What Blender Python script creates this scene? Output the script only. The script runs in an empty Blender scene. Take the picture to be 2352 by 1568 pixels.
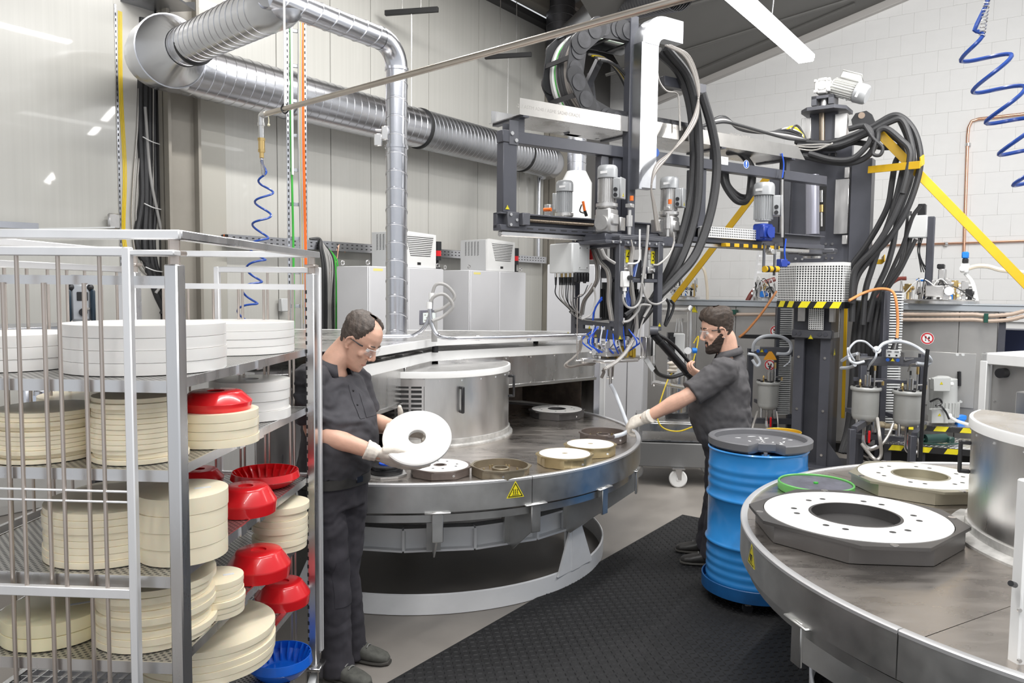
import bpy, math, random
from math import sin, cos, pi, radians, sqrt, atan2, hypot
from mathutils import Vector, Matrix, noise
random.seed(7)
SC = bpy.context.scene
COL = SC.collection
# ---------------------------------------------------------------- camera
F, CX, CY, H = 1780.0, 1176.0, 784.0, 1.87       # focal length and centre in pixels of the 2352x1568 photo, eye height
PITCH, ROLL = math.atan(120 / F), 0.01
_fw = Vector((0, cos(PITCH), -sin(PITCH))); _r0 = Vector((1, 0, 0)); _u0 = _r0.cross(_fw)
_R = cos(ROLL) * _r0 + sin(ROLL) * _u0; _U = cos(ROLL) * _u0 - sin(ROLL) * _r0
CAM = Vector((0, 0, H))
cd = bpy.data.cameras.new('camera'); cam = bpy.data.objects.new('camera', cd); COL.objects.link(cam)
cd.sensor_width = 36.0; cd.lens = 36.0 * F / 2352.0; cd.clip_start = .05; cd.clip_end = 100
cam.matrix_world = Matrix(((_R.x, _U.x, -_fw.x, 0), (_R.y, _U.y, -_fw.y, 0), (_R.z, _U.z, -_fw.z, H), (0, 0, 0, 1)))
SC.camera = cam
# ---------------------------------------------------------------- world, lights, exposure
SC.view_settings.view_transform = 'Standard'; SC.view_settings.look = 'None'
SC.view_settings.gamma = 1; SC.view_settings.use_curve_mapping = False
SC.view_settings.exposure = 0.12
w = bpy.data.worlds.new('hall_daylight'); SC.world = w; w.use_nodes = True
w.node_tree.nodes['Background'].inputs[0].default_value = (0.93, 0.96, 1.0, 1)
w.node_tree.nodes['Background'].inputs[1].default_value = 0.66
def area(name, loc, target, sx, sy, power, col=(1, .985, .96)):
    l = bpy.data.lights.new(name, 'AREA'); l.shape = 'RECTANGLE'; l.size = sx; l.size_y = sy; l.energy = power; l.color = col
    o = bpy.data.objects.new(name, l); COL.objects.link(o); o.location = loc
    o.rotation_euler = (Vector(target) - Vector(loc)).to_track_quat('-Z', 'Y').to_euler()
    return o
# rows of ceiling tubes over the hall, most of them above and behind the camera
_w = Vector((.813, -.582, 0)); _d = Vector((.582, .813, 0)); _o = Vector((-1.29, 10.12, 0))
def row(x, y, z, ln, power, tilt=0.0, wd=.16): # a row of ceiling tubes parallel to the duct wall, x metres from it
    c = _o + _w * x + _d * y + Vector((0, 0, z)); o = area('ceiling_row_or_fill_light', c, c - Vector((0, 0, 1)) - _w * tilt, wd, ln, power)
    import mathutils as _m
    zz = (Vector((0, 0, 1)) + _w * tilt).normalized(); xx = _d.cross(zz).normalized(); o.rotation_euler = _m.Matrix((xx, zz.cross(xx), zz)).transposed().to_euler(); return o
row(2.5, -2.5, 5.55, 4.0, 165, .35)
row(5.6, -5.6, 5.55, 8.0, 260, .1)
row(8.4, -6.0, 5.55, 7.0, 160, .0)
area('ceiling_row_or_fill_light', (4.4, 6.0, 5.2), (3.9, 10, 1.8), .3, 4.0, 245)  # extra lamp added and aimed to brighten the block wall
# ---------------------------------------------------------------- pixel helpers (a photo pixel at a true distance)
def _ray(x, y): return _fw + _R * ((x - CX) / F) - _U * ((y - CY) / F)
def PD(x, y, Y):
    d = _ray(x, y); return CAM + d * (Y / d.y)
def PZ(x, y, z):
    d = _ray(x, y); return CAM + d * ((z - H) / d.z)
def PP(x, y, p, n):                                # on the plane through p with normal n
    d = _ray(x, y); n = Vector(n); return CAM + d * ((Vector(p) - CAM).dot(n) / d.dot(n))
# ---------------------------------------------------------------- materials
MATS = {}
def mat(name, col, rough=.5, metal=0.0, var=0.0, vs=6.0, stretch=(1, 1, 1), bump=0.0, bs=60.0, rvar=0.0, trans=0, spec=None, sss=0, emit=0, coat=0, ior=None, alpha=1, det=4, col2=None, bstretch=None):
    if name in MATS: return MATS[name]
    m = bpy.data.materials.new(name); m.use_nodes = True; MATS[name] = m
    nt = m.node_tree; N = nt.nodes; L = nt.links; b = N['Principled BSDF']
    c = (*col, 1); b.inputs['Base Color'].default_value = c
    b.inputs['Roughness'].default_value = rough; b.inputs['Metallic'].default_value = metal
    if trans: b.inputs['Transmission Weight'].default_value = trans
    if spec is not None: b.inputs['Specular IOR Level'].default_value = spec
    if sss:
        b.inputs['Subsurface Weight'].default_value = sss; b.inputs['Subsurface Radius'].default_value = (.012, .006, .004)
    if emit:
        b.inputs['Emission Color'].default_value = c; b.inputs['Emission Strength'].default_value = emit
    if coat: b.inputs['Coat Weight'].default_value = coat
    if ior: b.inputs['IOR'].default_value = ior
    if alpha < 1: b.inputs['Alpha'].default_value = alpha
    if var or bump or rvar:
        tc = N.new('ShaderNodeTexCoord')
        def mp(s):
            k = N.new('ShaderNodeMapping'); k.inputs['Scale'].default_value = s; L.new(tc.outputs['Object'], k.inputs[0]); return k.outputs[0]
        if var or rvar:
            t = N.new('ShaderNodeTexNoise'); t.inputs['Scale'].default_value = vs; t.inputs['Detail'].default_value = det; t.inputs['Roughness'].default_value = .6
            L.new(mp(stretch), t.inputs['Vector'])
            if var:
                r = N.new('ShaderNodeMapRange'); r.inputs[1].default_value = .25; r.inputs[2].default_value = .75
                mx = N.new('ShaderNodeMix'); mx.data_type = 'RGBA'
                L.new(t.outputs[0], r.inputs[0]); L.new(r.outputs[0], mx.inputs[0])
                lo = tuple(max(0, x * (1 - var)) for x in col); hi = col2 or tuple(min(1, x * (1 + var)) for x in col)
                mx.inputs[6].default_value = (*lo, 1); mx.inputs[7].default_value = (*hi, 1)
                L.new(mx.outputs[2], b.inputs['Base Color'])
            if rvar:
                r2 = N.new('ShaderNodeMapRange'); r2.inputs[1].default_value = .3; r2.inputs[2].default_value = .7
                r2.inputs[3].default_value = max(0.02, rough - rvar); r2.inputs[4].default_value = min(1, rough + rvar)
                L.new(t.outputs[0], r2.inputs[0]); L.new(r2.outputs[0], b.inputs['Roughness'])
        if bump:
            t2 = N.new('ShaderNodeTexNoise'); t2.inputs['Scale'].default_value = bs; t2.inputs['Detail'].default_value = 3
            L.new(mp(bstretch or (1, 1, 1)), t2.inputs['Vector'])
            bp = N.new('ShaderNodeBump'); bp.inputs['Strength'].default_value = bump; bp.inputs['Distance'].default_value = .004
            L.new(t2.outputs[0], bp.inputs['Height']); L.new(bp.outputs[0], b.inputs['Normal'])
    return m
WHITE = mat('white_powder_coat', (.80, .80, .79), .32, var=.05, vs=3)
RACKM = mat('brushed_aluminium', (.74, .74, .75), .30, 1, var=.10, vs=9, stretch=(1, 1, .15), rvar=.08)
RACKW = mat('pale_aluminium_tube', (.86, .86, .87), .42, .55, var=.05, vs=9, stretch=(1, 1, .15))
RODM = mat('stainless_rod', (.62, .55, .50), .3, .85, var=.12, vs=14, stretch=(1, 1, .1))
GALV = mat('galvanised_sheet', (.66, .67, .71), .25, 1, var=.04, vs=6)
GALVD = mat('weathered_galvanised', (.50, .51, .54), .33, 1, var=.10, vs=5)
STEEL = mat('brushed_stainless', (.70, .69, .68), .30, 1, var=.16, vs=5, stretch=(1, 1, .25), rvar=.09)
TABLEM = mat('worn_stainless_table', (.60, .555, .515), .30, 1, var=.05, vs=4, stretch=(1, 3, 1), rvar=.07, bump=.04, bs=40, bstretch=(1, 12, 1), det=9)
RIMM = mat('satin_steel_band', (.62, .62, .61), .40, 1, var=.14, vs=5, rvar=.08, det=6)
ANTH = mat('anthracite_paint', (.066, .068, .082), .34, 0, var=.12, vs=5)
ANTHL = mat('anthracite_plate', (.095, .097, .11), .4, .2, var=.12, vs=5)
BLACK = mat('black_plastic', (.016, .016, .018), .38)
BLACKM = mat('matt_black', (.02, .02, .021), .6)
CHAINM = mat('chain_plastic', (.020, .020, .023), .5, var=.3, vs=14)
CHAIND = mat('chain_disc', (.045, .045, .05), .55, var=.45, vs=18)
SPANG = mat('spangled_galvanised', (.50, .51, .53), .42, .9, var=.10, vs=16)
HOSE = mat('black_ribbed_hose', (.032, .032, .034), .42, bump=.5, bs=220)
CABLE = mat('grey_cable', (.38, .37, .36), .4)
CABLEB = mat('brown_grey_cable', (.27, .245, .225), .4)
BRAID = mat('braided_steel_hose', (.50, .48, .455), .35, .7, bump=.5, bs=300)
WHITEP = mat('white_plastic', (.86, .86, .85), .35)
GREYP = mat('light_grey_enamel', (.62, .63, .63), .38)
MOTOR = mat('motor_grey', (.42, .43, .44), .36, .2, var=.08)
CAST = mat('cast_aluminium', (.62, .61, .60), .38, .85, var=.12, vs=12)
CHROME = mat('zinc_steel', (.72, .71, .70), .22, 1)
BRASS = mat('brass', (.78, .56, .24), .28, 1)
COPPER = mat('copper', (.80, .46, .32), .3, 1, var=.1)
YELLOW = mat('yellow_paint', (.62, .37, .008), .4, var=.08)
SIGNY = mat('warning_yellow', (.86, .74, .02), .45)
BLUE = mat('blue_plastic', (.014, .09, .62), .35)
BLUEH = mat('blue_air_hose', (.022, .075, .36), .25)
BLUEM = mat('blue_machine_paint', (.015, .045, .30), .35)
RED = mat('red_plastic', (.70, .012, .018), .22, var=.06, coat=.3)
BLUEPAN = mat('blue_plastic_pan', (.008, .13, .66), .24, coat=.3)
GREEN = mat('green_cable', (.05, .42, .05), .4)
ORANGE = mat('orange_cable', (.80, .16, .02), .4)
YELC = mat('yellow_cable', (.80, .58, .02), .4)
DRUMB = mat('blue_drum_paint', (.035, .27, .68), .26, var=.10, vs=4, coat=.25)
DRUMD = mat('dark_blue_dolly', (.008, .085, .25), .4, var=.3, vs=6)
LIDM = mat('grey_lid_plastic', (.15, .15, .16), .42, var=.10)
CREAM = mat('cream_polyurethane', (.90, .81, .62), .30, var=.05, vs=4, sss=.3, bump=.05, bs=30)
CREAMY = mat('yellow_polyurethane', (.89, .81, .55), .30, var=.05, vs=4, sss=.3)
PUWHITE = mat('white_polyurethane', (.83, .815, .79), .28, var=.02, vs=5, sss=.06)
RUBBER = mat('black_rubber', (.016, .016, .017), .62, var=.4, vs=40, spec=.3)
BRONZE = mat('bronze_anodised', (.33, .285, .21), .40, .75, var=.16, vs=9)
GOLDM = mat('gold_anodised', (.52, .42, .24), .38, .8, var=.22, vs=7)
DARKM = mat('dark_anodised', (.105, .10, .10), .40, .6, var=.2, vs=5)
BROWNM = mat('brown_anodised', (.20, .165, .15), .42, .6, var=.2, vs=8)
BEIGEM = mat('beige_anodised', (.45, .42, .33), .38, .75, var=.1, vs=6)
MOLDD = mat('large_dark_anodised', (.135, .13, .128), .36, .7, var=.15, vs=3)
GLASS = mat('clear_plastic', (.95, .96, .97), .05, trans=.9, ior=1.15, spec=.5)
LENS = mat('safety_lens', (.97, .98, .98), .03, trans=1, ior=1.08)
TRANSL = mat('milky_hose', (.60, .63, .68), .3)
SKIN = mat('skin', (.70, .42, .31), .45, var=.13, vs=16, sss=.12, bump=.08, bs=120)
SHIRT = mat('dark_grey_cotton', (.060, .058, .066), .85, var=.14, vs=30, bump=.12, bs=500)
SHIRT2 = mat('grey_cotton', (.088, .084, .088), .85, var=.12, vs=30, bump=.12, bs=500)
TROUS = mat('charcoal_work_trousers', (.040, .037, .045), .88, var=.25, vs=12, bump=.12, bs=400)
HAIRD = mat('dark_brown_hair', (.055, .038, .028), .55, var=.5, vs=60, stretch=(1, 1, .3), bump=.6, bs=160)
HAIRG = mat('greying_brown_hair', (.085, .066, .055), .55, var=.6, vs=60, stretch=(1, 1, .3), bump=.6, bs=160)
BEARD = mat('dark_beard', (.030, .018, .013), .7, var=.5, vs=80, bump=.7, bs=220)
GLOVE = mat('cream_cotton_glove', (.76, .70, .62), .85, var=.12, vs=22, bump=.25, bs=260)
LEATHER = mat('dark_leather', (.035, .033, .031), .5, var=.3, vs=20)
SUEDE = mat('grey_suede_boot', (.085, .085, .075), .85, var=.35, vs=25)
SOLE = mat('shoe_sole', (.06, .056, .05), .8)
EYEW = mat('eye_white', (.8, .78, .75), .3)
LIP = mat('lip', (.50, .20, .16), .45)
PRINT = mat('grey_ink', (.36, .34, .32), .6)
INK = mat('black_ink', (.012, .012, .012), .5)
SIGNR = mat('sign_red', (.62, .02, .03), .5)
SIGNB = mat('sign_blue', (.02, .10, .42), .5)
SIGNW = mat('sign_white', (.88, .88, .88), .5)
OCHRE = mat('yellow_chromate', (.62, .42, .05), .4, .5)
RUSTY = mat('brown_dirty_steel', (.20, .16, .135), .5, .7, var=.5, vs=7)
NAVY = mat('navy_paint', (.012, .02, .07), .4)
# ---------------------------------------------------------------- mesh builder
WM = {}                                             # world matrix of every object built here
ID = Matrix.Identity(4)
def Fr(loc, az=0.0):                                # frame at loc whose +Y points along azimuth az (degrees, clockwise from +Y)
    return Matrix.Translation(Vector(loc)) @ Matrix.Rotation(-radians(az), 4, 'Z')
def spl(pts, n=6):                                  # Catmull-Rom through the points
    P = [Vector(p) for p in pts]
    if len(P) < 3: return P
    Q = [2 * P[0] - P[1]] + P + [2 * P[-1] - P[-2]]; out = []
    for i in range(1, len(Q) - 2):
        a, b, c, d = Q[i - 1], Q[i], Q[i + 1], Q[i + 2]
        for k in range(n):
            t = k / n
            out.append(.5 * ((2 * b) + (c - a) * t + (2 * a - 5 * b + 4 * c - d) * t * t + (3 * b - a - 3 * c + d) * t ** 3))
    out.append(P[-1]); return out
class MB:
    def __init__(s, M=None): s.M = M or ID; s.v = []; s.f = []
    def add(s, vs, fs, R=None):
        n = len(s.v); T = s.M if R is None else s.M @ R
        s.v += [T @ Vector(p) for p in vs]; s.f += [tuple(i + n for i in q) for q in fs]; return s
    def box(s, c, d, ch=0.0, R=None):               # centre, size, chamfer
        x, y, z = d[0] / 2, d[1] / 2, d[2] / 2; T = Matrix.Translation(Vector(c)) @ (R or ID)
        if ch <= 0:
            vs = [(a * x, b * y, e * z) for a in (-1, 1) for b in (-1, 1) for e in (-1, 1)]
            return s.add(vs, [(0, 1, 3, 2), (4, 6, 7, 5), (0, 4, 5, 1), (2, 3, 7, 6), (0, 2, 6, 4), (1, 5, 7, 3)], T)
        h = min(ch, x * .9, y * .9, z * .9); vs = []; ix = {}
        for a in (-1, 1):
            for b in (-1, 1):
                for e in (-1, 1):
                    for k in range(3):
                        p = [a * x, b * y, e * z]
                        for j in range(3):
                            if j != k: p[j] -= (a, b, e)[j] * h
                        ix[a, b, e, k] = len(vs); vs.append(p)
        fs = []
        for a in (-1, 1):
            q = [ix[a, b, e, 0] for b, e in ((-1, -1), (1, -1), (1, 1), (-1, 1))]; fs.append(q if a > 0 else q[::-1])
            q = [ix[b, a, e, 1] for b, e in ((-1, -1), (1, -1), (1, 1), (-1, 1))]; fs.append(q[::-1] if a > 0 else q)
            q = [ix[b, e, a, 2] for b, e in ((-1, -1), (1, -1), (1, 1), (-1, 1))]; fs.append(q if a > 0 else q[::-1])
        for a in (-1, 1):
            for b in (-1, 1):
                q = [ix[a, b, -1, 0], ix[a, b, -1, 1], ix[a, b, 1, 1], ix[a, b, 1, 0]]; fs.append(q if a * b > 0 else q[::-1])
                q = [ix[a, -1, b, 0], ix[a, -1, b, 2], ix[a, 1, b, 2], ix[a, 1, b, 0]]; fs.append(q[::-1] if a * b > 0 else q)
                q = [ix[-1, a, b, 1], ix[-1, a, b, 2], ix[1, a, b, 2], ix[1, a, b, 1]]; fs.append(q if a * b > 0 else q[::-1])
                for e in (-1, 1):
                    q = [ix[a, b, e, 0], ix[a, b, e, 1], ix[a, b, e, 2]]; fs.append(q if a * b * e > 0 else q[::-1])
        return s.add(vs, fs, T)
    def bb(s, x0, x1, y0, y1, z0, z1, ch=0.0): return s.box(((x0 + x1) / 2, (y0 + y1) / 2, (z0 + z1) / 2), (abs(x1 - x0), abs(y1 - y0), abs(z1 - z0)), ch)
    def bar(s, p0, p1, w, h, up=(0, 0, 1), ch=0.0):  # bar of width w (sideways) and height h (along up)
        p0, p1 = Vector(p0), Vector(p1); d = p1 - p0; y = d.normalized(); u = Vector(up)
        x = y.cross(u)
        if x.length < 1e-4: x = y.cross(Vector((1, 0, 0)))
        x.normalize(); z = x.cross(y); R = Matrix((x, y, z)).transposed().to_4x4()
        return s.box((p0 + p1) / 2, (w, d.length, h), ch, R)
    def cyl(s, p0, p1, r, r2=None, n=16, caps=True):
        p0, p1 = Vector(p0), Vector(p1); y = (p1 - p0).normalized(); r2 = r if r2 is None else r2
        x = y.cross(Vector((0, 0, 1)) if abs(y.z) < .95 else Vector((1, 0, 0))).normalized(); z = x.cross(y)
        vs = []
        for p, q in ((p0, r), (p1, r2)):
            for k in range(n): a = 2 * pi * k / n; vs.append(p + q * (cos(a) * x + sin(a) * z))
        fs = [(k, (k + 1) % n, n + (k + 1) % n, n + k) for k in range(n)]
        if caps: fs += [tuple(range(n))[::-1], tuple(range(n, 2 * n))]
        return s.add(vs, fs)
    def tube(s, pts, r, n=8, sub=0, caps=True):      # r a number or a list per point
        P = spl(pts, sub) if sub else [Vector(p) for p in pts]
        m = len(P); rr = [r] * m if not hasattr(r, '__len__') else [r[min(len(r) - 1, int(i * (len(r) - 1) / max(1, m - 1) + .5))] for i in range(m)]
        T = [(P[min(i + 1, m - 1)] - P[max(i - 1, 0)]).normalized() for i in range(m)]
        x = T[0].cross(Vector((0, 0, 1)) if abs(T[0].z) < .9 else Vector((1, 0, 0))).normalized(); vs = []
        for i in range(m):
            x = (x - T[i] * x.dot(T[i])).normalized(); z = x.cross(T[i])
            for k in range(n): a = 2 * pi * k / n; vs.append(P[i] + rr[i] * (cos(a) * x + sin(a) * z))
        fs = [(i * n + k, i * n + (k + 1) % n, (i + 1) * n + (k + 1) % n, (i + 1) * n + k) for i in range(m - 1) for k in range(n)]
        if caps: fs += [tuple(range(n))[::-1], tuple(range((m - 1) * n, m * n))]
        return s.add(vs, fs)
    def lathe(s, prof, n=32, a0=0.0, a1=360.0, R=None, close=False):  # profile of (r, z); azimuth angles in degrees, math sense
        full = abs(a1 - a0) >= 359.9; m = n if full else n + 1; vs = []; k0 = len(prof)
        for i in range(m):
            a = radians(a0 + (a1 - a0) * i / n)
            for r, z in prof: vs.append((r * cos(a), r * sin(a), z))
        fs = []
        for i in range(n):
            j = (i + 1) % m
            for k in range(k0 if close else k0 - 1):
                l = (k + 1) % k0
                q = []
                for t in (i * k0 + k, j * k0 + k, j * k0 + l, i * k0 + l):
                    if not q or vs[t] != vs[q[-1]]: q.append(t)
                if len(q) > 2 and vs[q[0]] == vs[q[-1]]: q.pop()
                if len(q) > 2: fs.append(tuple(q))
        if close and not full: fs += [tuple(range(k0))[::-1], tuple(range(n * k0, n * k0 + k0))]
        return s.add(vs, fs, R)
    def prism(s, poly, z0, z1, R=None):
        n = len(poly); vs = [(p[0], p[1], z0) for p in poly] + [(p[0], p[1], z1) for p in poly]
        return s.add(vs, [(k, (k + 1) % n, n + (k + 1) % n, n + k) for k in range(n)] + [tuple(range(n))[::-1], tuple(range(n, 2 * n))], R)
    def ball(s, c, r, n=12, m=8):
        if not hasattr(r, '__len__'): r = (r, r, r)
        c = Vector(c); vs = [c + Vector((0, 0, -r[2]))]
        for j in range(1, m):
            t = -pi / 2 + pi * j / m
            for k in range(n): a = 2 * pi * k / n; vs.append(c + Vector((r[0] * cos(t) * cos(a), r[1] * cos(t) * sin(a), r[2] * sin(t))))
        vs.append(c + Vector((0, 0, r[2]))); e = len(vs) - 1
        fs = [(0, 1 + (k + 1) % n, 1 + k) for k in range(n)] + [(e, 1 + (m - 2) * n + k, 1 + (m - 2) * n + (k + 1) % n) for k in range(n)]
        for j in range(m - 2):
            for k in range(n): a = 1 + j * n; fs.append((a + k, a + (k + 1) % n, a + n + (k + 1) % n, a + n + k))
        return s.add(vs, fs)
    def loft(s, rings, caps=True):                   # rings of equal length
        n = len(rings[0]); vs = [p for r in rings for p in r]
        fs = [(i * n + k, i * n + (k + 1) % n, (i + 1) * n + (k + 1) % n, (i + 1) * n + k) for i in range(len(rings) - 1) for k in range(n)]
        if caps: fs += [tuple(range(n))[::-1], tuple(range((len(rings) - 1) * n, len(rings) * n))]
        return s.add(vs, fs)
    def build(s, name, m, parent=None, sharp=38, kind=None, label=None, flat=False):
        Mi = WM[parent.name].inverted() if parent is not None else ID
        me = bpy.data.meshes.new(name); me.from_pydata([Mi @ p for p in s.v], [], s.f)
        me.materials.append(m)
        import bmesh as _b
        bm = _b.new(); bm.from_mesh(me); _b.ops.recalc_face_normals(bm, faces=bm.faces[:]); bm.to_mesh(me); bm.free()
        if not flat:
            me.shade_smooth()
            if sharp: me.set_sharp_from_angle(angle=radians(sharp))
        o = bpy.data.objects.new(name, me); COL.objects.link(o)
        if parent is not None: o.parent = parent; WM[o.name] = WM[parent.name]
        else: WM[o.name] = ID
        if kind: o['kind'] = kind
        if label: o['label'] = label
        return o
def mesh_obj(name, me, parent=None, **kw):
    o = bpy.data.objects.new(name, me); COL.objects.link(o)
    if parent is not None: o.parent = parent; WM[o.name] = WM[parent.name]
    else: WM[o.name] = ID
    for k, v in kw.items(): o[k] = v
    return o
def tag(o, label, cat, group=None):
    o['label'] = label; o['category'] = cat
    if group: o['group'] = group
    return o
def thing(name, label, cat, M=ID, group=None):
    o = bpy.data.objects.new(name, None); COL.objects.link(o); o.empty_display_size = .05
    if not isinstance(M, Matrix): M = Matrix.Translation(Vector(M))
    o.matrix_world = M; WM[o.name] = M.copy()
    return tag(o, label, cat, group)
def struct(o): o['kind'] = 'structure'; return o
def dup(root, M, label, group=None):                # copy a thing with its parts and sub-parts
    r = root.copy(); COL.objects.link(r); r.matrix_world = M; WM[r.name] = M.copy(); r['label'] = label
    if group: r['group'] = group
    for ch in list(root.children):
        c = ch.copy(); COL.objects.link(c); c.parent = r; WM[c.name] = M.copy()
        for g in list(ch.children):
            d = g.copy(); COL.objects.link(d); d.parent = c; WM[d.name] = M.copy()
    return r
def text_obj(name, txt, M, size, m, parent, depth=.0004, sx=1.0):   # flat print laid on a real surface
    cu = bpy.data.curves.new(name, 'FONT'); cu.body = txt; cu.size = size; cu.align_x = 'CENTER'; cu.align_y = 'CENTER'; cu.extrude = depth; cu.resolution_u = 3
    t = bpy.data.objects.new(name, cu); dg = bpy.context.evaluated_depsgraph_get()
    COL.objects.link(t); dg.update(); me = bpy.data.meshes.new_from_object(t.evaluated_get(dg)); bpy.data.objects.remove(t)
    me.transform((WM[parent.name].inverted() @ M) @ Matrix.Diagonal((sx, 1, 1, 1))); me.materials.clear(); me.materials.append(m)
    return mesh_obj(name, me, parent)
def face_M(p, nrm, up=(0, 0, 1)):                   # frame lying on a surface: local Z = normal, local Y = up
    z = Vector(nrm).normalized(); x = Vector(up).cross(z).normalized(); y = z.cross(x)
    return Matrix.Translation(Vector(p)) @ Matrix((x, y, z)).transposed().to_4x4()
def tri_sign(M, s, parent, name='warning_sign', mark=True):   # yellow warning triangle
    def tri(k): return [(-.5 * k, -.29 * k), (.5 * k, -.29 * k), (0, .577 * k)]
    b = MB(M).prism(tri(s), 0, .0008).build(name, SIGNY, parent)
    t = MB(M)
    a, c = tri(s * .86), tri(s * .70)
    for k in range(3):
        q = (k + 1) % 3; t.prism([a[k], a[q], c[q], c[k]], .0008, .0012)
    if mark: t.bb(-.035 * s, .035 * s, -.02 * s, .22 * s, .0008, .0012).bb(-.035 * s, .035 * s, -.13 * s, -.07 * s, .0008, .0012)
    t.build('symbol', INK, b); return b
def disc_sign(M, r, m, parent, name='round_sign'):
    return MB(M).lathe([(0, 0), (r, 0), (r, .0008), (0, .0008)], 24).build(name, m, parent)
def bolts(pts, nrm, r, m, parent, h=.006):
    b = MB()
    for p in pts: b.cyl(p, Vector(p) + Vector(nrm) * h, r, n=8)
    o = b.build('bolt', m, parent, kind='stuff' if len(pts) > 1 else None); return o
# ================================================================ the hall
AZW = 35.6
W0 = Vector((-1.29, 10.12, 0)); FW = Fr(W0, AZW); WN = FW.to_3x3() @ Vector((1, 0, 0)); WD = FW.to_3x3() @ Vector((0, 1, 0))
def wy(px, off=0.0):                                 # coordinate along the duct wall seen at photo column px
    p = PP(px, 660, W0 + WN * off, WN); return (p - W0).dot(WD)
FLOORM = mat('polished_concrete', (.245, .225, .205), .40, var=.22, vs=1.6, rvar=.1, det=8)
PANELM = mat('glossy_wall_panel', (.515, .508, .475), .20, var=.04, vs=2, stretch=(14, 14, .12), coat=.35)
BLOCKM = mat('white_painted_block', (.82, .815, .805), .7, var=.02, vs=5, bump=.12, bs=70)
COLM = mat('taupe_column_paint', (.27, .25, .215), .45, var=.05)
SOFF = mat('grey_ceiling_sheet', (.115, .112, .105), .5, var=.05, vs=2)
DECK = mat('taupe_roof_deck', (.46, .42, .385), .4, var=.08, vs=3)
JOINTM = mat('dark_joint', (.16, .155, .15), .8)
floor = struct(MB().bb(-6, 9, -1.5, 18, -.1, 0).build('floor', FLOORM))
# --- duct wall: sandwich panels with real joints
wall = struct(MB(FW).bb(-.16, -.06, -12, 6.35, 0, 6.0).build('wall_left', JOINTM))
cuts = [-9.5, -8.3, -7.1, -5.9, wy(277)] ; cuts2 = [wy(520), wy(640), wy(762), wy(853), wy(984), wy(1096), wy(1190), wy(1246)]
pw = MB(FW); 
for a, b in list(zip(cuts[:-1], cuts[1:])) + list(zip(cuts2[:-1], cuts2[1:])):
    MB(FW).bb(-.08, 0, a + .004, b - .004, .55, 5.98, .004).build('panel', PANELM, wall)
MB(FW).bb(-.1, .03, -10, 5.6, 0, .5, .01).build('plinth', mat('plinth_concrete', (.55, .54, .52), .8, var=.06), wall)
MB(FW).bb(-.03, .04, wy(560), 5.3, .505, .56, .004).build('plinth_trim', GREYP, wall)
rb = MB(FW).bb(-.08, -.035, wy(277), wy(372), .5, 5.98).build('recess_panel', mat('recess_beige', (.50, .485, .45), .35), wall)
MB(FW).bb(-.08, .02, wy(440), wy(520), .5, 5.98, .004).build('recess_panel', mat('recess_grey', (.42, .405, .36), .32, coat=.3), wall)
# the two taupe steel columns standing against it
for k, (a, b, o) in enumerate(((wy(372), wy(446), .16), (wy(1246), wy(1300), .22))):
    c = struct(MB(FW).bb(0, o, a, a + .03, 0, 5.9).bb(0, o, b - .03, b, 0, 5.9).bb(o * .4, o * .4 + .02, a, b, 0, 5.9).build('trim_%d' % (k + 1), COLM))
# --- block wall: far right
BC = FW @ Vector((0, 5.25, 0)); FB = Fr((0.84 + .95, 13.1 + 1.35, 0), AZW)   # local +X runs to the right along the blocks
BW0 = FB @ Vector((0, 0, 0)); BN = -(FB.to_3x3() @ Vector((0, 1, 0)))
wb = struct(MB(FB).bb(-1.2, 11, .06, .2, 0, 8.2).build('wall_right', mat('block_joint', (.82, .815, .805), .9)))
bl = MB().box((0, .05, 0), (.3292, .1, .2962), .0018); proto = bl.build('block', BLOCKM, wb)
cand = []
for r in range(28):
    for k in range(36):
        x = k * .33 - 1.0 + (.165 if r % 2 else 0); z = .15 + r * .297
        p = FB @ Vector((x, 0, z)); v = p - CAM; wv = v.dot(_fw); sx = CX + F * v.dot(_R) / wv; sy = CY - F * v.dot(_U) / wv
        if -40 < sy < 720 and sx < 2420: cand.append((-(sx > 1950 or sy < 330) * 1 - (sx > 1560 and sy < 660) * 1 + (wv * .01), x, z))
cand.sort(); rest = MB(FB)
for i, (_, x, z) in enumerate(cand):
    off = random.uniform(0, .0022)
    if i < 298:
        o = proto if i == 0 else proto.copy()
        if i: COL.objects.link(o); o.parent = wb
        o.matrix_local = FB @ Matrix.Translation((x, off, z)); WM[o.name] = WM[wb.name]
    else: rest.box((x, .05 + off, z), (.3292, .1, .2962), .0018)
rest.build('block_course', BLOCKM, wb, kind='stuff')
# --- ceiling: dark sheet sloping over the block wall, roof deck over the duct wall
def edge(px, py): return PP(px, py, BW0, BN)
e0, e1 = edge(1600, 190), edge(2050, 0); ed = (e1 - e0); g = -WD
cn = ed.cross(g).normalized(); c0, c1 = e0 - ed * .33, e0 + ed * 1.9
up = Vector((0, 0, .06)); q = [c0, c1, c1 + g * 6, PP(1050, -560, e0, cn), PP(1310, -40, e0, cn)]
ceil = struct(MB().add(q + [p + up for p in q], [(0, 1, 2, 3, 4), (5, 9, 8, 7, 6)] + [(k, (k + 1) % 5, 5 + (k + 1) % 5, 5 + k) for k in range(5)]).build('ceiling', SOFF))
for (xa, ya, xb, yb) in ((1490, 140, 1846, 30), (1480, 40, 1640, -6), (1560, 178, 1800, 76)):
    a, b = PP(xa, ya, e0, cn), PP(xb, yb, e0, cn); MB().bar(a - (b - a) * .3 - up * .2, b + (b - a) * .6 - up * .2, .07, .035, ch=.008).build('seam', SOFF, ceil)
struct(MB().bar(c0 - up * .4 + BN * .05, c1 - up * .4 + BN * .05, .1, .16, ch=.01).build('trim_3', mat('verge_trim', (.48, .46, .44), .5)))
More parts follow.
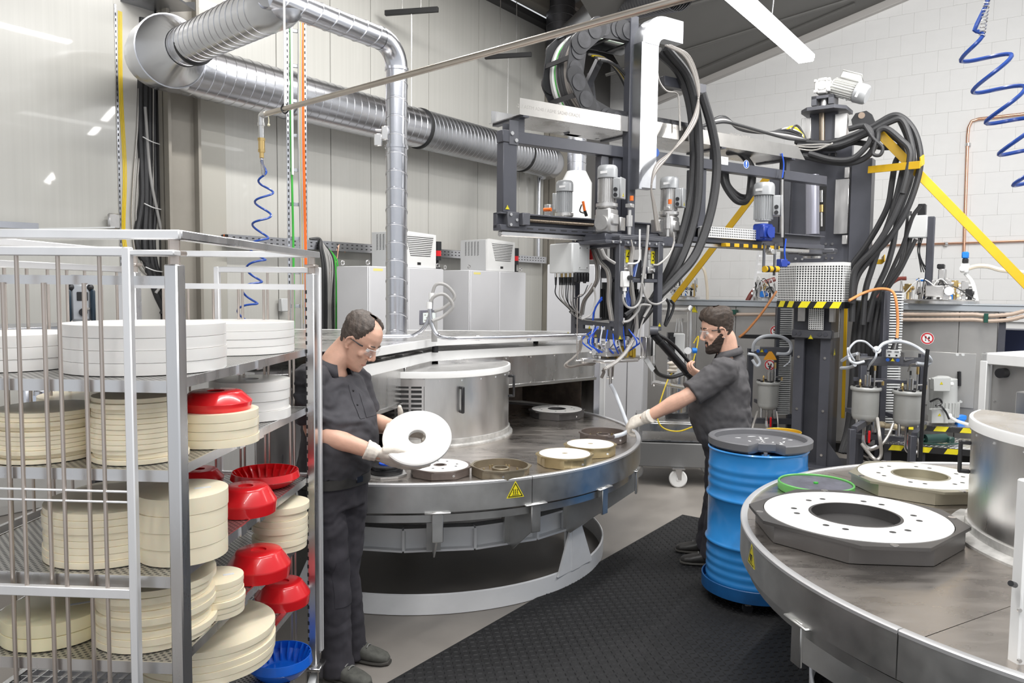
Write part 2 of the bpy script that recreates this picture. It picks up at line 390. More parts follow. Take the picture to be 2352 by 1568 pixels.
deck = struct(MB(FW).bb(-.1, 3.6, -12, 6.3, 6.42, 6.5).build('ceiling.001', DECK))
for k in range(11):
    MB(FW).prism([(0, 0), (.17, 0), (.13, -.14), (.04, -.14)], -11, 6.2, Matrix.Translation((.34 + k * .3, 0, 6.42)) @ Matrix.Rotation(-pi / 2, 4, 'X') @ Matrix.Scale(-1, 4, (0, 1, 0))).build('deck_rib', DECK, deck)
struct(MB(FW).bb(-.04, .16, -12, 6.2, 5.97, 6.06, .01).build('trim_4', mat('black_eave_beam', (.045, .045, .046), .5)))
MB(FW).bb(.10, .34, -12, 6.2, 6.10, 6.40, .02).build('eave_channel', COLM, deck)
# rooflights seen between the ribs
for k, (y0, y1) in enumerate(((-2.4, .2), (1.2, 2.7), (3.2, 4.3))):
    MB(FW).bb(1.1 + .3 * k, 1.26 + .3 * k, y0, y1, 6.395, 6.415).build('roof_light_strip', mat('rooflight', (1, .98, .95), .4, emit=1.6), deck)
# --- floor mat
mk = Fr((1.434, 6.353, 0), AZW)
matt = thing('rubber_floor_mat', 'long black rubber anti-fatigue mat with raised bar pattern lying on the concrete', 'floor mat', mk)
MB(mk).bb(0, 2.3, -6.2, 0, .001, .012, .004).build('mat_sheet', RUBBER, matt)
dm = MB(mk)
for i in range(58):
    for j in range(150):
        x, y = .03 + i * .034, -.03 - j * .034
        s = .7071 if (i + j) % 2 else -.7071; l, t = .0125, .0035
        u, v = (l * .7071, l * s), (t * -s, t * .7071)
        a = [(x + u[0] + v[0], y + u[1] + v[1], .012), (x - u[0] + v[0], y - u[1] + v[1], .012), (x - u[0] - v[0], y - u[1] - v[1], .012), (x + u[0] - v[0], y + u[1] - v[1], .012)]
        dm.add(a + [(x + u[0] * .8, y + u[1] * .8, .016), (x - u[0] * .8, y - u[1] * .8, .016)], [(0, 1, 5, 4), (2, 3, 4, 5), (1, 2, 5), (3, 0, 4)])
dm.build('raised_bar', RUBBER, matt, kind='stuff', flat=True)
# --- fluorescent fixture
fl0, fl1 = PD(1852, 141, 8.0), None
LZ = fl0.z; fl1 = fl0 - WD * 3.6
FL = thing('strip_light', 'long bright white strip light hanging under the dark sloping ceiling', 'lamp', fl0)
MB().bar(fl0 + Vector((0, 0, .035)), fl1 + Vector((0, 0, .035)), .17, .06, ch=.012).build('housing', mat('lamp_housing', (.75, .75, .78), .4), FL)
MB().bar(fl0 - WD * .01, fl1, .155, .03, ch=.01).build('diffuser', mat('lamp_glow', (1, 1, 1), .4, emit=6.5), FL)
pc = fl0 - WD * 1.15 + Vector((0, 0, .06)); hk = MB().tube([pc, pc + Vector((.02, 0, .35)), pc + Vector((.0, .02, .9))], .006, 6, 4); hk.build('suspension_cable', CHROME, FL)
# ================================================================ ventilation ducts
def duct(mb, p0, p1, r, n=40, seam=.11, bulge=.004, rot=0):   # spiral-wound duct with raised seams
    p0, p1 = Vector(p0), Vector(p1); d = p1 - p0; Lh = d.length; y = d.normalized()
    q = Matrix.Translation(p0) @ y.to_track_quat('Z', 'Y').to_matrix().to_4x4()
    prof = []; k = 0.0
    while k < Lh:
        prof += [(r, k), (r, min(Lh, k + seam * .88)), (r + bulge, min(Lh, k + seam * .91)), (r + bulge, min(Lh, k + seam * .97))]; k += seam
    prof = [(a, z) for i, (a, z) in enumerate(prof) if i == 0 or z > prof[i - 1][1] + 1e-5] + [(r, Lh + 1e-4)]
    # tilt the seams a little: shear by angle
    m = len(prof); vs = []; fs = []
    for i in range(n):
        a = 2 * pi * i / n
        for rr, z in prof:
            sh = 0 if z <= 0 or z >= Lh else seam * .5 * sin(a + rot) * .55
            vs.append((rr * cos(a), rr * sin(a), min(Lh, max(0, z + sh))))
    for i in range(n):
        j = (i + 1) % n
        for k in range(m - 1): fs.append((i * m + k, j * m + k, j * m + k + 1, i * m + k + 1))
    return mb.add(vs, fs, q)
def elbow(mb, c, u, v, R, r, a0=0, a1=90, n=6, m=28):        # bend: centre c, start dir offset u, end offset v
    u, v = Vector(u).normalized(), Vector(v).normalized(); rings = []
    w_ = u.cross(v)
    for k in range(n + 1):
        a = radians(a0 + (a1 - a0) * k / n); o = u * cos(a) + v * sin(a)
        rings.append([Vector(c) + o * R + r * (cos(2 * pi * j / m) * o + sin(2 * pi * j / m) * w_) for j in range(m)])
    return mb.loft(rings, caps=False)
DO = .45; DZ = 3.80; DR = .228
def onw(y, off=DO, z=DZ): return FW @ Vector((off, y, z))
yA, yB = wy(425, DO), wy(1250, DO)
BD = thing('main_exhaust_duct', 'large horizontal galvanised spiral duct running along the grey wall panels', 'duct', onw(yA))
ys = [yA, yA + 1.15, wy(962, DO), wy(1195, DO), yB]
for i in range(4):
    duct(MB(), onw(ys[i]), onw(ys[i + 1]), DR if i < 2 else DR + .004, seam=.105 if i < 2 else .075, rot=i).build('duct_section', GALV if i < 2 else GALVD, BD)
for y in ys[1:4]:
    q = Matrix.Translation(onw(y)) @ WD.to_track_quat('Z', 'Y').to_matrix().to_4x4()
    MB(q).lathe([(DR - .01, -.018), (DR + .016, -.018), (DR + .016, .018), (DR - .01, .018)], 32, close=True).build('clamp_ring', BLACKM if y > ys[1] else GALV, BD)
# far end: short bend into the wall and a drop
e = elbow(MB(), onw(yB, DO - .34), WN, WD, .34, DR, 0, 70, 5); e.build('end_bend', GALV, BD)
# near end: segmented bend towards the room, collar, reducer, branch duct
P0 = Vector(onw(yA)); brA = Vector(PD(640, 8, 5.0)); 
bdir = (brA - Vector(onw(yA - .46, .64))).normalized()
# segmented bend turning from -WD to bdir
rings = []; w_ = (-WD).cross(bdir).normalized(); ang = (-WD).angle(bdir); cpt = P0 + (w_.cross(-WD)).normalized() * .36 * 1
side = (w_.cross(-WD)).normalized(); cen = P0 + side * .36
for k in range(5):
    a = ang * k / 4; o = (-side) * cos(a) + (-WD) * sin(a); T = (-WD) * cos(a) + side * sin(a)
    rr = DR + (.045 * k / 4 if k else 0)
    rings.append([cen + o * .36 + rr * (cos(2 * pi * j / 32) * o + sin(2 * pi * j / 32) * w_) for j in range(32)])
MB().loft(rings, caps=False).build('segment_bend', GALV, BD, sharp=12)
pe = cen + ((-side) * cos(ang) + (-WD) * sin(ang)) * .36
qb = Matrix.Translation(pe) @ bdir.to_track_quat('Z', 'Y').to_matrix().to_4x4()
MB(qb).lathe([(.272, -.03), (.278, .02), (.283, .17), (.292, .172), (.292, .186), (.282, .188)], 36).build('collar', GALV, BD)
bl_ = (brA - pe).length
MB(qb).lathe([(.283, .185), (.15, .40), (.152, .44)], 36).build('reducer', GALV, BD)
MB(qb).add([(.02 + .29 * cos(a), .29 * sin(a), z) for a in (3.6, 3.9) for z in (.04, .13)], [(0, 1, 3, 2)]).build('worn_sticker', mat('old_sticker', (.62, .60, .54), .7), BD)
BR = thing('branch_duct', 'sloping galvanised branch duct joining the big elbow in the upper left', 'duct', pe + bdir * .44)
duct(MB(), pe + bdir * .43, brA, .148, seam=.10, bulge=.003).build('duct_section', GALV, BR)
MB(Matrix.Translation(pe + bdir * .62) @ bdir.to_track_quat('Z', 'Y').to_matrix().to_4x4()).lathe([(.14, -.014), (.162, -.014), (.162, .014), (.14, .014)], 32, close=True).build('black_clamp', BLACKM, BR)
MB(Matrix.Translation(brA) @ bdir.to_track_quat('Z', 'Y').to_matrix().to_4x4()).lathe([(.15, -.12), (.155, -.12), (.155, .0), (.13, .10), (.085, .13), (0, .14)], 32).build('end_cap', GALV, BR)
# small drop duct: horizontal run then down to the curing oven
VD = Vector((-.86, 5.76, 0)); SZ = 3.635; SR = .078
s0 = Vector((VD.x, VD.y, SZ)) - WD * 1.13; s1 = Vector((VD.x, VD.y, SZ)) - WD * .17
SD = thing('drop_duct', 'slim galvanised spiral duct bending down onto the curing oven', 'duct', (VD.x, VD.y, 1.43))
duct(MB(), s0, s1, SR, 24, seam=.13, bulge=.004).build('horizontal_section', GALV, SD)
elbow(MB(), s1 - Vector((0, 0, .17)), (0, 0, 1), WD, .17, SR + .002, 0, 90, 7, 24).build('bend', GALV, SD)
duct(MB(), (VD.x, VD.y, SZ - .17), (VD.x, VD.y, 1.44), SR, 24, seam=.13, bulge=.004).build('vertical_section', GALV, SD)
for z in (SZ - .18, 2.9): MB(Matrix.Translation((VD.x, VD.y, z))).lathe([(SR - .004, -.01), (SR + .008, -.01), (SR + .008, .01), (SR - .004, .01)], 24, close=True).build('joint_band', GALV, SD)
hd = Vector((VD.x - .075, VD.y - .05, 2.99)); MB().box(hd, (.05, .04, .10), .006).box(hd + Vector((-.05, -.01, -.05)), (.06, .02, .09), .006).cyl(hd + Vector((-.07, 0, .02)), hd + Vector((.03, 0, .02)), .008).build('damper_handle', CHROME, SD)
# hangers: short strut on rods over the main duct
for k, (px, py, n_) in enumerate(((945, 26, 'leftmost'), (1167, 128, 'right'))):
    p = PP(px, py, onw(0), WN); h = WN * .36
    hgr = thing('duct_hanger', ('short black strut hanging on two thin rods, left of the diagonal pipe' if k == 0 else 'short black strut hanging on two thin rods, just below the diagonal pipe'), 'hanger', p)
    d = Vector((.9, -.2, 0)) * .36
    MB().bar(p - d, p + d, .045, .06, ch=.004).build('strut', BLACKM, hgr)
    for s in (-.35, .35): MB().cyl(p + d * s, p + d * s + Vector((0, 0, 6.4 - p.z)), .006, n=6).build('rod', CHROME, hgr)
    MB().cyl(p - Vector((0, 0, .03)), Vector((p.x, p.y, DZ + DR)), .007, n=6).build('drop_rod', CHROME, hgr)
# dark ducts through the roof behind the cable chain
a = PD(1287, 96, 12.2); DK = thing('roof_exhaust_pipe', 'dark vertical exhaust pipe passing up through the roof deck behind the cable chain', 'duct', a)
duct(MB(), a - Vector((0, 0, .5)), a + Vector((0, 0, 1.15)), .22, seam=.12, bulge=.004).build('pipe', mat('dark_spiral_duct', (.15, .15, .16), .4, .8, var=.1), DK)
MB(Matrix.Translation(a + Vector((0, 0, .62)))).lathe([(.20, 0), (.30, .02), (.30, .05), (.20, .06)], 28).build('flange', GALVD, DK)
a = PD(1350, 42, 11.2); b = PD(1385, 12, 11.0); c = PD(1560, -24, 9.6)
DK2 = thing('roof_branch_duct', 'dark spiral duct running behind the cable chain just below the top edge', 'duct', a)
duct(MB(), b, c, .24, seam=.06, bulge=.006).build('duct_section', mat('dark_spiral_duct', (0, 0, 0)), DK2)
MB().loft([[PD(1318, 90, 11.5) + Vector((.26 * cos(t), 0.1 * cos(t), .22 * sin(t))) for t in [2 * pi * k / 20 for k in range(20)]], [b + Vector((.10 * cos(t), .1 * cos(t), .25 * sin(t))) for t in [2 * pi * k / 20 for k in range(20)]]]).build('bend', GALVD, DK2)
# white funnel duct behind the gantry
f0 = PD(1325, 352, 9.6); FD = thing('white_exhaust_funnel', 'white conical exhaust hood with galvanised pipe behind the left gearmotor', 'duct', f0 - Vector((0, 0, .9)))
duct(MB(), f0 - Vector((0, 0, .22)), f0 + Vector((0, 0, .25)), .115, seam=.09, bulge=.005).build('pipe', GALV, FD)
MB(Matrix.Translation(f0)).lathe([(.118, -.22), (.19, -.36), (.19, -1.0)], 28).build('funnel', WHITE, FD)
# ================================================================ turntables, curing oven, moulds
TZ = .84
C1 = Vector((-.655, 5.55, 0)); C2 = Vector((2.60, 3.045, 0))
RIME = mat('window_lit_rim_edge', (.78, .78, .79), .38, .75)  # rim steel made paler than the band: window light put into its colour
PAINTW = mat('light_grey_steel_paint', (.82, .825, .835), .42, var=.06, vs=4)
def turntable(c, r, label, brackets, legs, signs, leg_off=(0, 0), joint=None, R0=0):
    t = thing('turntable', label, 'turntable', c); T = Matrix.Translation(c)
    for k in range(8):
        a0 = R0 + k * 45
        MB(T).lathe([(0.02, TZ - .02), (0.02, TZ), (r - .012, TZ), (r - .012, TZ - .02)], 16, a0 + .06, a0 + 44.94, close=True).build('table_segment', TABLEM, t)
    js = joint or [-60.5, 10, 80, 150, 220]
    for k in range(len(js)):
        a, b = js[k], js[(k + 1) % len(js)] + (360 if k == len(js) - 1 else 0)
        MB(T).lathe([(r - .022, TZ), (r - .022, TZ + .008), (r - .018, TZ + .011), (r + .004, TZ + .011), (r + .008, TZ + .007), (r + .008, TZ - .004), (r, TZ - .004), (r, TZ)], 40, a + .08, b - .08, close=True).build('rim_edge', RIME, t)
        MB(T).lathe([(r - .012, TZ - .02), (r - .012, TZ - .002), (r + .006, TZ - .002), (r + .006, TZ - .145), (r, TZ - .148), (r - .01, TZ - .148), (r - .01, TZ - .02)], 40, a + .08, b - .08, close=True).build('band', RIMM, t)
    MB(T).lathe([(r - .06, TZ - .205), (r - .025, TZ - .205), (r - .025, TZ - .165), (r - .035, TZ - .165), (r - .035, TZ - .195), (r - .06, TZ - .195)], 96, close=True).build('running_rail', RIMM, t)
    MB(T).lathe([(.9, TZ - .19), (r - .2, TZ - .19), (r - .2, TZ - .06), (.9, TZ - .06)], 48, close=True).build('underframe', BLACKM, t)
    rf = 1.27; c0 = Matrix.Translation(c + Vector((*leg_off, 0)))
    n = 20
    for k in range(n):                              # polygonal I-beam ring
        a, b = 2 * pi * k / n, 2 * pi * (k + 1) / n
        p, q = Vector((rf * cos(a), rf * sin(a), 0)), Vector((rf * cos(b), rf * sin(b), 0)); o = (p + q).normalized() * .03
        MB(c0).bar(p + Vector((0, 0, .508)) , q + Vector((0, 0, .508)), .075, .012).bar(p + Vector((0, 0, .382)), q + Vector((0, 0, .382)), .075, .012).bar(p - o * .3 + Vector((0, 0, .445)), q - o * .3 + Vector((0, 0, .445)), .010, .124).bar(p + o * .5 + Vector((0, 0, .385)), p + o * .5 + Vector((0, 0, .505)), .05, .014, up=(-sin(a), cos(a), 0)).build('ring_beam', PAINTW, t)
    MB(c0).lathe([(1.268, 0), (1.282, .004), (1.284, .118), (1.274, .124), (1.268, .118)], 96, close=True).build('base_ring', PAINTW, t)
    for a in legs:
        f = c0 @ Matrix.Rotation(radians(a), 4, 'Z')          # local x outwards
        lg = MB(f).bb(1.225, 1.24, -.05, .05, .1, .67).bb(1.275, 1.29, -.05, .05, .1, .67).bb(1.24, 1.275, -.008, .008, .1, .67).build('leg', PAINTW, t)
        for s in (-1, 1):
            MB(f).prism([(.05, .10), (.20, .10), (.05, .40)], 1.272, 1.284, Matrix(((0, 0, 1, 0), (s, 0, 0, 0), (0, 1, 0, 0), (0, 0, 0, 1)))).build('gusset', PAINTW, lg)
        bolts([f @ Vector((1.29, y, z)) for y in (-.03, .03) for z in (.60, .64)], f.to_3x3() @ Vector((1, 0, 0)), .008, CHROME, lg)
    for a in brackets:
        f = T @ Matrix.Rotation(radians(a), 4, 'Z')
        MB(f).prism([(1.20, .40), (1.33, .37), (r + .008, .56), (r + .008, .69), (1.20, .56)], -.005, .005, Matrix(((1, 0, 0, 0), (0, 0, -1, 0), (0, 1, 0, 0), (0, 0, 0, 1)))).bb(r, r + .012, -.03, .03, .535, .70, .003).bb(r - .02, r + .022, -.07, .07, .688, .698, .004).bb(1.285, 1.30, -.04, .04, .40, .56).build('support_bracket', RIMM, t)
    for a, z, s in signs:
        f = T @ Matrix.Rotation(radians(a), 4, 'Z')
        o = tri_sign(face_M(f @ Vector((r + .0068, 0, z)), f.to_3x3() @ Vector((1, 0, 0))), s, t, mark=False)
        sm = MB(face_M(f @ Vector((r + .0068, 0, z)), f.to_3x3() @ Vector((1, 0, 0))))
        for k in (-1, 0, 1): sm.tube([(k * s * .11 + s * .02 * sin(u * 2.2), -.10 * s + u * .05 * s, .0011) for u in range(6)], .0022, 5)
        sm.bb(-s * .2, s * .2, -.17 * s, -.14 * s, .0008, .0012); sm.build('hot_surface_symbol', INK, o)
    return t
rim_ang = lambda c, px, py, z: math.degrees(atan2(*reversed((PZ(px, py, z) - c).xy)))
TT1 = turntable(C1, 1.565, 'large round steel turntable carrying six moulds between the two workers', [-80 + 20.4 * k for k in (-2, -1, 0, 1, 2, 3, 4, 6, 8, 10, 12)], [-37, -112, -182, 106, 34], [(-64.3, .775, .105)], (.05, .05), R0=-52)
TT2 = turntable(C2, 1.60, 'large round steel turntable in the lower right corner of the picture', [rim_ang(C2, 1818, 1425, .70) + 20.4 * k for k in (-2, 0, 2, 3, 4, 8, 12)], [-148, -76, -4, 68, 140], [(rim_ang(C2, 1718, 1278, .78), .775, .105)], joint=[-152, -80, -8, 64, 136], R0=-105)
# ---------------------------------------------------------------- drum-shaped housings
def housing(c, r, a0, a1, zt, label, vent=None, handles=(), seam=None, full=False, ringr=None):
    T = Matrix.Translation(c); t = thing('drum_housing', label, 'machine housing', c + Vector((0, 0, TZ)))
    A0, A1 = a0, a1
    if seam is None: parts = [(A0, A1)]
    else: parts = [(A0, seam), (seam, A1)]
    for a, b in parts: MB(T).lathe([(r - .003, TZ + .03), (r, TZ + .03), (r, zt - .03), (r - .003, zt - .03)], 48, a + .12, b - .12, close=True).build('shell_sheet', STEEL, t)
    MB(T).lathe([(0, zt - .02), (r - .004, zt - .02), (r - .004, zt), (0, zt)], 48, A0, A1, close=True).build('top_plate', STEEL, t)
    MB(T).lathe([(r - .02, zt - .002), (r + .010, zt - .002), (r + .012, zt - .008), (r + .012, zt - .042), (r + .002, zt - .045), (r - .02, zt - .02)], 56, A0, A1, close=True).build('white_rim', WHITE, t)
    rr = ringr or r + .03
    MB(T).lathe([(r - .01, TZ), (rr, TZ), (rr, TZ + .010), (r + .012, TZ + .018), (r + .010, TZ + .05), (r - .01, TZ + .05)], 56, A0, A1, close=True).build('base_skirt', mat('stained_skirt', (.56, .55, .53), .4, .5, var=.4, vs=12), t)
    if vent:
        v0, v1 = vent
        MB(T).lathe([(r, TZ + .07), (r + .002, TZ + .07), (r + .002, zt - .08), (r, zt - .08)], 8, v0, v1, close=True).build('vent_backing', BLACKM, t)
        for k in range(4):
            a = v0 + (v1 - v0) * (0, .28, .64, .96)[k]
            MB(T).lathe([(r + .002, TZ + .06), (r + .006, TZ + .06), (r + .006, zt - .05), (r + .002, zt - .05)], 2, a, a + (1.4 if 0 < k < 3 else 1.0), close=True).build('vent_bar', STEEL, t)
        for k in range(13):
            z = TZ + .07 + k * .0305
            if z > zt - .06: break
            MB(T).lathe([(r + .002, z), (r + .006, z), (r + .006, z + .012), (r + .002, z + .012)], 6, v0, v1, close=True).build('vent_slat', STEEL, t)
        MB(T).lathe([(r + .002, zt - .095), (r + .0065, zt - .095), (r + .0065, zt - .05), (r + .002, zt - .05)], 6, v0, v1 + 1, close=True).build('vent_flange', STEEL, t)
    for a, z0, z1 in handles:
        f = T @ Matrix.Rotation(radians(a), 4, 'Z')
        MB(f).bb(r, r + .045, -.010, .010, z0, z0 + .018, .004).bb(r, r + .045, -.010, .010, z1 - .018, z1, .004).bb(r + .032, r + .048, -.011, .011, z0, z1, .005).build('handle', BLACK, t)
    bolts([T @ Vector(((r + .0) * cos(radians(a)), r * sin(radians(a)), z)) for a in [A0 + 5 + k * 14 for k in range(int((A1 - A0) / 14))] for z in (zt - .062,)], (0, -.5, .1), .006, CHROME, t, .005)
    return t
DC1 = Vector((-.65, 5.58, 0))
housing(DC1, .63, -106, 42, 1.335, 'half round stainless drum housing with white rim and vent grille beside oven', vent=(-106, -82.5), handles=((-60, 1.06, 1.235), (-6, 1.10, 1.26)), seam=-82)
housing(C2 + Vector((.03, 0, 0)), .69, -230, 60, 1.335, 'round stainless drum housing with white lid rim at the right edge', handles=((-206, 1.085, 1.23),), seam=-140, ringr=.76)
# ---------------------------------------------------------------- curing oven over the first turntable
OA = Vector((-.572, 5.475, 0)); OB = Vector((.715, 6.50, 0)); OL = Vector((-.90, 4.29, 0))
OV = thing('curing_oven', 'low stainless curing oven with white framed roof covering half of the first turntable', 'oven', (-.9, 6.3, 0))
def wallp(a, b, z0, z1, th, m, name, out=0.0):
    d = (b - a).normalized(); n = Vector((d.y, -d.x, 0)) * out
    return MB().bar(a + n + Vector((0, 0, (z0 + z1) / 2)), b + n + Vector((0, 0, (z0 + z1) / 2)), th, z1 - z0, ch=.002).build(name, m, OV)
oe = lambda a, b, t: a + (b - a) * t
wallp(oe(OA, OB, .36), OB, 1.135, 1.36, .012, STEEL, 'front_panel'); wallp(oe(OA, OL, .28), OL, 1.13, 1.36, .012, STEEL, 'front_panel')
wallp(OA, OB, 1.355, 1.425, .02, WHITE, 'frame_rail', .004); wallp(OA, OL, 1.355, 1.425, .02, WHITE, 'frame_rail', -.004)
wallp(oe(OA, OB, .36), OB, 1.118, 1.142, .02, CHROME, 'panel_lip', .006); wallp(oe(OA, OL, .28), OL, 1.11, 1.136, .02, CHROME, 'panel_lip', -.006)
wallp(oe(OA, OB, .03), oe(OA, OB, .42), 1.30, 1.36, .008, STEEL, 'flange_strip', .012); wallp(oe(OA, OL, .02), oe(OA, OL, .40), 1.30, 1.36, .008, STEEL, 'flange_strip', -.012)
bolts([oe(OA, OB, t) + Vector((.012, -.015, z)) for t in (.4, .55, .7, .85, .97) for z in (1.345, 1.15)], (.79, -.61, 0), .006, CHROME, OV, .005)
MB().bar(OB + Vector((0, 0, .78)), OB + Vector((0, 0, 1.36)), .045, .045).build('post', GALV, OV)
MB().bar(OB + Vector((.05, .02, 0)), OB + Vector((.05, .02, 1.36)), .05, .05, ch=.006).build('post', WHITE, OV)
poly = [OA, OL, Vector((-1.35, 4.05, 0)), Vector((-2.1, 4.45, 0)), Vector((-2.45, 5.6, 0)), Vector((-2.2, 7.2, 0)), Vector((.4, 7.25, 0)), OB]
MB().prism([(p.x, p.y) for p in poly], 1.405, 1.42).build('top_plate', STEEL, OV)
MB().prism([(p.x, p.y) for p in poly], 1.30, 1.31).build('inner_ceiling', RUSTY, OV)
for a, b in zip(poly[1:-1], poly[2:]): wallp(a, b, .6, 1.405, .012, STEEL, 'side_panel')
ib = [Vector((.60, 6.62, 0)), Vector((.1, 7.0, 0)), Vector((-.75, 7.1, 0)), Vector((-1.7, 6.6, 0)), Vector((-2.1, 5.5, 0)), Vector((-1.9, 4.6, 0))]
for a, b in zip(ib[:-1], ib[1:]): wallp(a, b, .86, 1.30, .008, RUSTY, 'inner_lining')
rp = [OA + Vector((.03, -.05, 0)), OL + Vector((.02, 0, 0)), Vector((-1.35, 4.1, 0)), Vector((-2.1, 4.5, 0)), Vector((-2.2, 6.5, 0)), Vector((.70, 6.62, 0)), OB + Vector((.03, -.02, 0))]
MB().prism([(p.x, p.y) for p in rp], 1.505, 1.515).build('raised_roof_sheet', STEEL, OV)
wallp(rp[0], rp[-1], 1.468, 1.52, .025, WHITE, 'roof_edge'); wallp(rp[0], rp[1], 1.468, 1.52, .025, WHITE, 'roof_edge')
for a, b in zip(rp[2:-1], rp[3:]): wallp(a, b, 1.47, 1.518, .025, WHITE, 'roof_edge')
for p in (rp[0] + Vector((.0, .03, 0)), oe(rp[0], rp[-1], .95) + Vector((-.03, .04, 0)), oe(rp[0], rp[1], .9) + Vector((-.04, 0, 0)), Vector((-2.1, 6.3, 0)), Vector((.2, 6.5, 0))):
    MB().cyl((p.x, p.y, 1.42), (p.x, p.y, 1.47), .022, n=12).build('spacer', BLACK, OV)
# lids and vent flaps seen in the gap between body and roof
for k in range(4): MB(Fr((-1.05 + .1 * k, 4.75 + .27 * k, 1.42), 15)).bb(-.16, .16, -.11, .11, 0, .012, .003).build('access_lid', STEEL, OV)
# conduits on the roof
def onroof(px, py, z=1.545): return PZ(px, py, z)
a = onroof(1345, 768); b = onroof(1100, 776); c = onroof(1028, 776)
MB().tube([a, b, c, c + Vector((-.07, .03, .02)), c + Vector((-.11, .04, .09)), c + Vector((-.125, .04, .21))], .0135, 10, 5).build('conduit', GALV, OV)
e = onroof(860, 773); f_ = onroof(935, 772)
MB().tube([e, f_, f_ + Vector((.06, 0, .015)), f_ + Vector((.115, 0, .06)), f_ + Vector((.155, .0, .15)), f_ + Vector((.165, 0, .27))], .0135, 10, 5).build('conduit', GALV, OV)
h0, h1 = f_ + Vector((.165, 0, .27)), c + Vector((-.125, .04, .21))
for k, (p, q) in enumerate(((h0, .10), (h1, .08))):
    MB().cyl(p - Vector((0, 0, .02)), p + Vector((0, 0, .025)), .019, n=12).build('conduit_gland', WHITEP, OV)
    d = Vector((1, .1, 0))
    MB().tube([p, p + d * .03 + Vector((0, 0, .06 + .02 * (k == 0))), p + d * .10 + Vector((0, 0, .075)), p + d * .155 + Vector((0, 0, .0)), p + d * .09 + Vector((0, 0, -.07)), p + d * .02 + Vector((0, -.02, -.10))], .011, 8, 6).build('flexible_conduit', CABLE, OV)
MB().cyl((h0.x + .02, h0.y, 1.51), (h0.x + .02, h0.y, 1.66), .02, n=12).build('conduit_stub', CABLE, OV)
for px in (1097, 1215, 1330): p = onroof(px, 772); MB().box(p - Vector((0, 0, .012)), (.03, .03, .035), .004).build('pipe_clip', GALV, OV)
# ---------------------------------------------------------------- moulds
HOLEM = mat('hole_interior', (.03, .03, .03), .6)
def octo(R, cut=.42, rot=0, sx=1.0):                # square of half-size R with cut corners
    c = R * (1 - cut); P = [(R, -c), (R, c), (c, R), (-c, R), (-R, c), (-R, -c), (-c, -R), (c, -R)]
    a = radians(rot); return [(sx * x * cos(a) - y * sin(a), sx * x * sin(a) + y * cos(a)) for x, y in P]
def annulus(mb, r0, r1, z0, z1, n=48, ch=.002):
    return mb.lathe([(r0, z0), (r0, z1), (r1 - ch, z1), (r1, z1 - ch), (r1, z0)] if r0 > 0 else [(0, z0), (0, z1), (r1 - ch, z1), (r1, z1 - ch), (r1, z0)], n, close=True)
def holes(mb, R, n, r, z, a0=0, pair=0, dz=.0012, m=14):
    for k in range(n):
        a = radians(a0 + 360 * k / n + (pair if k % 2 else -pair)); x, y = R * cos(a), R * sin(a); mb.cyl((x, y, z - .012), (x, y, z + dz), r, n=m)
    return mb
def ring_with_holes(mb, r0, r1, z, R, n, rh, a0=0, pair=0, ns=96):   # flat ring whose screw holes are real recesses
    return annulus(mb, r0, r1, z - .012, z, ns)
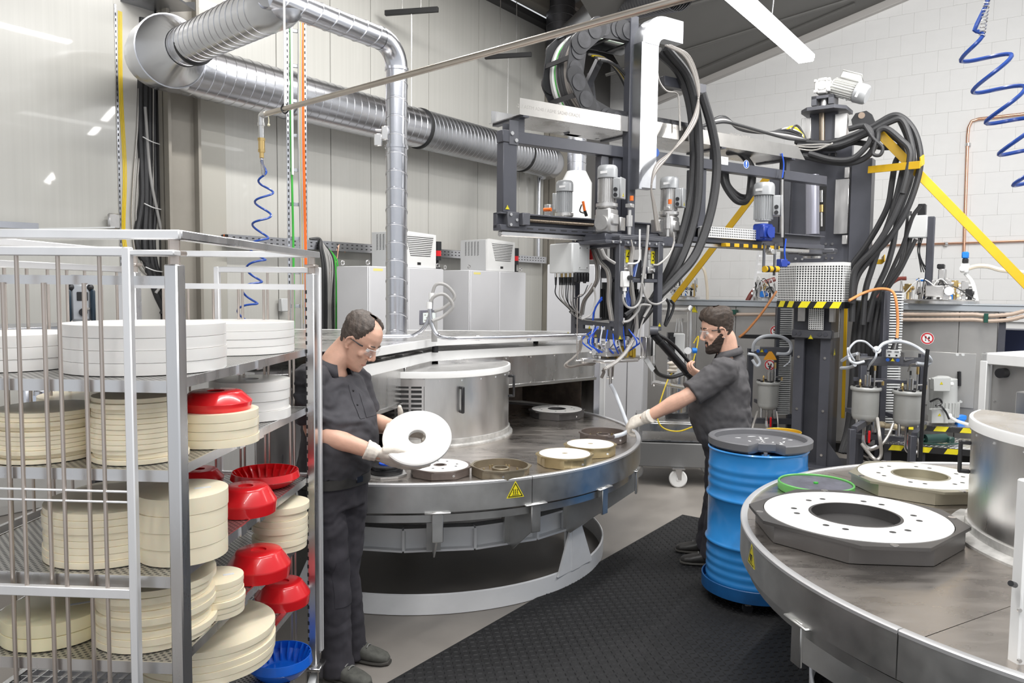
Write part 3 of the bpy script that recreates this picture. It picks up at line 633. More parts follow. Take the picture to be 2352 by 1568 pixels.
def mould(px, py, zt, r, body, kind, label, rot=10, hole=.02, R=None, cut=.5, nh=8, rh=.0075, RH=.6, deep=TZ):
    p = PZ(px, py, zt); M0 = Matrix.Translation((p.x, p.y, TZ)) @ Matrix.Rotation(radians(rot), 4, 'Z'); h = zt - TZ; R = R or r * 1.03
    t = thing('mould', label, 'mould', M0)
    lo = octo(r * 1.018, cut * 1.25, 45); hi = octo(r * 1.03, cut, 45)
    def ringed(out, z0, z1, rin, name, m):          # plate with a round opening
        n = 64; ang = [2 * pi * k / n for k in range(n)]; b = MB(M0); op = []
        for a in ang:
            d = Vector((cos(a), sin(a))); best = 9
            for i in range(len(out)):
                x0, y0 = out[i]; x1, y1 = out[(i + 1) % len(out)]; ex, ey = x1 - x0, y1 - y0; den = d.x * ey - d.y * ex
                if abs(den) > 1e-9:
                    s = (x0 * ey - y0 * ex) / den
                    if s > 0: best = min(best, s)
            op.append((best * d.x, best * d.y))
        vs = [(x, y, z) for z in (z0, z1) for x, y in op] + [(rin * cos(a), rin * sin(a), z) for z in (z0, z1) for a in ang]; fs = []
        for k in range(n):
            j = (k + 1) % n
            fs += [(k, j, n + j, n + k), (n + k, n + j, 3 * n + j, 3 * n + k), (2 * n + k, 3 * n + k, 3 * n + j, 2 * n + j), (k, 2 * n + k, 2 * n + j, j)]
        b.add(vs, fs); return b.build(name, m, t, sharp=20)
    ringed(lo, .002, h * .82, r, 'mould_body', body)
    ringed(hi, h * .82, h - .002, r * 1.005, 'mould_flange', body)
    if kind == 'open':
        annulus(MB(M0), 0, r, .004, .014).build('mould_floor', mat('mould_floor_steel', (.30, .25, .20), .35, .8, var=.2), t)
        annulus(MB(M0), r * .24, r * .32, .014, h * .72, 32).build('core_ring', body, t)
        for k in range(6):
            a = radians(20 + 60 * k)
            for s in (-.09, .09): MB(M0).cyl((r * .62 * cos(a + s), r * .62 * sin(a + s), .014), (r * .62 * cos(a + s), r * .62 * sin(a + s), h * .62), .005 if r < .3 else .008, n=8).build('pin', GOLDM, t)
    else:
        cols = {'white': PUWHITE, 'ivory': mat('ivory_polyurethane', (.86, .845, .76), .2, sss=.05)}
        d = MB(M0); annulus(d, hole, r * .995, .01, h, 72, .001); dd = d.build('cast_disc', cols.get(kind, PUWHITE), t)
        if hole > .03: annulus(MB(M0), hole - .012, hole, .012, h + .001, 48).build('core_ring', body, t); annulus(MB(M0), 0, hole - .01, .004, h * .45, 40).build('core_floor', body, t)
        else: MB(M0).cyl((0, 0, .01), (0, 0, h - .003), hole, n=20).build('core_pin', body, t)
        if nh:
            for k in range(nh):
                a = radians(8 + 360 * k / nh + (6 if k % 2 else -6)); x, y = r * RH * cos(a), r * RH * sin(a)
                MB(M0).lathe([(0, .0007), (rh, .0007), (rh * 1.06, -.001)], 14, R=Matrix.Translation((x, y, h))).build('screw_hole', HOLEM, t)
    if R > .3:
        for k in range(4):
            a = radians(-90 + 90 * k); x, y = r * 1.075 * cos(a), r * 1.075 * sin(a)
            MB(M0).cyl((x, y, h - .004), (x, y, h + .001), .016, n=20).build('screw_cap', CHROME, t)
    else: bolts([M0 @ Vector((R * 1.0 * cos(a), R * 1.0 * sin(a), h * .4)) for a in (radians(-70),)], (0, -1, 0), .007, CHROME, t)
    return t
mould(1011, 1067, .890, .158, BROWNM, 'white', 'brown octagonal mould filled with a white ring, nearest to the disc in the worker\'s hands', 12, .038, nh=8)
mould(1150, 1066, .895, .152, BRONZE, 'open', 'empty bronze mould with pins and centre ring on the front edge of the turntable', -14)
mould(1297, 1040, .905, .152, GOLDM, 'white', 'gold octagonal mould with small centre hole, nearer of the two gold ones', 18, .018, nh=0)
mould(1356, 1018, .905, .148, GOLDM, 'white', 'gold octagonal mould with drips on its side, behind the other gold one', 18, .018, nh=0)
M5 = mould(1386, 990, .905, .150, BROWNM, 'open', 'empty brown mould at the right rim being filled from the hose', 20)
mould(1279, 938, .905, .205, DARKM, 'white', 'dark mould with a white ring standing inside the oven opening', 24, .075, nh=8, rh=.007, RH=.68)
mould(1964, 1181, .925, .372, MOLDD, 'white', 'very large dark mould with white ring and big round opening in foreground', -4, .187, nh=12, rh=.013, RH=.66, cut=.46)
mould(2114, 1090, .915, .305, BEIGEM, 'ivory', 'large beige mould with ivory ring behind the dark one on the right turntable', 6, .142, nh=12, rh=.011, RH=.68, cut=.46)
p = PZ(1874, 1107, .885); GD = thing('green_tray', 'round green rimmed tray with dark grey top on the right turntable', 'tray', (p.x, p.y, TZ)); T = Matrix.Translation((p.x, p.y, TZ))
MB(T).lathe([(0, .002), (.183, .002), (.188, .01), (.188, .044), (.183, .048), (.178, .044), (.178, .030)], 48).build('rim', mat('green_rim', (.12, .42, .10), .4), GD)
annulus(MB(T), 0, .1775, .024, .038).build('insert', mat('slate_insert', (.10, .10, .125), .5, var=.4, vs=14), GD); MB(T).cyl((0, 0, .036), (0, 0, .045), .012, n=12).build('knob', GREEN, GD)
p = PZ(888, 1078, .87); PC = thing('pulley_mould', 'small black wheel with blue core lying on a grey plate beside the left worker', 'mould', (p.x, p.y, TZ)); T = Matrix.Translation((p.x, p.y, TZ)) @ Matrix.Rotation(.3, 4, 'Z')
MB(T).prism(octo(.105, .55), .001, .012).build('base_plate', CAST, PC)
MB(T).lathe([(0, .012), (.085, .012), (.09, .02), (.09, .034), (.078, .036), (.074, .046), (.086, .05), (.086, .058), (.05, .06), (0, .06)], 36).build('black_wheel', BLACK, PC)
MB(T).lathe([(0, .058), (.042, .058), (.042, .068), (0, .07)], 24).build('blue_core', BLUE, PC)
# ================================================================ shelf trolley on the left
FR = Fr((-.952, 2.19, 0), 3.35); FRi = FR.inverted()
RK = thing('shelf_trolley', 'tall aluminium shelf trolley with barred gates, loaded with discs and pans', 'trolley', FR)
SHZ = [1.60, 1.343, 1.032, .776, .527, .222]; RW = .80; RD = 1.215
def perf_mat(name, k, dark=.05, base=(.50, .49, .475)):   # punched sheet: dark round holes in bare metal
    m = mat(name, base, .34, .9, var=.1, vs=6); nt = m.node_tree; N, L = nt.nodes, nt.links; b = N['Principled BSDF']
    tc = N.new('ShaderNodeTexCoord'); s = N.new('ShaderNodeSeparateXYZ'); L.new(tc.outputs['Object'], s.inputs[0])
    def mth(op, a, c=None, v=None):
        n = N.new('ShaderNodeMath'); n.operation = op; L.new(a, n.inputs[0])
        if c is not None: L.new(c, n.inputs[1])
        if v is not None: n.inputs[1].default_value = v
        return n.outputs[0]
    sx = mth('SINE', mth('MULTIPLY', s.outputs[0], v=k)); sy = mth('SINE', mth('MULTIPLY', s.outputs[1], v=k))
    h = mth('GREATER_THAN', mth('MULTIPLY', sx, sy), v=.22)
    old = b.inputs['Base Color'].links[0].from_socket; mx = N.new('ShaderNodeMix'); mx.data_type = 'RGBA'
    L.new(h, mx.inputs[0]); L.new(old, mx.inputs[6]); mx.inputs[7].default_value = (dark, dark, dark, 1); L.new(mx.outputs[2], b.inputs['Base Color'])
    inv = mth('SUBTRACT', h, v=1.0); ab = mth('ABSOLUTE', inv); ab2 = mth('MULTIPLY', ab, v=.9); L.new(ab2, b.inputs['Metallic']); return m
PERF = perf_mat('punched_shelf_sheet', 2 * pi / .024)
for x, y, nm in ((0, 0, 0), (0, RD, 1), (-RW, 0, 2), (-RW, RD, 3)):
    MB(FR).bb(x - .019, x + .019, y - .026, y + .026, .17, 1.93, .004).build('post', RACKM, RK)
    MB(FR).cyl((x, y, 1.92), (x, y, 2.0), .016, n=16).bb(x - .024, x + .024, y - .03, y + .03, 1.955, 1.968, .003).build('post_pin', RODM, RK)
    cs = MB(FR).bb(x - .04, x + .04, y - .05, y + .05, .155, .17, .003).bb(x - .03, x - .024, y - .03, y + .03, .06, .155).bb(x + .024, x + .03, y - .03, y + .03, .06, .155).build('caster', CHROME, RK)
    MB(FR @ Matrix.Translation((x, y, .0625)) @ Matrix.Rotation(pi / 2, 4, 'Y')).lathe([(.02, -.017), (.058, -.017), (.062, -.01), (.062, .01), (.058, .017), (.02, .017)], 24, close=True).build('wheel', WHITEP, cs)
    sl = MB(FR)
    for k in range(44 if y else 0):
        z = .25 + k * .037; sl.bb(x - .0195, x - .0155, y - .0266, y - .018, z, z + .016); sl.bb(x - .0197, x - .012, y - .0268, y - .0255, z, z + .016)
    if y: sl.build('slot', BLACKM, RK, kind='stuff', flat=True)
for i, z in enumerate(SHZ):
    if i == 4:
        sh = MB(FR).bb(-RW + .02, -.02, .0, .028, z - .03, z, .003).bb(-RW + .02, -.02, RD - .028, RD, z - .03, z, .003).bb(-.048, -.02, .03, RD - .03, z - .03, z, .003).bb(-RW + .02, -RW + .048, .03, RD - .03, z - .03, z, .003).build('shelf', RACKM, RK)
        for k in range(27): MB(FR).bb(-RW + .05, -.05, .05 + k * .043, .054 + k * .043, z - .026, z - .001).build('grating_bar', RACKM, sh)
        for k in range(17): MB(FR).bb(-RW + .075 + k * .042, -RW + .079 + k * .042, .03, RD - .03, z - .022, z).build('grating_bar', RACKM, sh)
    else:
        sh = MB(FR).bb(-RW + .022, -.022, .0, RD, z - .006, z - .002).build('shelf', PERF, RK, flat=True)
        MB(FR).bb(-RW + .02, -.02, -.006, .0, z - .034, z).bb(-RW + .02, -.02, RD, RD + .006, z - .034, z).bb(-.024, -.018, .03, RD - .03, z - .030, z).bb(-RW + .018, -RW + .024, .03, RD - .03, z - .030, z).build('shelf_edge', RACKM, sh)
        for k in (.38, .52): MB(FR).bb(-.0185, -.012, k * RD, k * RD + .045, z - .034, z + .002).build('shelf_clip', RACKM, sh)
def flat(p, q, w_, h, name, m=RACKW): return MB(FR).bar(p, q, w_, h, ch=.003).build(name, m, RK)
flat((-RW - .03, -.01, 2.012), (.03, -.01, 2.012), .042, .026, 'top_rail'); flat((-RW - .03, RD + .01, 2.012), (.03, RD + .01, 2.012), .042, .026, 'top_rail')
flat((.012, -.02, 2.012), (.012, RD + .02, 2.012), .042, .026, 'top_rail', RACKM); flat((-RW, -.02, 2.012), (-RW, RD + .02, 2.012), .042, .026, 'top_rail')
def gate(p, q, z0, z1, offs, mids=(), top=True, frame=True, name='gate', r=.0058):   # tube frame with upright bars
    p, q = Vector(p), Vector(q); d = q - p; up = Vector((0, 0, 1)); root = None
    g_ = MB(FR).bar(p + up * z1, q + up * z1, .022, .026, ch=.003)
    root = g_.build(name, RACKW, RK)
    if frame:
        for e in (p, q): MB(FR).bar(e + up * z0, e + up * (z1 + .013), .024, .024, ch=.003).build('gate_upright', RACKW, root)
    for z, hh in mids: MB(FR).bar(p + up * z, q + up * z, .02 if hh > .01 else .008, hh, ch=.002).build('gate_rail', RACKW, root)
    MB(FR).bar(p + up * z0, q + up * z0, .02, .024, ch=.002).build('gate_rail', RACKW, root)
    for o in offs:
        b = p + d * (o / d.length); MB(FR).cyl(b + up * z0, b + up * z1, r, n=8).build('gate_bar', RODM, root)
    return root
gate((-.88, -.055, 0), (-.105, -.055, 0), .21, 1.962, [.10 + .119 * k for k in range(6)], mids=((1.0, .028), (1.292, .006), (1.262, .006)))
MB(FR).bb(-.105, .03, -.062, -.02, 1.952, 1.968, .003).build('gate_hinge', RACKW, RK)
MB(FR).bar((-RW + .02, -.012, 1.884), (-.02, -.012, 1.884), .006, .026).build('bar_rail', RACKM, RK)
for k in range(6): MB(FR).cyl((-.135 - .119 * k, -.018, .19), (-.135 - .119 * k, -.018, 1.875), .0062, n=8).build('upright_rod', RODM, RK)
gate((-.445, RD + .05, 0), (.015, RD + .05, 0), .21, 1.945, [.115 * k for k in range(1, 4)], mids=((1.02, .026),))
MB(FR).bar((-RW + .02, RD - .035, 1.87), (-.02, RD - .035, 1.87), .006, .024).build('bar_rail', RACKW, RK)
for k in range(6): MB(FR).cyl((-.105 - .114 * k, RD + .012, .19), (-.105 - .114 * k, RD + .012, 1.87), .0058, n=8).build('upright_rod', RODM, RK)
gate((-RW - .045, .35, 0), (-RW - .045, RD - .02, 0), .21, 1.94, [.115 * k for k in range(1, 8)], mids=((1.02, .026),))
# ---------------------------------------------------------------- stacked cast discs
ORD = ['topmost', 'second', 'third', 'fourth', 'fifth', 'sixth', 'seventh', 'eighth', 'ninth', 'tenth', 'eleventh', 'twelfth', 'thirteenth', 'fourteenth']
def stack(pxl, pxr, yf, shelf, n, h, m, where, jit=.004, hole=0.0, edge=.0016, sticker=False, r=None, pxc=None):
    z0 = SHZ[shelf]; pc = (pxl + pxr) / 2 if pxc is None else pxc
    yfront = max(PZ(pc, yf, z0).y, 2.235)
    if r is None: hw = (pxr - pxl) / 2; yc = yfront / (1 - hw / F); r = hw * yc / F
    else: yc = yfront + r
    c = PD(pc, 784, yc); rnd = random.Random(int(pc * 7 + shelf)); th = h / n; last = None
    for k in range(n):
        x, y = c.x + rnd.uniform(-jit, jit), c.y + rnd.uniform(-jit, jit); rr = r * (1 + rnd.uniform(-1.4, .6) * jit / r * 1.0)
        e = min(edge, th * .10); b = MB(Matrix.Translation((x, y, z0 + k * th)) @ Matrix.Rotation(rnd.uniform(0, 6), 4, 'Z'))
        pr = [(hole, .0005), (hole, th - .0005), (rr - e, th - .0005), (rr - e * .3, th - e * .4), (rr, th * .5), (rr - e * .3, e * .4), (rr - e, .0005)]
        if hole > 0: b.lathe(pr, 56, close=True)
        else: b.lathe([(0, .0005)] + pr[::-1][0:0] + [(rr - e, .0005), (rr - e * .3, e * .4), (rr, th * .5), (rr - e * .3, th - e * .4), (rr - e, th - .0005), (0, th - .0005)], 56)
        # meshes live at their own base so that each disc can be lifted off
        o = b.build('cast_disc', m, None, sharp=50); M_ = Matrix.Translation((x, y, z0 + k * th)); o.data.transform(M_.inverted()); o.matrix_world = M_; WM[o.name] = M_
        d = n - 1 - k; tag(o, '%s disc %s' % (ORD[d] + ('' if d == 0 else ' from top') if k or n == 1 else 'bottom', where), 'disc', 'discs ' + where)
        last = o
    if sticker:
        s = MB(Matrix.Translation((c.x, c.y, z0 + h)) @ Matrix.Rotation(.5, 4, 'Z')).bb(r * .25, r * .62, -r * .12 - .004, -r * .12 + .010, -.0003, .0006).build('sticker', mat('paper_sticker', (.72, .74, .78), .5), last)
    return c, r, z0 + h
stack(-130, 165, 858, 0, 3, .112, PUWHITE, 'in the white stack at the left end of the top shelf', .003)
stack(163, 510, 865, 0, 4, .150, PUWHITE, 'in the big white stack at the front of the top shelf', .002)
stack(400, 672, 818, 0, 4, .125, PUWHITE, 'in the white stack at the back of the top shelf', .002)
stack(-8, 215, 1075, 1, 11, .150, CREAM, 'in the uneven cream stack at the left of the second shelf', .006)
stack(212, 418, 1085, 1, 13, .195, CREAM, 'in the tall cream stack at the front of the second shelf', .005)
gx, gr, gz = stack(398, 590, 1033, 1, 4, .112, CREAM, 'in the cream stack under the red pan', .002)
stack(482, 662, 972, 1, 4, .155, PUWHITE, 'in the white holed stack at the back of the second shelf', .003, hole=.035)
stack(100, 330, 985, 1, 3, .105, CREAM, 'in the low cream stack behind the front ones, second shelf', .003)
stack(107, 400, 1345, 2, 8, .164, CREAM, 'in the wide stack at the front of the third shelf', .003)
stack(312, 512, 1305, 2, 4, .205, CREAM, 'in the thick cream stack by the red pan, third shelf', .003, sticker=True)
stack(150, 390, 1215, 2, 3, .085, CREAM, 'in the shaded stack behind the wide one, third shelf', .003)
stack(578, 703, 1275, 3, 7, .190, CREAM, 'in the slim stack at the back of the fourth shelf', .004)
stack(420, 552, 1430, 3, 6, .122, CREAM, 'in the small stack with a sticker, fourth shelf', .003, sticker=True)
stack(213, 475, 1560, 3, 9, .187, CREAM, 'in the wavy cream stack behind the front post', .006)
stack(-5, 225, 1535, 3, 2, .082, CREAMY, 'in the yellowish pair at the left of the fourth shelf', .001, edge=.008, sticker=True)
stack(110, 290, 1410, 3, 3, .10, CREAM, 'in the stack behind the yellowish pair, fourth shelf', .003)
stack(300, 612, 1585, 4, 5, .12, CREAM, 'in the broad cream stack on the grating shelf', .005, r=.24, pxc=463)
# ---------------------------------------------------------------- cake-pan shaped moulds
def pan(c, z, r, h, m, label, up=False, rib=False):
    M_ = Matrix.Translation((c.x, c.y, z)) @ Matrix.Rotation(.4, 4, 'Z'); t = thing('casting_pan', label, 'pan', M_, None)
    P = [(r * .24, .0), (r * .66, .0), (r * .71, h * .03), (r * .75, h * .10), (r * .985, h * .52), (r, h * .57), (r * .995, h * .63), (r * .955, h), (r * .93, h), (r * .965, h * .60), (r * .72, h * .13), (r * .66, h * .06), (r * .24, h * .06)]
    if not up: P = [(a, h - b + .0) for a, b in P]
    b = MB(M_); b.lathe(P, 56, close=True).lathe([(.0, .004 if up else h - .012), (r * .24, .004 if up else h - .012), (r * .24, .010 if up else h - .006), (0, .010 if up else h - .006)], 24); b.build('shell', m, t, sharp=30)
    if up:
        for k in range(22):
            a = 2 * pi * k / 22; MB(M_ @ Matrix.Rotation(a, 4, 'Z')).prism([(r * .70, h * .1), (r * .962, h * .57), (r * .945, h * .97), (r * .90, h * .97), (r * .72, h * .45)], -.0035, .0035, Matrix(((1, 0, 0, 0), (0, 0, -1, 0), (0, 1, 0, 0), (0, 0, 0, 1)))).build('rib', m, t)
    return t
def pan_at(px, yf, shelf, r, h, m, label, up=False):
    y = PZ(px, yf, SHZ[shelf]).y + r * (.72 if up else 1); return pan(PD(px, 784, y), SHZ[shelf], r, h, m, label, up)
pan(gx, gz, .118, .062, RED, 'red pan turned upside down on top of the cream stack, second shelf')
pan_at(560, 1195, 2, .112, .098, RED, 'red pan lying upside down in the middle of the third shelf')
pan_at(606, 1128, 2, .142, .062, RED, 'open red pan with ribs standing upright at the back of the third shelf', True)
pan_at(452, 1125, 2, .10, .065, RED, 'red pan mostly hidden behind the thick cream stack, third shelf')
pan_at(588, 1348, 3, .118, .10, RED, 'red pan lying upside down beside the slim stack, fourth shelf')
pan_at(643, 1410, 4, .115, .095, RED, 'red pan lying upside down on the grating shelf')
pan_at(636, 1572, 5, .135, .085, BLUEPAN, 'open blue pan with ribs standing on the lowest shelf', True)
# ================================================================ casting machine: swivel arm
GA = 56.5
FG = Fr((PD(1150, 505, 5.4).x, 5.4, 0), GA); GX = FG.to_3x3() @ Vector((1, 0, 0)); GY = FG.to_3x3() @ Vector((0, 1, 0)); G0 = FG @ Vector((0, 0, 0)); UZ = Vector((0, 0, 1))
def G(px, py, x=0.0): return PP(px, py, G0 + GX * x, GX)            # photo pixel on the plane x of the arm frame
def gy(px, x=0.0): return (G(px, 600, x) - G0).dot(GY)
AR = thing('swivel_arm', 'long dark grey swivel arm of two beams carrying motors, cable tray and hoses', 'machine arm', FG)
zU = G(1194, 302).z; zL = G(1176, 488).z; yE = gy(1893)
mbG = lambda: MB(FG)
mbG().bb(-.08, 0, .01, yE, zU - .083, zU, .004).build('upper_beam', ANTH, AR)
mbG().bb(-.005, .002, .065, .14, zU - .095, zU + .07).bb(-.09, -.08, .065, .14, zU - .09, zU + .06).build('end_bracket', ANTHL, AR)
bolts([FG @ Vector((.002, y, z)) for y, z in ((.085, zU - .02), (.12, zU - .065))], GX, .014, CHROME, AR, .008)
yb = gy(1430); mbG().bb(-.003, .004, yb, yb + .07, zU - .095, zU + .05).build('end_bracket', ANTHL, AR)
bolts([FG @ Vector((.004, y, z)) for y, z in ((yb + .02, zU - .02), (yb + .05, zU - .06))], GX, .014, CHROME, AR, .008)
for a, b in ((.02, .135), (gy(1604), gy(1622)), (gy(1365, -.08), gy(1383, -.08)), (gy(1392, -.08), gy(1424, -.08))):
    mbG().bb(-.09 if a < 1 else -.16, -.005 if a < .5 else -.02, a, b, zL, zU - .083, .004).build('upright', ANTH, AR)
# lower beam: hollow channel with spindle, slots and guide rail
lb = mbG().bb(-.10, -.05, 0, yE, zL - .11, zL, .003).bb(-.10, .0, 0, yE, zL - .125, zL - .085, .003).bb(-.10, 0, 0, yE, zL - .012, zL, .003).build('lower_beam', ANTH, AR)
mbG().bb(-.06, .012, .05, .15, zL - .10, zL + .005, .004).bb(-.02, .05, .15, .215, zL - .085, zL - .0, .004).build('spindle_bearing', ANTHL, AR)
bolts([FG @ Vector((.012, y, z)) for y, z in ((.075, zL - .015), (.075, zL - .085), (.125, zL - .05))], GX, .011, CHROME, AR, .008)
y1 = gy(1362); sp = [(.0125, 0)]
for k in range(120): sp += [(.0125, k * .0075), (.0148, k * .0075 + .003)]
MB(FG @ Matrix.Translation((-.02, .21, zL - .045)) @ Matrix.Rotation(-pi / 2, 4, 'X')).lathe([(a, z) for a, z in sp if z <= y1 - .2], 12).build('spindle', mat('oily_spindle', (.23, .19, .15), .35, .9), AR)
sl = mbG()
for k in range(9): sl.bb(-.002, .0008, .22 + k * .10, .275 + k * .10, zL - .108, zL - .1)
sl.build('slot', BLACKM, AR, kind='stuff', flat=True)
mbG().bb(-.07, -.02, .02, yE - .2, zL - .165, zL - .128, .006).build('guide_rail', STEEL, AR)
tri_sign(face_M(FG @ Vector((.0, .055, zL + .03)), GX), .035, AR)
# stainless cable tray on top
tz = G(1190, 262, .05).z; ty0 = gy(1190, .05); ty1 = gy(1833, .05); tw = .40
mbG().bb(.05 - tw, .05, ty0, ty1, tz, tz + .003).build('tray_floor', STEEL, AR)
mbG().prism([(ty0, tz), (ty1 + .05, tz), (ty1 - .06, tz + .112), (ty0, tz + .112)], .048, .051, Matrix(((0, 0, 1, 0), (1, 0, 0, 0), (0, 1, 0, 0), (0, 0, 0, 1)))).build('tray_side', mat('mill_finish_steel', (.54, .52, .49), .32, 1, var=.14, vs=4), AR)
mbG().bb(.05 - tw - .003, .05 - tw, ty0 + .02, ty1, tz, tz + .10).build('tray_side', STEEL, AR)
def printed(txt, px, py, s):                          # faint mill print along the tray side
    q = G(px, py, .0512); text_obj('mill_print', txt, face_M(q, GX) , s, PRINT, AR, .0002)
printed('-2. / ASTM A240 / ASME SA240 GRADE', 1262, 255, .034); printed('FIN 2B MADE IN', 1545, 293, .032); printed('HEAT NO CHARGE', 1700, 312, .030)
for y in (ty0 + .03, gy(1440), gy(1640), gy(1800)): mbG().bb(.05 - tw, .05, y, y + .05, tz - .012, tz - .001).bb(-.08, -.005, y, y + .05, zU, tz - .012).build('tray_support', ANTH, AR)
# round mandatory sign and small plate on the upper beam
def on_beam(px, py): return face_M(G(px, py, .0006), GX)
d = disc_sign(on_beam(1714, 377), .036, SIGNW, AR, 'mandatory_sign'); MB(on_beam(1714, 377)).lathe([(0, .0008), (.033, .0008), (.033, .0013), (0, .0013)], 24).build('blue_field', SIGNB, d)
MB(on_beam(1714, 377)).prism([(-.005, -.006), (.005, -.006), (.008, .024), (-.008, .024)], .0013, .0018).lathe([(0, .0013), (.006, .0013), (.006, .0018), (0, .0018)], 12, R=Matrix.Translation((0, -.017, 0))).build('exclamation_mark', SIGNW, d)
d2 = disc_sign(on_beam(1507, 350), .034, SIGNB, AR, 'mandatory_sign')
pl = MB(on_beam(1664, 369)).bb(-.045, .045, -.033, .033, 0, .001).build('label_plate', SIGNW, AR)
lm = MB(on_beam(1664, 369))
for k in range(5): lm.bb(-.03 + .004 * k % .01, .03, .018 - k * .010, .021 - k * .010, .001, .0013)
lm.build('small_print', PRINT, pl)
# upright galvanised cable duct with bend, and its mast
mx = .16; ya, yb2 = gy(1466, mx), gy(1503, mx); zb = G(1485, 432, mx).z; zt = G(1485, 98, mx).z; wd = yb2 - ya
mbG().bb(mx - .10, mx, ya, yb2, zb, zt, .003).build('cable_duct', SPANG, AR)
mbG().bb(mx - .105, mx + .004, ya - .012, ya + .016, zb - .01, zt).build('duct_cover', GALVD, AR)
Rb = wd + .06; rings = []
for k in range(9):
    a = radians(90 * k / 8); cy, cz = yb2 + .06, zt
    o, i = Rb, .06
    rings.append([FG @ Vector((x, cy - q * cos(a), cz + q * sin(a))) for x, q in ((mx, o), (mx, i), (mx - .10, i), (mx - .10, o))])
rings.append([p + GY * .19 for p in rings[-1]]); MB().loft(rings).build('duct_bend', SPANG, AR, sharp=50)
mbG().bb(mx - .17, mx - .10, ya - .03, ya + .05, 2.1, zt + .22, .004).build('mast', ANTH, AR)
mbG().bar((mx - .06, ya + .05, zt - .02), (mx - .06, ya + .36, zt + .20), .05, .05).build('duct_strut', ANTH, AR)
mbG().bb(mx - .16, mx - .10, gy(1505), gy(1600), G(1540, 215, -.1).z, G(1540, 215, -.1).z + .075, .003).build('cross_bar', ANTH, AR)
mbG().bar((-.25, gy(1340), tz), (-.25, gy(1420), tz + .62), .05, .05).bar((-.30, gy(1425), tz), (-.3, gy(1405), tz + .5), .05, .02).bb(-.34, -.28, gy(1352), gy(1384), tz, tz + .55).build('chain_stand', ANTHL, AR)
# ---------------------------------------------------------------- gearmotors on the arm
def motor(M, s, col, box=1, gear=CAST, parent=None, name='gearmotor', boxdir=0, gh=.16, fan=True):
    b = MB(M); r = .062 * s
    b.lathe([(0, .245 * s), (r * .86, .245 * s), (r * 1.02, .235 * s), (r * 1.08, .215 * s), (r * 1.08, .165 * s), (r * .98, .162 * s)], 28); o = b.build('fan_cover', MOTOR, parent) 
    f = MB(M).lathe([(0, 0), (r * .82, 0), (r * .82, .165 * s), (0, .165 * s)], 24)
    for k in range(22):
        a = 2 * pi * k / 22; f.add([(r * .78, -.0025 * s, .01 * s), (r * 1.0, -.0015 * s, .01 * s), (r * 1.0, .0015 * s, .01 * s), (r * .78, .0025 * s, .01 * s), (r * .78, -.0025 * s, .158 * s), (r * 1.0, -.0015 * s, .158 * s), (r * 1.0, .0015 * s, .158 * s), (r * .78, .0025 * s, .158 * s)], [(0, 3, 2, 1), (4, 5, 6, 7), (0, 1, 5, 4), (1, 2, 6, 5), (2, 3, 7, 6)], Matrix.Rotation(a, 4, 'Z'))
    m = f.build(name, col, parent); o.parent = m
    tb = MB(M @ Matrix.Rotation(boxdir, 4, 'Z')).box((r * 1.25, 0, .095 * s), (.05 * s, .095 * s, .13 * s), .006 * s).box((r * 1.25 + .028 * s, 0, .095 * s), (.008 * s, .10 * s, .135 * s), .004 * s).build('terminal_box', col if col is not CAST else MOTOR, m)
    for k in (.05, .085): MB(M @ Matrix.Rotation(boxdir, 4, 'Z')).cyl((r * 1.2, -.047 * s, k * s), (r * 1.2, -.056 * s, k * s), .013 * s, n=12).build('cable_entry', BLACK, m)
    fm = M @ Matrix.Rotation(boxdir, 4, 'Z'); tri_sign(face_M(fm @ Vector((r * 1.25 + .0325 * s, 0, .05 * s)), fm.to_3x3() @ Vector((1, 0, 0))), .028 * s, m)
    if gh: MB(M).lathe([(0, 0), (r * 1.15, 0), (r * 1.15, -.02 * s), (r * .95, -.03 * s), (0, -.03 * s)], 24).box((0, 0, -.03 * s - gh * s / 2), (.115 * s, .115 * s, gh * s), .012 * s).box((.0, 0, -.03 * s - gh * s * .45), (.14 * s, .09 * s, gh * s * .5), .012 * s).cyl((0, -.058 * s, -.03 * s - gh * s * .6), (0, -.075 * s, -.03 * s - gh * s * .6), .048 * s, n=24).build('gearbox', gear, m)
    pp = MB(M).box((r * .2, -r * 1.085, .195 * s), (.05 * s, .002, .016 * s)).build('type_plate', SIGNW, m)
    return m
def frame_at(p, az): return Fr(p, az)
mz = 1.25
p = G(1394, 468, .16); motor(Fr(p, 38), 1.12, CAST, parent=AR, boxdir=.2)
p = G(1296, 490, -.22); motor(Fr(p, 30), 1.0, MOTOR, parent=AR, boxdir=2.5, gh=.1)
p = G(1536, 487, .02); motor(Fr(p, 38), 1.12, CAST, parent=AR, boxdir=.2)
# valve blocks beside the gearmotors
for px, py, x in ((1421, 515, .16), (1509, 520, .12)):
    p = G(px, py, x); M = Fr(p, 38)
    MB(M).box((0, 0, 0), (.075, .07, .10), .004).build('valve_block', STEEL, AR)
    MB(M).cyl((.09, .0, -.02), (.09, 0, .06), .024, n=16).cyl((.09, 0, .06), (.09, 0, .10), .013, n=12).cyl((.09, 0, -.08), (.09, 0, -.02), .014, n=12).box((.09, 0, .13), (.05, .05, .03), .004).build('valve', CAST, AR)
    MB(M).cyl((.11, -.01, .165), (.11, -.01, .20), .014, n=10).build('orange_plug', ORANGE, AR)
p = G(1260, 484, -.15); MB(Fr(p, 30)).box((0, 0, 0), (.05, .05, .09), .004).cyl((-.03, -.02, -.05), (.03, -.02, -.05), .016, n=10).build('valve', CAST, AR)
MB(Fr(G(1262, 482, -.1), 30)).cyl((-.03, -.03, 0), (.03, -.03, 0.0), .014, n=10).build('orange_plug', ORANGE, AR)
MB().cyl(G(1339, 462, -.1), G(1343, 484, -.1), .010, n=8).build('orange_plug', ORANGE, AR)
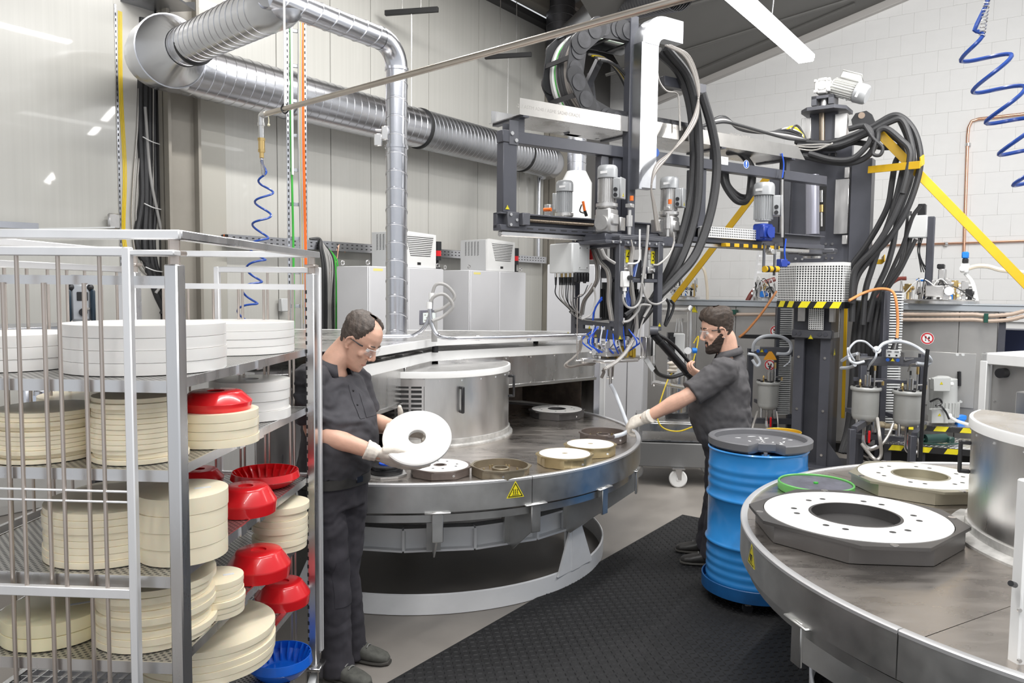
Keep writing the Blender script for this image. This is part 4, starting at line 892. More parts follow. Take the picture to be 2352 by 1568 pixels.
MB().tube([G(1336, 470, -.1), G(1332, 485, -.1), G(1345, 490, -.1)], .006, 6, 4).cyl(G(1343, 484, -.1), G(1347, 496, -.1), .012, n=8).build('sensor_cable', BLACK, AR)
# drive on the lower beam: motor on blue gearbox with perforated guard
gp = mbG().bb(-.02, .03, gy(1605), gy(1735), zL - .085, zL + .005, .002); PERFG = perf_mat('punched_guard', 2 * pi / .030, .12, (.80, .80, .81)); 
g_ = gp.build('spindle_guard', WHITEP, AR)
hm = mbG()
for i in range(30):
    for j in range(4):
        y = gy(1607) + .012 + i * (gy(1733) - gy(1607) - .02) / 29.5; z = zL - .073 + j * .0205; hm.bb(.029, .0306, y, y + .011, z, z + .012)
hm.build('punched_hole', BLACKM, g_, kind='stuff', flat=True)
bp = G(1752, 534, .05); M = Fr(bp, GA)
gb = MB(M).box((0, 0, 0), (.13, .13, .15), .014).box((.05, 0, .0), (.05, .15, .10), .008).cyl((.06, 0, 0), (.09, 0, 0), .05, n=20).build('blue_gearbox', BLUEM, AR)
motor(M @ Matrix.Translation((0, 0, .10)), 1.35, MOTOR, parent=AR, boxdir=.75, gh=0)
# carriage under the arm
mbG().bb(-.30, .30, gy(1330), gy(1505), zL - .20, zL - .175, .004).bb(-.1, .22, gy(1345), gy(1500), zL - .175, zL - .12, .006).build('carriage_plate', ANTH, AR)
bolts([FG @ Vector((.30, y, zL - .187)) for y in [gy(1345) + k * .07 for k in range(8)]], GX, .009, CHROME, AR, .012)
stripe = mbG(); ys0, ys1 = gy(1655), gy(1778)
mbG().bb(.0, .055, ys0, ys1, zL - .155, zL - .125, .002).build('bumper_strip', YELLOW, AR)
for k in range(6): stripe.bb(-.001, .056, ys0 + .05 + k * (ys1 - ys0) / 6, ys0 + .05 + (k + .45) * (ys1 - ys0) / 6, zL - .1553, zL - .1247)
stripe.build('black_stripe', INK, AR, kind='stuff')
# ================================================================ energy chain
CH = thing('energy_chain', 'big black plastic energy chain curling up in a loop on the stainless tray', 'cable chain', FG @ Vector((-.1, gy(1400), tz)))
cR = .335; cyc = gy(1296, .03) + cR + .06; cz0 = tz + .075
path = []                                             # centre line in (y, z)
yy = gy(1600, .03)
pts2 = [(yy, cz0), (cyc, cz0)] + [(cyc - cR * sin(radians(a)), cz0 + cR - cR * cos(radians(a))) for a in range(10, 181, 10)] + [(cyc + .42, cz0 + 2 * cR)]
def walk(pts, step):
    out = [Vector(pts[0])]; cur = Vector(pts[0]); i = 1; left = step
    while i < len(pts):
        d = Vector(pts[i]) - cur
        if d.length < left: left -= d.length; cur = Vector(pts[i]); i += 1
        else: cur = cur + d.normalized() * left; out.append(cur.copy()); left = step
    return out
W2 = walk(pts2, .238)
def stadium(a, b, r, n=9):
    d = (b - a).normalized(); an = atan2(d.y, d.x); P = []
    for k in range(n): t = an + pi / 2 + pi * k / (n - 1); P.append((a.x + r * cos(t), a.y + r * sin(t)))
    for k in range(n): t = an - pi / 2 + pi * k / (n - 1); P.append((b.x + r * cos(t), b.y + r * sin(t)))
    return P
YZ = Matrix(((0, 0, 1, 0), (1, 0, 0, 0), (0, 1, 0, 0), (0, 0, 0, 1)))
for i in range(len(W2) - 1):
    a, b = W2[i], W2[i + 1]; x0, x1 = -.27, .035; s = .010 if i % 2 else 0
    b_ = mbG()
    for x in (x0 - s, x1 - .012 + s): b_.prism(stadium(a, b, .074), x, x + .012, YZ)
    lk = b_.build('chain_link', CHAINM, CH)
    for c_ in (a.lerp(b, .22), a.lerp(b, .78)): MB(FG).prism([(c_.x + .060 * cos(t), c_.y + .060 * sin(t)) for t in [2 * pi * k / 20 for k in range(20)]], x1 + s, x1 + s + .005, YZ).build('link_disc', CHAIND, lk)
    n_ = Vector((-(b - a).y, (b - a).x)).normalized()
    for sg in (-1, 1):
        c_ = a.lerp(b, .5) + n_ * .064 * sg; d = (b - a).normalized() * .018
        mbG().bar((x0, c_.x, c_.y), (x1 - .012, c_.x, c_.y), .035, .012, up=(0, n_.x, n_.y)).build('crossbar', CHAINM, lk)
cols = [(CABLE, .012), (WHITEP, .011), (GREEN, .006), (CABLE, .011), (HOSE, .019), (HOSE, .022), (HOSE, .019), (CABLEB, .010), (CABLEB, .011), (CABLE, .009), (YELC, .007)]
for k, (m, r) in enumerate(cols):
    x = -.245 + k * .0245; o = random.uniform(-.02, .02); f = 1 + o
    P = [(x, y, cz0 + (z - cz0 - cR) * (f if y < cyc else 1) + cR + random.uniform(-.006, .006)) for y, z in pts2]
    MB(FG).tube(P, r, 7, 2).build('cable', m, CH)
# loose cables looping inside the chain
for k in range(7):
    r0 = .33 + k * .018; x = .0 - k * .03
    P = [FG @ Vector((x, cyc + .05 + r0 * .95 * cos(radians(a)) - .06, cz0 + .10 + r0 * sin(radians(a)))) for a in range(100, -1, -12)]
    MB().tube(P, .010 if k != 3 else .008, 7, 2).build('loose_cable', (HOSE, CABLEB, HOSE, YELC, BRAID, HOSE, HOSE)[k], CH)
# ================================================================ hoses hanging from the arm
def hose(pts, r, m, name='hose', parent=None, n=9, sub=8): return MB().tube(pts, r, n, sub).build(name, m, parent)
A = lambda L, x: [G(a, b, x + (L[i][2] if len(L[i]) > 2 else 0)) for i, (a, b) in enumerate([(q[0], q[1]) for q in L])]
for L, x, r in (([(1512, 118), (1562, 170), (1588, 260), (1594, 380), (1582, 480), (1550, 590), (1500, 690), (1440, 770)], .10, .036),
                ([(1530, 110), (1582, 180), (1603, 280), (1606, 400), (1596, 500), (1562, 600), (1500, 700), (1425, 790)], .16, .033),
                ([(1612, 215), (1636, 300), (1646, 380), (1634, 480), (1600, 580), (1552, 640), (1490, 700), (1432, 760)], .22, .036)):
    hose(A(L, x), r, HOSE, 'ribbed_hose', AR)
for k in range(5):
    L = [(1528 + 3 * k, 104), (1572 + 3 * k, 130), (1598 + 2 * k, 190 + 2 * k), (1600 - 2 * k + 4, 260), (1578 - 2 * k, 312), (1540 - k, 350 + 2 * k), (1506, 380 + 4 * k), (1496, 430), (1500 + k, 470), (1508 + 2 * k, 530)]
    hose(A(L, .24), .0075, BRAID if k % 2 else CABLEB, 'braided_hose', AR, 6, 6)
hose(A([(1508, 130), (1512, 180), (1530, 208), (1554, 214), (1560, 240), (1562, 300)], .1), .008, BRAID, 'braided_hose', AR, 6)
for k in range(3): hose(A([(1656 + 5 * k, 385), (1664 + 4 * k, 425), (1690 + 4 * k, 460 - 5 * k), (1714 + 4 * k, 462 - 6 * k), (1722 + 3 * k, 430), (1722 + 3 * k, 385), (1700, 352), (1672, 350)], -.10 - .04 * k), .026, HOSE, 'ribbed_hose', AR)
for k in range(4): hose(A([(1610, 290 + k), (1660, 280 - 4 * k), (1700, 288 + 3 * k), (1760, 305), (1810, 318 - 6 * k), (1850, 322)], -.1 - .06 * k), .014, (HOSE, CABLE, HOSE, BLACK)[k], 'loose_cable', AR)
hose([G(1801, 395, .05), G(1799, 420, .05), G(1800, 520, .05), G(1803, 600, .05)], .009, BLACK, 'sensor_cable', AR, 6)
hose([G(1796, 352, .06), G(1800, 378, .06), G(1797, 408, .06)], .006, BLUE, 'blue_air_line', AR, 6)
hose([G(1805, 548, .06), G(1802, 580, .06), G(1806, 610, .06)], .007, BLUE, 'blue_air_line', AR, 6)
# limit bracket with yellow-black bumper hanging below the right end of the arm
x = .06; y = gy(1762, x)
mbG().bb(x - .01, x, gy(1753, x), gy(1756, x) + .01, G(1755, 625, x).z, zL - .11).bb(x - .01, x, gy(1778, x), gy(1782, x), G(1755, 632, x).z, zL - .11).build('bumper_bracket', ANTHL, AR)
mbG().cyl((x + .02, gy(1752, x), G(1752, 618, x).z), (x + .02, gy(1782, x), G(1780, 618, x).z), .028, n=14).build('round_bumper', YELLOW, AR)
for a, b in ((1755, 1760), (1768, 1773)): mbG().cyl((x + .02, gy(a, x), G(a, 618, x).z), (x + .02, gy(b, x), G(b, 618, x).z), .0286, n=14).build('black_stripe', INK, AR)
MB(Fr(G(1772, 578, .03), GA)).box((0, 0, 0), (.06, .08, .05), .006).cyl((0, -.04, .02), (0, -.07, .02), .03, n=14).build('limit_switch', CAST, AR)
MB(Fr(G(1796, 604, .04), GA)).box((0, 0, 0), (.06, .09, .07), .006).cyl((0, .045, 0), (0, .09, 0), .02, n=12).build('blue_valve', BLUEM, AR)
MB().bar(G(1797, 412, .05), G(1796, 545, .05), .012, .03).build('sensor_rail', CAST, AR)
# ================================================================ mixing head hanging under the arm
FH = Fr((.767, 5.6, 0), GA); HX = FH.to_3x3() @ Vector((1, 0, 0)); HY = FH.to_3x3() @ Vector((0, 1, 0)); H0 = FH @ Vector((0, 0, 0))
def Hr(px, py, x=0.0): return PP(px, py, H0 + HX * x, HX)
def Hl(px, py, y=0.0): return PP(px, py, H0 + HY * y, HY)
def ZA(L, x=0.0, s=4.356, ox=1240, oy=540, f=None): return [(f or Hr)(ox + q[0] / s, oy + q[1] / s, x + (q[2] if len(q) > 2 else 0)) for q in L]
HB, HT = 1.51, 2.235; hx, hy = -.56, .434; t_ = .05
HD = thing('mixing_head', 'dark grey open frame mixing head full of hoses, hanging below the swivel arm', 'mixing head', FH @ Vector((-.28, .2, HB)))
mh = lambda: MB(FH)
for x, y, z0 in ((-t_ / 2, t_ / 2, HB), (-t_ / 2, hy - t_ / 2, HB + .06), (hx + t_ / 2, t_ / 2, HB + .0), (hx + t_ / 2, hy - t_ / 2, HB + .05)):
    mh().bb(x - t_ / 2, x + t_ / 2, y - t_ / 2, y + t_ / 2, z0, HT, .004).build('frame_post', ANTH, HD)
mh().bb(hx, 0, 0, hy, HT, HT + .028, .004).build('top_plate', ANTHL, HD)
for x0, x1, y0, y1, z0, z1 in ((hx, 0, .004, .05, HT - .05, HT), (-.05, -.004, 0, hy, HT - .045, HT), (hx + .05, -.05, .003, .03, HB + .092, HB + .135), (hx + .05, -.05, .003, .03, HB, HB + .065), (-.03, -.004, .05, hy - .05, 1.93, 1.955), (hx, hx + .04, .05, hy - .05, HB + .09, HB + .135), (hx + .05, -.05, hy - .04, hy - .01, 1.93, 1.96)):
    mh().bb(x0, x1, y0, y1, z0, z1, .003).build('frame_bar', ANTH, HD)
for x in (hx + .12, -.12): mh().bb(x - .03, x + .03, .004, .025, HB + .06, HB + .1).build('frame_web', ANTH, HD)
bolts([FH @ Vector((x, -.001, HT + .014)) for x in (-.5, -.46, -.42, -.38, -.34, -.2, -.1)], -HY, .009, CHROME, HD, .012)
lf = lambda px, py: face_M(Hl(px, py, .0022), -HY)
for px, py, s in ((1354, 752, .03), (1305, 766, .028), (1413, 777, .03)): tri_sign(lf(px, py), s, HD)
tri_sign(face_M(Hr(1424, 776, .0006), HX), .032, HD); tri_sign(face_M(FH @ Vector((.0006, hy - .025, HB + .10)), HX), .032, HD)
for px, m in ((1347, None), (1352.5, SIGNB), (1357.5, SIGNB), (1363, SIGNR), (1368.5, None)):
    if m is None: tri_sign(lf(px, 771), .026, HD)
    else: d = disc_sign(lf(px, 771), .0135, SIGNW, HD); MB(lf(px, 771)).lathe([(.007 if m is SIGNR else 0, .0008), (.0115, .0008), (.0115, .0013), (.007 if m is SIGNR else 0, .0013)], 16, close=m is SIGNR).build('symbol', m, d)
# numbered pumps
for px, py, w_, n in ((1441, 587, .075, '4'), (1499, 590, .085, '3')):
    q = Hr(px, py, -.05); qb = FH.inverted() @ q
    pb = mh().bb(-.13, -.05, qb.y - w_ / 2, qb.y + w_ / 2, qb.z - .075, qb.z + .075, .005).build('pump_block', GREYP, HD)
    for dz in (.05, .02, -.02): mh().bb(-.05, -.046, qb.y - w_ / 2 - .003, qb.y + w_ / 2 + .003, qb.z + dz, qb.z + dz + .018, .002).build('pump_rib', CAST, pb)
    mh().bb(-.12, -.044, qb.y - w_ / 2 - .008, qb.y + w_ / 2 + .008, qb.z - .125, qb.z - .075, .004).build('pump_flange', CAST, pb)
    lp = mh().bb(-.046, -.0425, qb.y - .02, qb.y + .02, qb.z - .05, qb.z + .042).build('number_label', SIGNY, pb)
    text_obj('number', n, face_M(FH @ Vector((-.0423, qb.y, qb.z - .004)), HX), .092, INK, pb, .0003, .7)
    mh().cyl((-.044, qb.y - .005, qb.z - .1), (-.02, qb.y - .005, qb.z - .1), .014, n=12).build('pump_port', CHROME, pb)
    mh().cyl((-.08, qb.y, qb.z - .125), (-.08, qb.y, qb.z - .175), .022, n=16).build('pump_coupling', BLACKM, pb)
    for s in (-1, 1): mh().cyl((-.06, qb.y + s * .03, qb.z + .055), (-.035, qb.y + s * .05, qb.z + .06), .009, n=8).build('orange_plug', ORANGE, pb)
# gear motors, black, inside the frame
for x, y in ((-.2, .12), (-.36, .2), (-.2, .3)):
    f = mh().cyl((x, y, 1.60), (x, y, 1.93), .045, n=20)
    for k in range(16): a = 2 * pi * k / 16; f.bar((x + .05 * cos(a), y + .05 * sin(a), 1.66), (x + .05 * cos(a), y + .05 * sin(a), 1.88), .004, .014, up=(cos(a), sin(a), 0))
    f.build('servo_motor', BLACKM, HD)
mh().bb(-.33, -.13, .1, .34, 1.96, 2.1, .006).build('pump_bracket', ANTHL, HD)
mh().bb(-.42, -.36, .04, .10, 2.10, 2.18, .004).build('emergency_box', RED, HD)
# grey junction box at the left
bx = Fr((.436, 5.75, 0), GA); b_ = MB(bx).bb(-.285, 0, 0, .172, 1.995, 2.218, .008).build('junction_box', GREYP, HD)
MB(bx).bb(-.002, .003, .008, .166, 2.0, 2.213, .003).build('box_lid', GREYP, b_)
MB(bx).bb(.003, .006, .06, .145, 2.02, 2.195, .012).build('cover_plate', GREYP, b_)
bolts([bx @ Vector((.006, y, z)) for y in (.068, .137) for z in (2.035, 2.18)], HX, .005, CHROME, b_, .003)
tips = []
for k in range(9):
    x, y = -.235 + k * .026, .03 + (k % 2) * .04
    MB(bx).cyl((x, y, 1.996), (x, y, 1.965), .011, n=10).build('brass_gland', BRASS if k % 2 else CHROME, b_)
    MB(bx).cyl((x, y, 1.965), (x, y, 1.905), .010, .007, n=10).build('connector', BLACK, b_); tips.append(bx @ Vector((x, y, 1.905)))
for k in range(5): MB(bx).bb(-.02 + k * .003, .012, .03 + k * .028, .048 + k * .028, 1.93 - .01 * (k % 2), 1.997, .003).build('connector', BLACK, b_)
for k, p in enumerate(tips):
    e = ZA([(300 + 14 * k, 770 + 6 * k), (400, 835), (540, 858), (690, 848 + 3 * k)], -.01, f=Hl)
    MB().tube([p, p + Vector((.005, 0, -.08 - .01 * k)), e[0] + Vector((0, 0, .02))] + e, .0048, 6, 6).build('sensor_cable', CABLE if k % 3 else BLACK, HD)
# bundled cables
def bundle(L, n, r, m, x=0.0, f=None, spread=.012, name='cable'):
    for k in range(n):
        a = 2.4 * k; o = spread * (k ** .5) * .6; d = HX * (o * cos(a)) + HY * (o * sin(a) * .8) + Vector((0, 0, o * sin(a) * .5))
        MB().tube([p + d for p in ZA(L, x, f=f)], r, 6, 6).build(name, m if not isinstance(m, (list, tuple)) else m[k % len(m)], HD)
bundle([(525, 130), (555, 230), (578, 340), (572, 450), (515, 560), (445, 660), (418, 800)], 5, .0075, (CABLEB, CABLE), .05, Hl)
bundle([(545, 140), (600, 260), (675, 350), (695, 470), (690, 640), (705, 760), (722, 880)], 6, .0075, (CABLEB, BRAID), .03, Hl)
bundle([(905, 40), (925, 160), (905, 330), (915, 520), (935, 660), (955, 800), (962, 940), (930, 1050), (860, 1170), (760, 1270), (650, 1335)], 7, .0078, (BRAID, CABLEB, BRAID), -.02)
bundle([(405, 1020), (395, 1150), (330, 1230), (255, 1290), (290, 1318), (420, 1295), (540, 1290)], 4, .006, CABLEB, -.25)
for L, r, m, x in (([(835, 590), (838, 660), (880, 720), (955, 718), (1008, 640), (1022, 480), (1050, 250), (1075, 60), (1085, -60)], .0085, CABLE, .05),
                   ([(1030, 480), (1050, 590), (1100, 670), (1170, 690), (1230, 665), (1258, 635)], .008, CABLE, .06), ([(1040, 420), (1060, 200), (1085, -100)], .010, CABLE, .03), ([(1020, 400), (1030, 500), (990, 640), (930, 740), (850, 800)], .016, HOSE, .0),
                   ([(1265, 640), (1290, 690), (1280, 780), (1250, 900)], .011, BLACK, -.05), ([(1310, 655), (1340, 700), (1310, 800), (1255, 910)], .011, BLACK, -.05),
                   ([(1335, -30), (1340, 80), (1290, 200), (1190, 290), (1130, 296)], .008, BRAID, .03), ([(1000, -60), (998, 120), (996, 240), (960, 280), (880, 284)], .007, WHITEP, .05), ([(620, 140), (660, 220), (750, 280)], .011, CABLE, .0), ([(480, 500), (430, 600), (340, 630)], .004, BLACK, -.1), ([(520, 480), (450, 580), (380, 620), (375, 800), (372, 1100), (380, 1250)], .004, CABLEB, -.15),
                   ([(540, 520), (555, 620), (540, 720), (500, 800), (420, 840)], .007, CABLE, -.1), ([(830, 870), (900, 850), (980, 760), (1010, 700), (1090, 700), (1100, 720), (1040, 820)], .010, CABLE, .02), ([(1040, 830), (1010, 920), (1000, 1040), (1030, 1150), (1020, 1240)], .006, CABLE, .02)):
    MB().tube(ZA(L, x), r, 7, 6).build('cable', m, HD)
for k in range(6): MB().tube(ZA([(980 - 8 * k, 270 + 12 * k), (960 - 8 * k, 360), (930 - 10 * k, 480), (860 + 6 * k, 600), (880 + 8 * k, 720)], -.06 - .01 * k), .0055, 6, 5).build('blue_air_line', BLUE if k % 2 else mat('pale_blue_hose', (.35, .45, .75), .3), HD)
for k in range(3): MB().tube(ZA([(620, 620 + 12 * k), (570, 700), (540, 760 + 10 * k), (530, 850)], -.02, f=Hl), .0065, 6, 5).build('blue_air_line', BLUE, HD)
# hose stubs entering the manifold
for L in ([(1010, 640), (930, 780), (880, 900), (865, 1000)], [(1060, 640), (990, 780), (930, 900), (880, 1010)]): MB().tube(ZA(L, -.06), .034, 10, 6).build('ribbed_hose', HOSE, HD)
a, b = ZA([(868, 1010), (845, 1110)], -.06); MB().cyl(a, a.lerp(b, .4), .026, n=6).cyl(a.lerp(b, .4), b, .018, n=12).build('hose_fitting', STEEL, HD)
# white limit switch
q = Hr(1432, 641, .02); M = face_M(q, HX)
sw = MB(M).box((0, 0, .015), (.062, .115, .04), .006).build('limit_switch', WHITEP, HD); MB(M).cyl((.02, .01, .035), (.02, .01, .06), .018, n=14).box((.05, .012, .05), (.05, .012, .01), .003).build('switch_lever', BLACK, sw); MB(M).cyl((0, -.058, .015), (0, -.085, .015), .015, n=12).cyl((0, -.085, .015), (0, -.13, .015), .008, n=10).build('switch_gland', WHITEP, sw)
# manifold with valves, nozzle
rnd = random.Random(4); mc = Hr(1402, 815, -.17)
mf = MB(Fr(mc, GA)).box((0, 0, .02), (.16, .22, .05), .008).box((0, 0, -.035), (.26, .34, .022), .006).build('manifold', CAST, HD)
for k in range(26):
    a = rnd.uniform(0, 2 * pi); r = rnd.uniform(.07, .19); M = Fr(mc + Vector((r * cos(a) * .8, r * sin(a) * .8, rnd.uniform(-.03, .09))), rnd.uniform(0, 90))
    s = rnd.uniform(.018, .034)
    v = MB(M).box((0, 0, 0), (s, s * 1.3, s * 1.5), .003).cyl((0, 0, -s * .7), (0, 0, -s * 1.5), s * .35, n=8).cyl((0, -s * .6, 0), (0, -s * 1.3, 0), s * .4, n=8)
    v.build('valve', (CAST, STEEL, CHROME, CAST, BRASS)[k % 5], mf)
for k in range(20):
    a = 2 * pi * k / 20; p0 = mc + Vector((.17 * cos(a) * .75, .17 * sin(a) * .75, .18 + rnd.uniform(-.02, .05))); p2 = mc + Vector((.12 * cos(a + .4), .10 * sin(a + .4), .02))
    o = Vector((.22 * cos(a), .2 * sin(a), .10)) if k % 3 == 0 else Vector((.15 * cos(a), .14 * sin(a), .09))
    MB().tube([p0, mc + o, p2], .0055, 6, 6).build('air_line', (BLUE, mat('clear_air_hose', (.72, .74, .80), .25), BLUE)[k % 3], mf)
for k in range(4): M = Fr(Hr(1430 + 8 * k, 806 + 4 * (k % 2), -.1), GA); MB(M).box((0, 0, 0), (.035, .03, .07), .004).build('bronze_valve', OCHRE, mf)
for s in (-1, 1): MB(Fr(mc, GA)).box((0, s * .23, -.03), (.05, .10, .035), .006).cyl((0, s * .28, -.03), (0, s * .33, -.03), .009, n=8).build('manifold_arm', CAST, mf)
q = Hr(1403, 838, -.17); MB().cyl(q, q - Vector((0, 0, .085)), .026, .022, n=20).cyl(q - Vector((0, 0, .085)), q - Vector((0, 0, .15)), .011, n=12).cyl(q - Vector((.03, 0, .10)), q - Vector((-.02, 0, .10)), .006, n=8).build('nozzle', STEEL, HD)
MB().tube(ZA([(630, 1350), (640, 1370), (615, 1425)], -.2), .012, 7, 3).build('drain_tube', CABLEB, HD)
nz = q - Vector((0, 0, .145))
FHOSE = [nz, PD(1412, 900, nz.y - .02), PD(1428, 940, nz.y - .10), PD(1440, 972, nz.y - .2), PD(1446, 985, 5.22), PD(1432, 996, 5.15), PD(1410, 1002, 5.12)]
h = MB().tube(FHOSE, .0145, 12, 8).build('filling_hose', TRANSL, HD)
# pivoting handle arm
a, b = Hr(1502, 768, .03), PD(1590, 868, 6.0)
MB().cyl(a, b, .030, n=16).build('handle_arm', BLACK, HD)
for t in (.14, .86): MB().cyl(a.lerp(b, t - .012), a.lerp(b, t + .012), .034, n=16).build('arm_band', BLACKM, HD)
MB().tube([a + Vector((.03, 0, .0)), a.lerp(b, .3) + Vector((.05, 0, .03)), b + Vector((.04, 0, .05))], .014, 8, 6).build('arm_cable', BLACK, HD)
MB().cyl(a + Vector((-.03, 0, .03)), a + Vector((.03, -.01, .03)), .034, n=14).build('pivot', ANTHL, HD)
q = Hr(1488, 795, -.05); M = Fr(q, GA - 18)
cb = MB(M).box((0, -.03, 0), (.05, .075, .145), .003).build('operator_box', STEEL, HD); MB(M).box((0, .022, 0), (.05, .028, .146), .002).build('black_strip', BLACK, cb); MB(M).box((0, .052, 0), (.05, .03, .15), .003).build('white_cover', WHITEP, cb)
MB().bar(Hr(1482, 822, -.05), Hr(1500, 850, -.05), .01, .04).build('box_bracket', GREYP, HD)
# ================================================================ lift column behind
FC = Fr(PZ(1897, 1070, .04) * 1.0, AZW); FC = Fr((FC.translation.x, FC.translation.y, 0), AZW); K0 = FC @ Vector((0, 0, 0))
def Cq(px, py, y=0.0): return PP(px, py, K0 + WD * y, WD)
def cl(px, py, y=0.0): p = FC.inverted() @ Cq(px, py, y); return p.x, p.z
LC = thing('lift_column', 'tall anthracite lift column with perforated guard and striped band behind the blue drum', 'machine column', FC)
mc_ = lambda: MB(FC)
def plate(x0, y0, x1, y1, d0, d1, name, m, par=None, ch=.003):     # photo rectangle on the column front, depth d0..d1
    a, z1 = cl(x0, y0, d0); b, z0 = cl(x1, y1, d0); return mc_().bb(a, b, d0, d1, z0, z1, ch).build(name, m, par or LC)
xa, zc = cl(1825, 775); wcol = -xa
mc_().bb(xa, xa + .10, 0, .05, .03, zc).bb(xa, xa + .02, .05, .40, .03, zc).build('column_flange', ANTH, LC)
mc_().bb(-.10, 0, 0, .05, .03, zc).bb(-.02, 0, .05, .40, .03, zc).build('column_flange', ANTH, LC)
mc_().bb(xa + .02, -.02, .16, .20, .03, zc).build('column_web', ANTH, LC)
mc_().bb(xa - .14, .22, -.16, .55, .0, .035, .004).build('base_plate', ANTH, LC)
for x in (xa - .005, .0): mc_().prism([(.0, .035), (.20, .035), (.0, .32)], x - .004, x + .008, Matrix(((0, 0, 1, 0), (0, 1, 0, 0), (1, 0, 0, 0), (0, 0, 0, 1))) @ Matrix.Identity(4)).build('foot_gusset', ANTH, LC) if False else None
mc_().prism([(0, .035), (.20, .035), (0, .30)], .02, .032, Matrix(((1, 0, 0, 0), (0, 0, 1, 0), (0, 1, 0, 0), (0, 0, 0, 1)))).build('foot_gusset', ANTH, LC)
bolts([FC @ Vector((x, -.001, z)) for x in (xa + .05, -.05) for z in (.15, .62, 1.18)], -WD, .014, CHROME, LC, .006)
mc_().bb(xa - .02, .02, -.05, .06, zc - .0, zc + .09, .01).build('column_cap', ANTHL, LC); bolts([FC @ Vector((x, -.052, zc + .05)) for x in (xa + .01, xa + .06, -.10, -.04)], -WD, .022, ANTH, LC, .006)
x_, z_ = cl(1862, 774, -.05); tri_sign(face_M(Cq(1862, 775, -.0505), -WD), .05, LC); tri_sign(face_M(FC @ Vector((.0205, .1, zc - .15)), WN), .08, LC)
plate(1824, 700, 1908, 765, .03, .35, 'inner_mast', ANTH); plate(1833, 700, 1849, 738, -.02, .05, 'guide_block', CAST); plate(1905, 700, 1915, 740, -.02, .05, 'guide_block', CAST)
PERFC = perf_mat('punched_column_guard', 2 * pi / .032, .12, (.78, .78, .79))
pg = plate(1858, 708, 1891, 758, -.06, -.055, 'perforated_shield', WHITEP)
ph = mc_(); xx0, zz1 = cl(1858, 708, -.06); xx1, zz0 = cl(1891, 758, -.06)
for i in range(7):
    for j in range(11): x = xx0 + .008 + i * (xx1 - xx0 - .012) / 6.6; z = zz0 + .008 + j * (zz1 - zz0) / 11; ph.bb(x, x + .011, -.0612, -.06, z, z + .012)
ph.build('punched_hole', BLACKM, pg, kind='stuff', flat=True)
# swivelling perforated guard with striped band
_, gz1 = cl(1868, 605, -.25); _, gz0 = cl(1868, 693, -.25); _, sz0 = cl(1868, 706, -.25)
gl, gm, gr, ge = cl(1787, 650, -.05)[0], cl(1828, 650, -.25)[0], cl(1936, 650, -.25)[0], cl(1950, 650, -.13)[0]
gp_ = [(gl, -.05), (gm, -.25), (gr, -.25), (ge, -.13), (ge, .25), (gl, .25)]
for (x0, y0), (x1, y1) in zip(gp_[:-1], gp_[1:]):
    gg = mc_().bar((x0, y0, (gz0 + gz1) / 2), (x1, y1, (gz0 + gz1) / 2), .003, gz1 - gz0).build('guard_panel', WHITEP, LC)
    L_ = hypot(x1 - x0, y1 - y0); nx, ny = (y1 - y0) / L_, -(x1 - x0) / L_
    hm = mc_(); nn = max(2, int(L_ / .027)); nz_ = int((gz1 - gz0) / .0245)
    for i in range(nn):
        for j in range(nz_):
            t = (i + .5) / nn; cx_, cy_ = x0 + (x1 - x0) * t, y0 + (y1 - y0) * t; tx, ty = (x1 - x0) / L_ * .0085, (y1 - y0) / L_ * .0085; z = gz0 + .008 + j * .0245
            for s in (1,): hm.add([(cx_ - tx + nx * .0018, cy_ - ty + ny * .0018, z), (cx_ + tx + nx * .0018, cy_ + ty + ny * .0018, z), (cx_ + tx + nx * .0018, cy_ + ty + ny * .0018, z + .0165), (cx_ - tx + nx * .0018, cy_ - ty + ny * .0018, z + .0165)], [(0, 1, 2, 3)])
    hm.build('punched_hole', BLACKM, gg, kind='stuff', flat=True)
    mc_().bar((x0 + nx * .004, y0 + ny * .004, (gz0 + sz0) / 2), (x1 + nx * .004, y1 + ny * .004, (gz0 + sz0) / 2), .008, gz0 - sz0 + .01).build('striped_band', INK, gg)
    k = 0; u = .03
    while u < L_ - .1:
        h_ = (gz0 - sz0 + .006) / 2; zc_ = (gz0 + sz0) / 2; P = []
        for du, dz in ((0, -h_), (.09, -h_), (.09 + h_ * 1.2, h_), (h_ * 1.2, h_)):
            t = min(1, (u + du) / L_); P.append((x0 + (x1 - x0) * t + nx * .0092, y0 + (y1 - y0) * t + ny * .0092, zc_ + dz))
        mc_().add(P, [(0, 1, 2, 3)]).build('yellow_stripe', SIGNY, gg, flat=True); u += .155
mc_().prism(gp_, gz1 - .002, gz1 + .012).build('guard_rim', WHITE, LC)
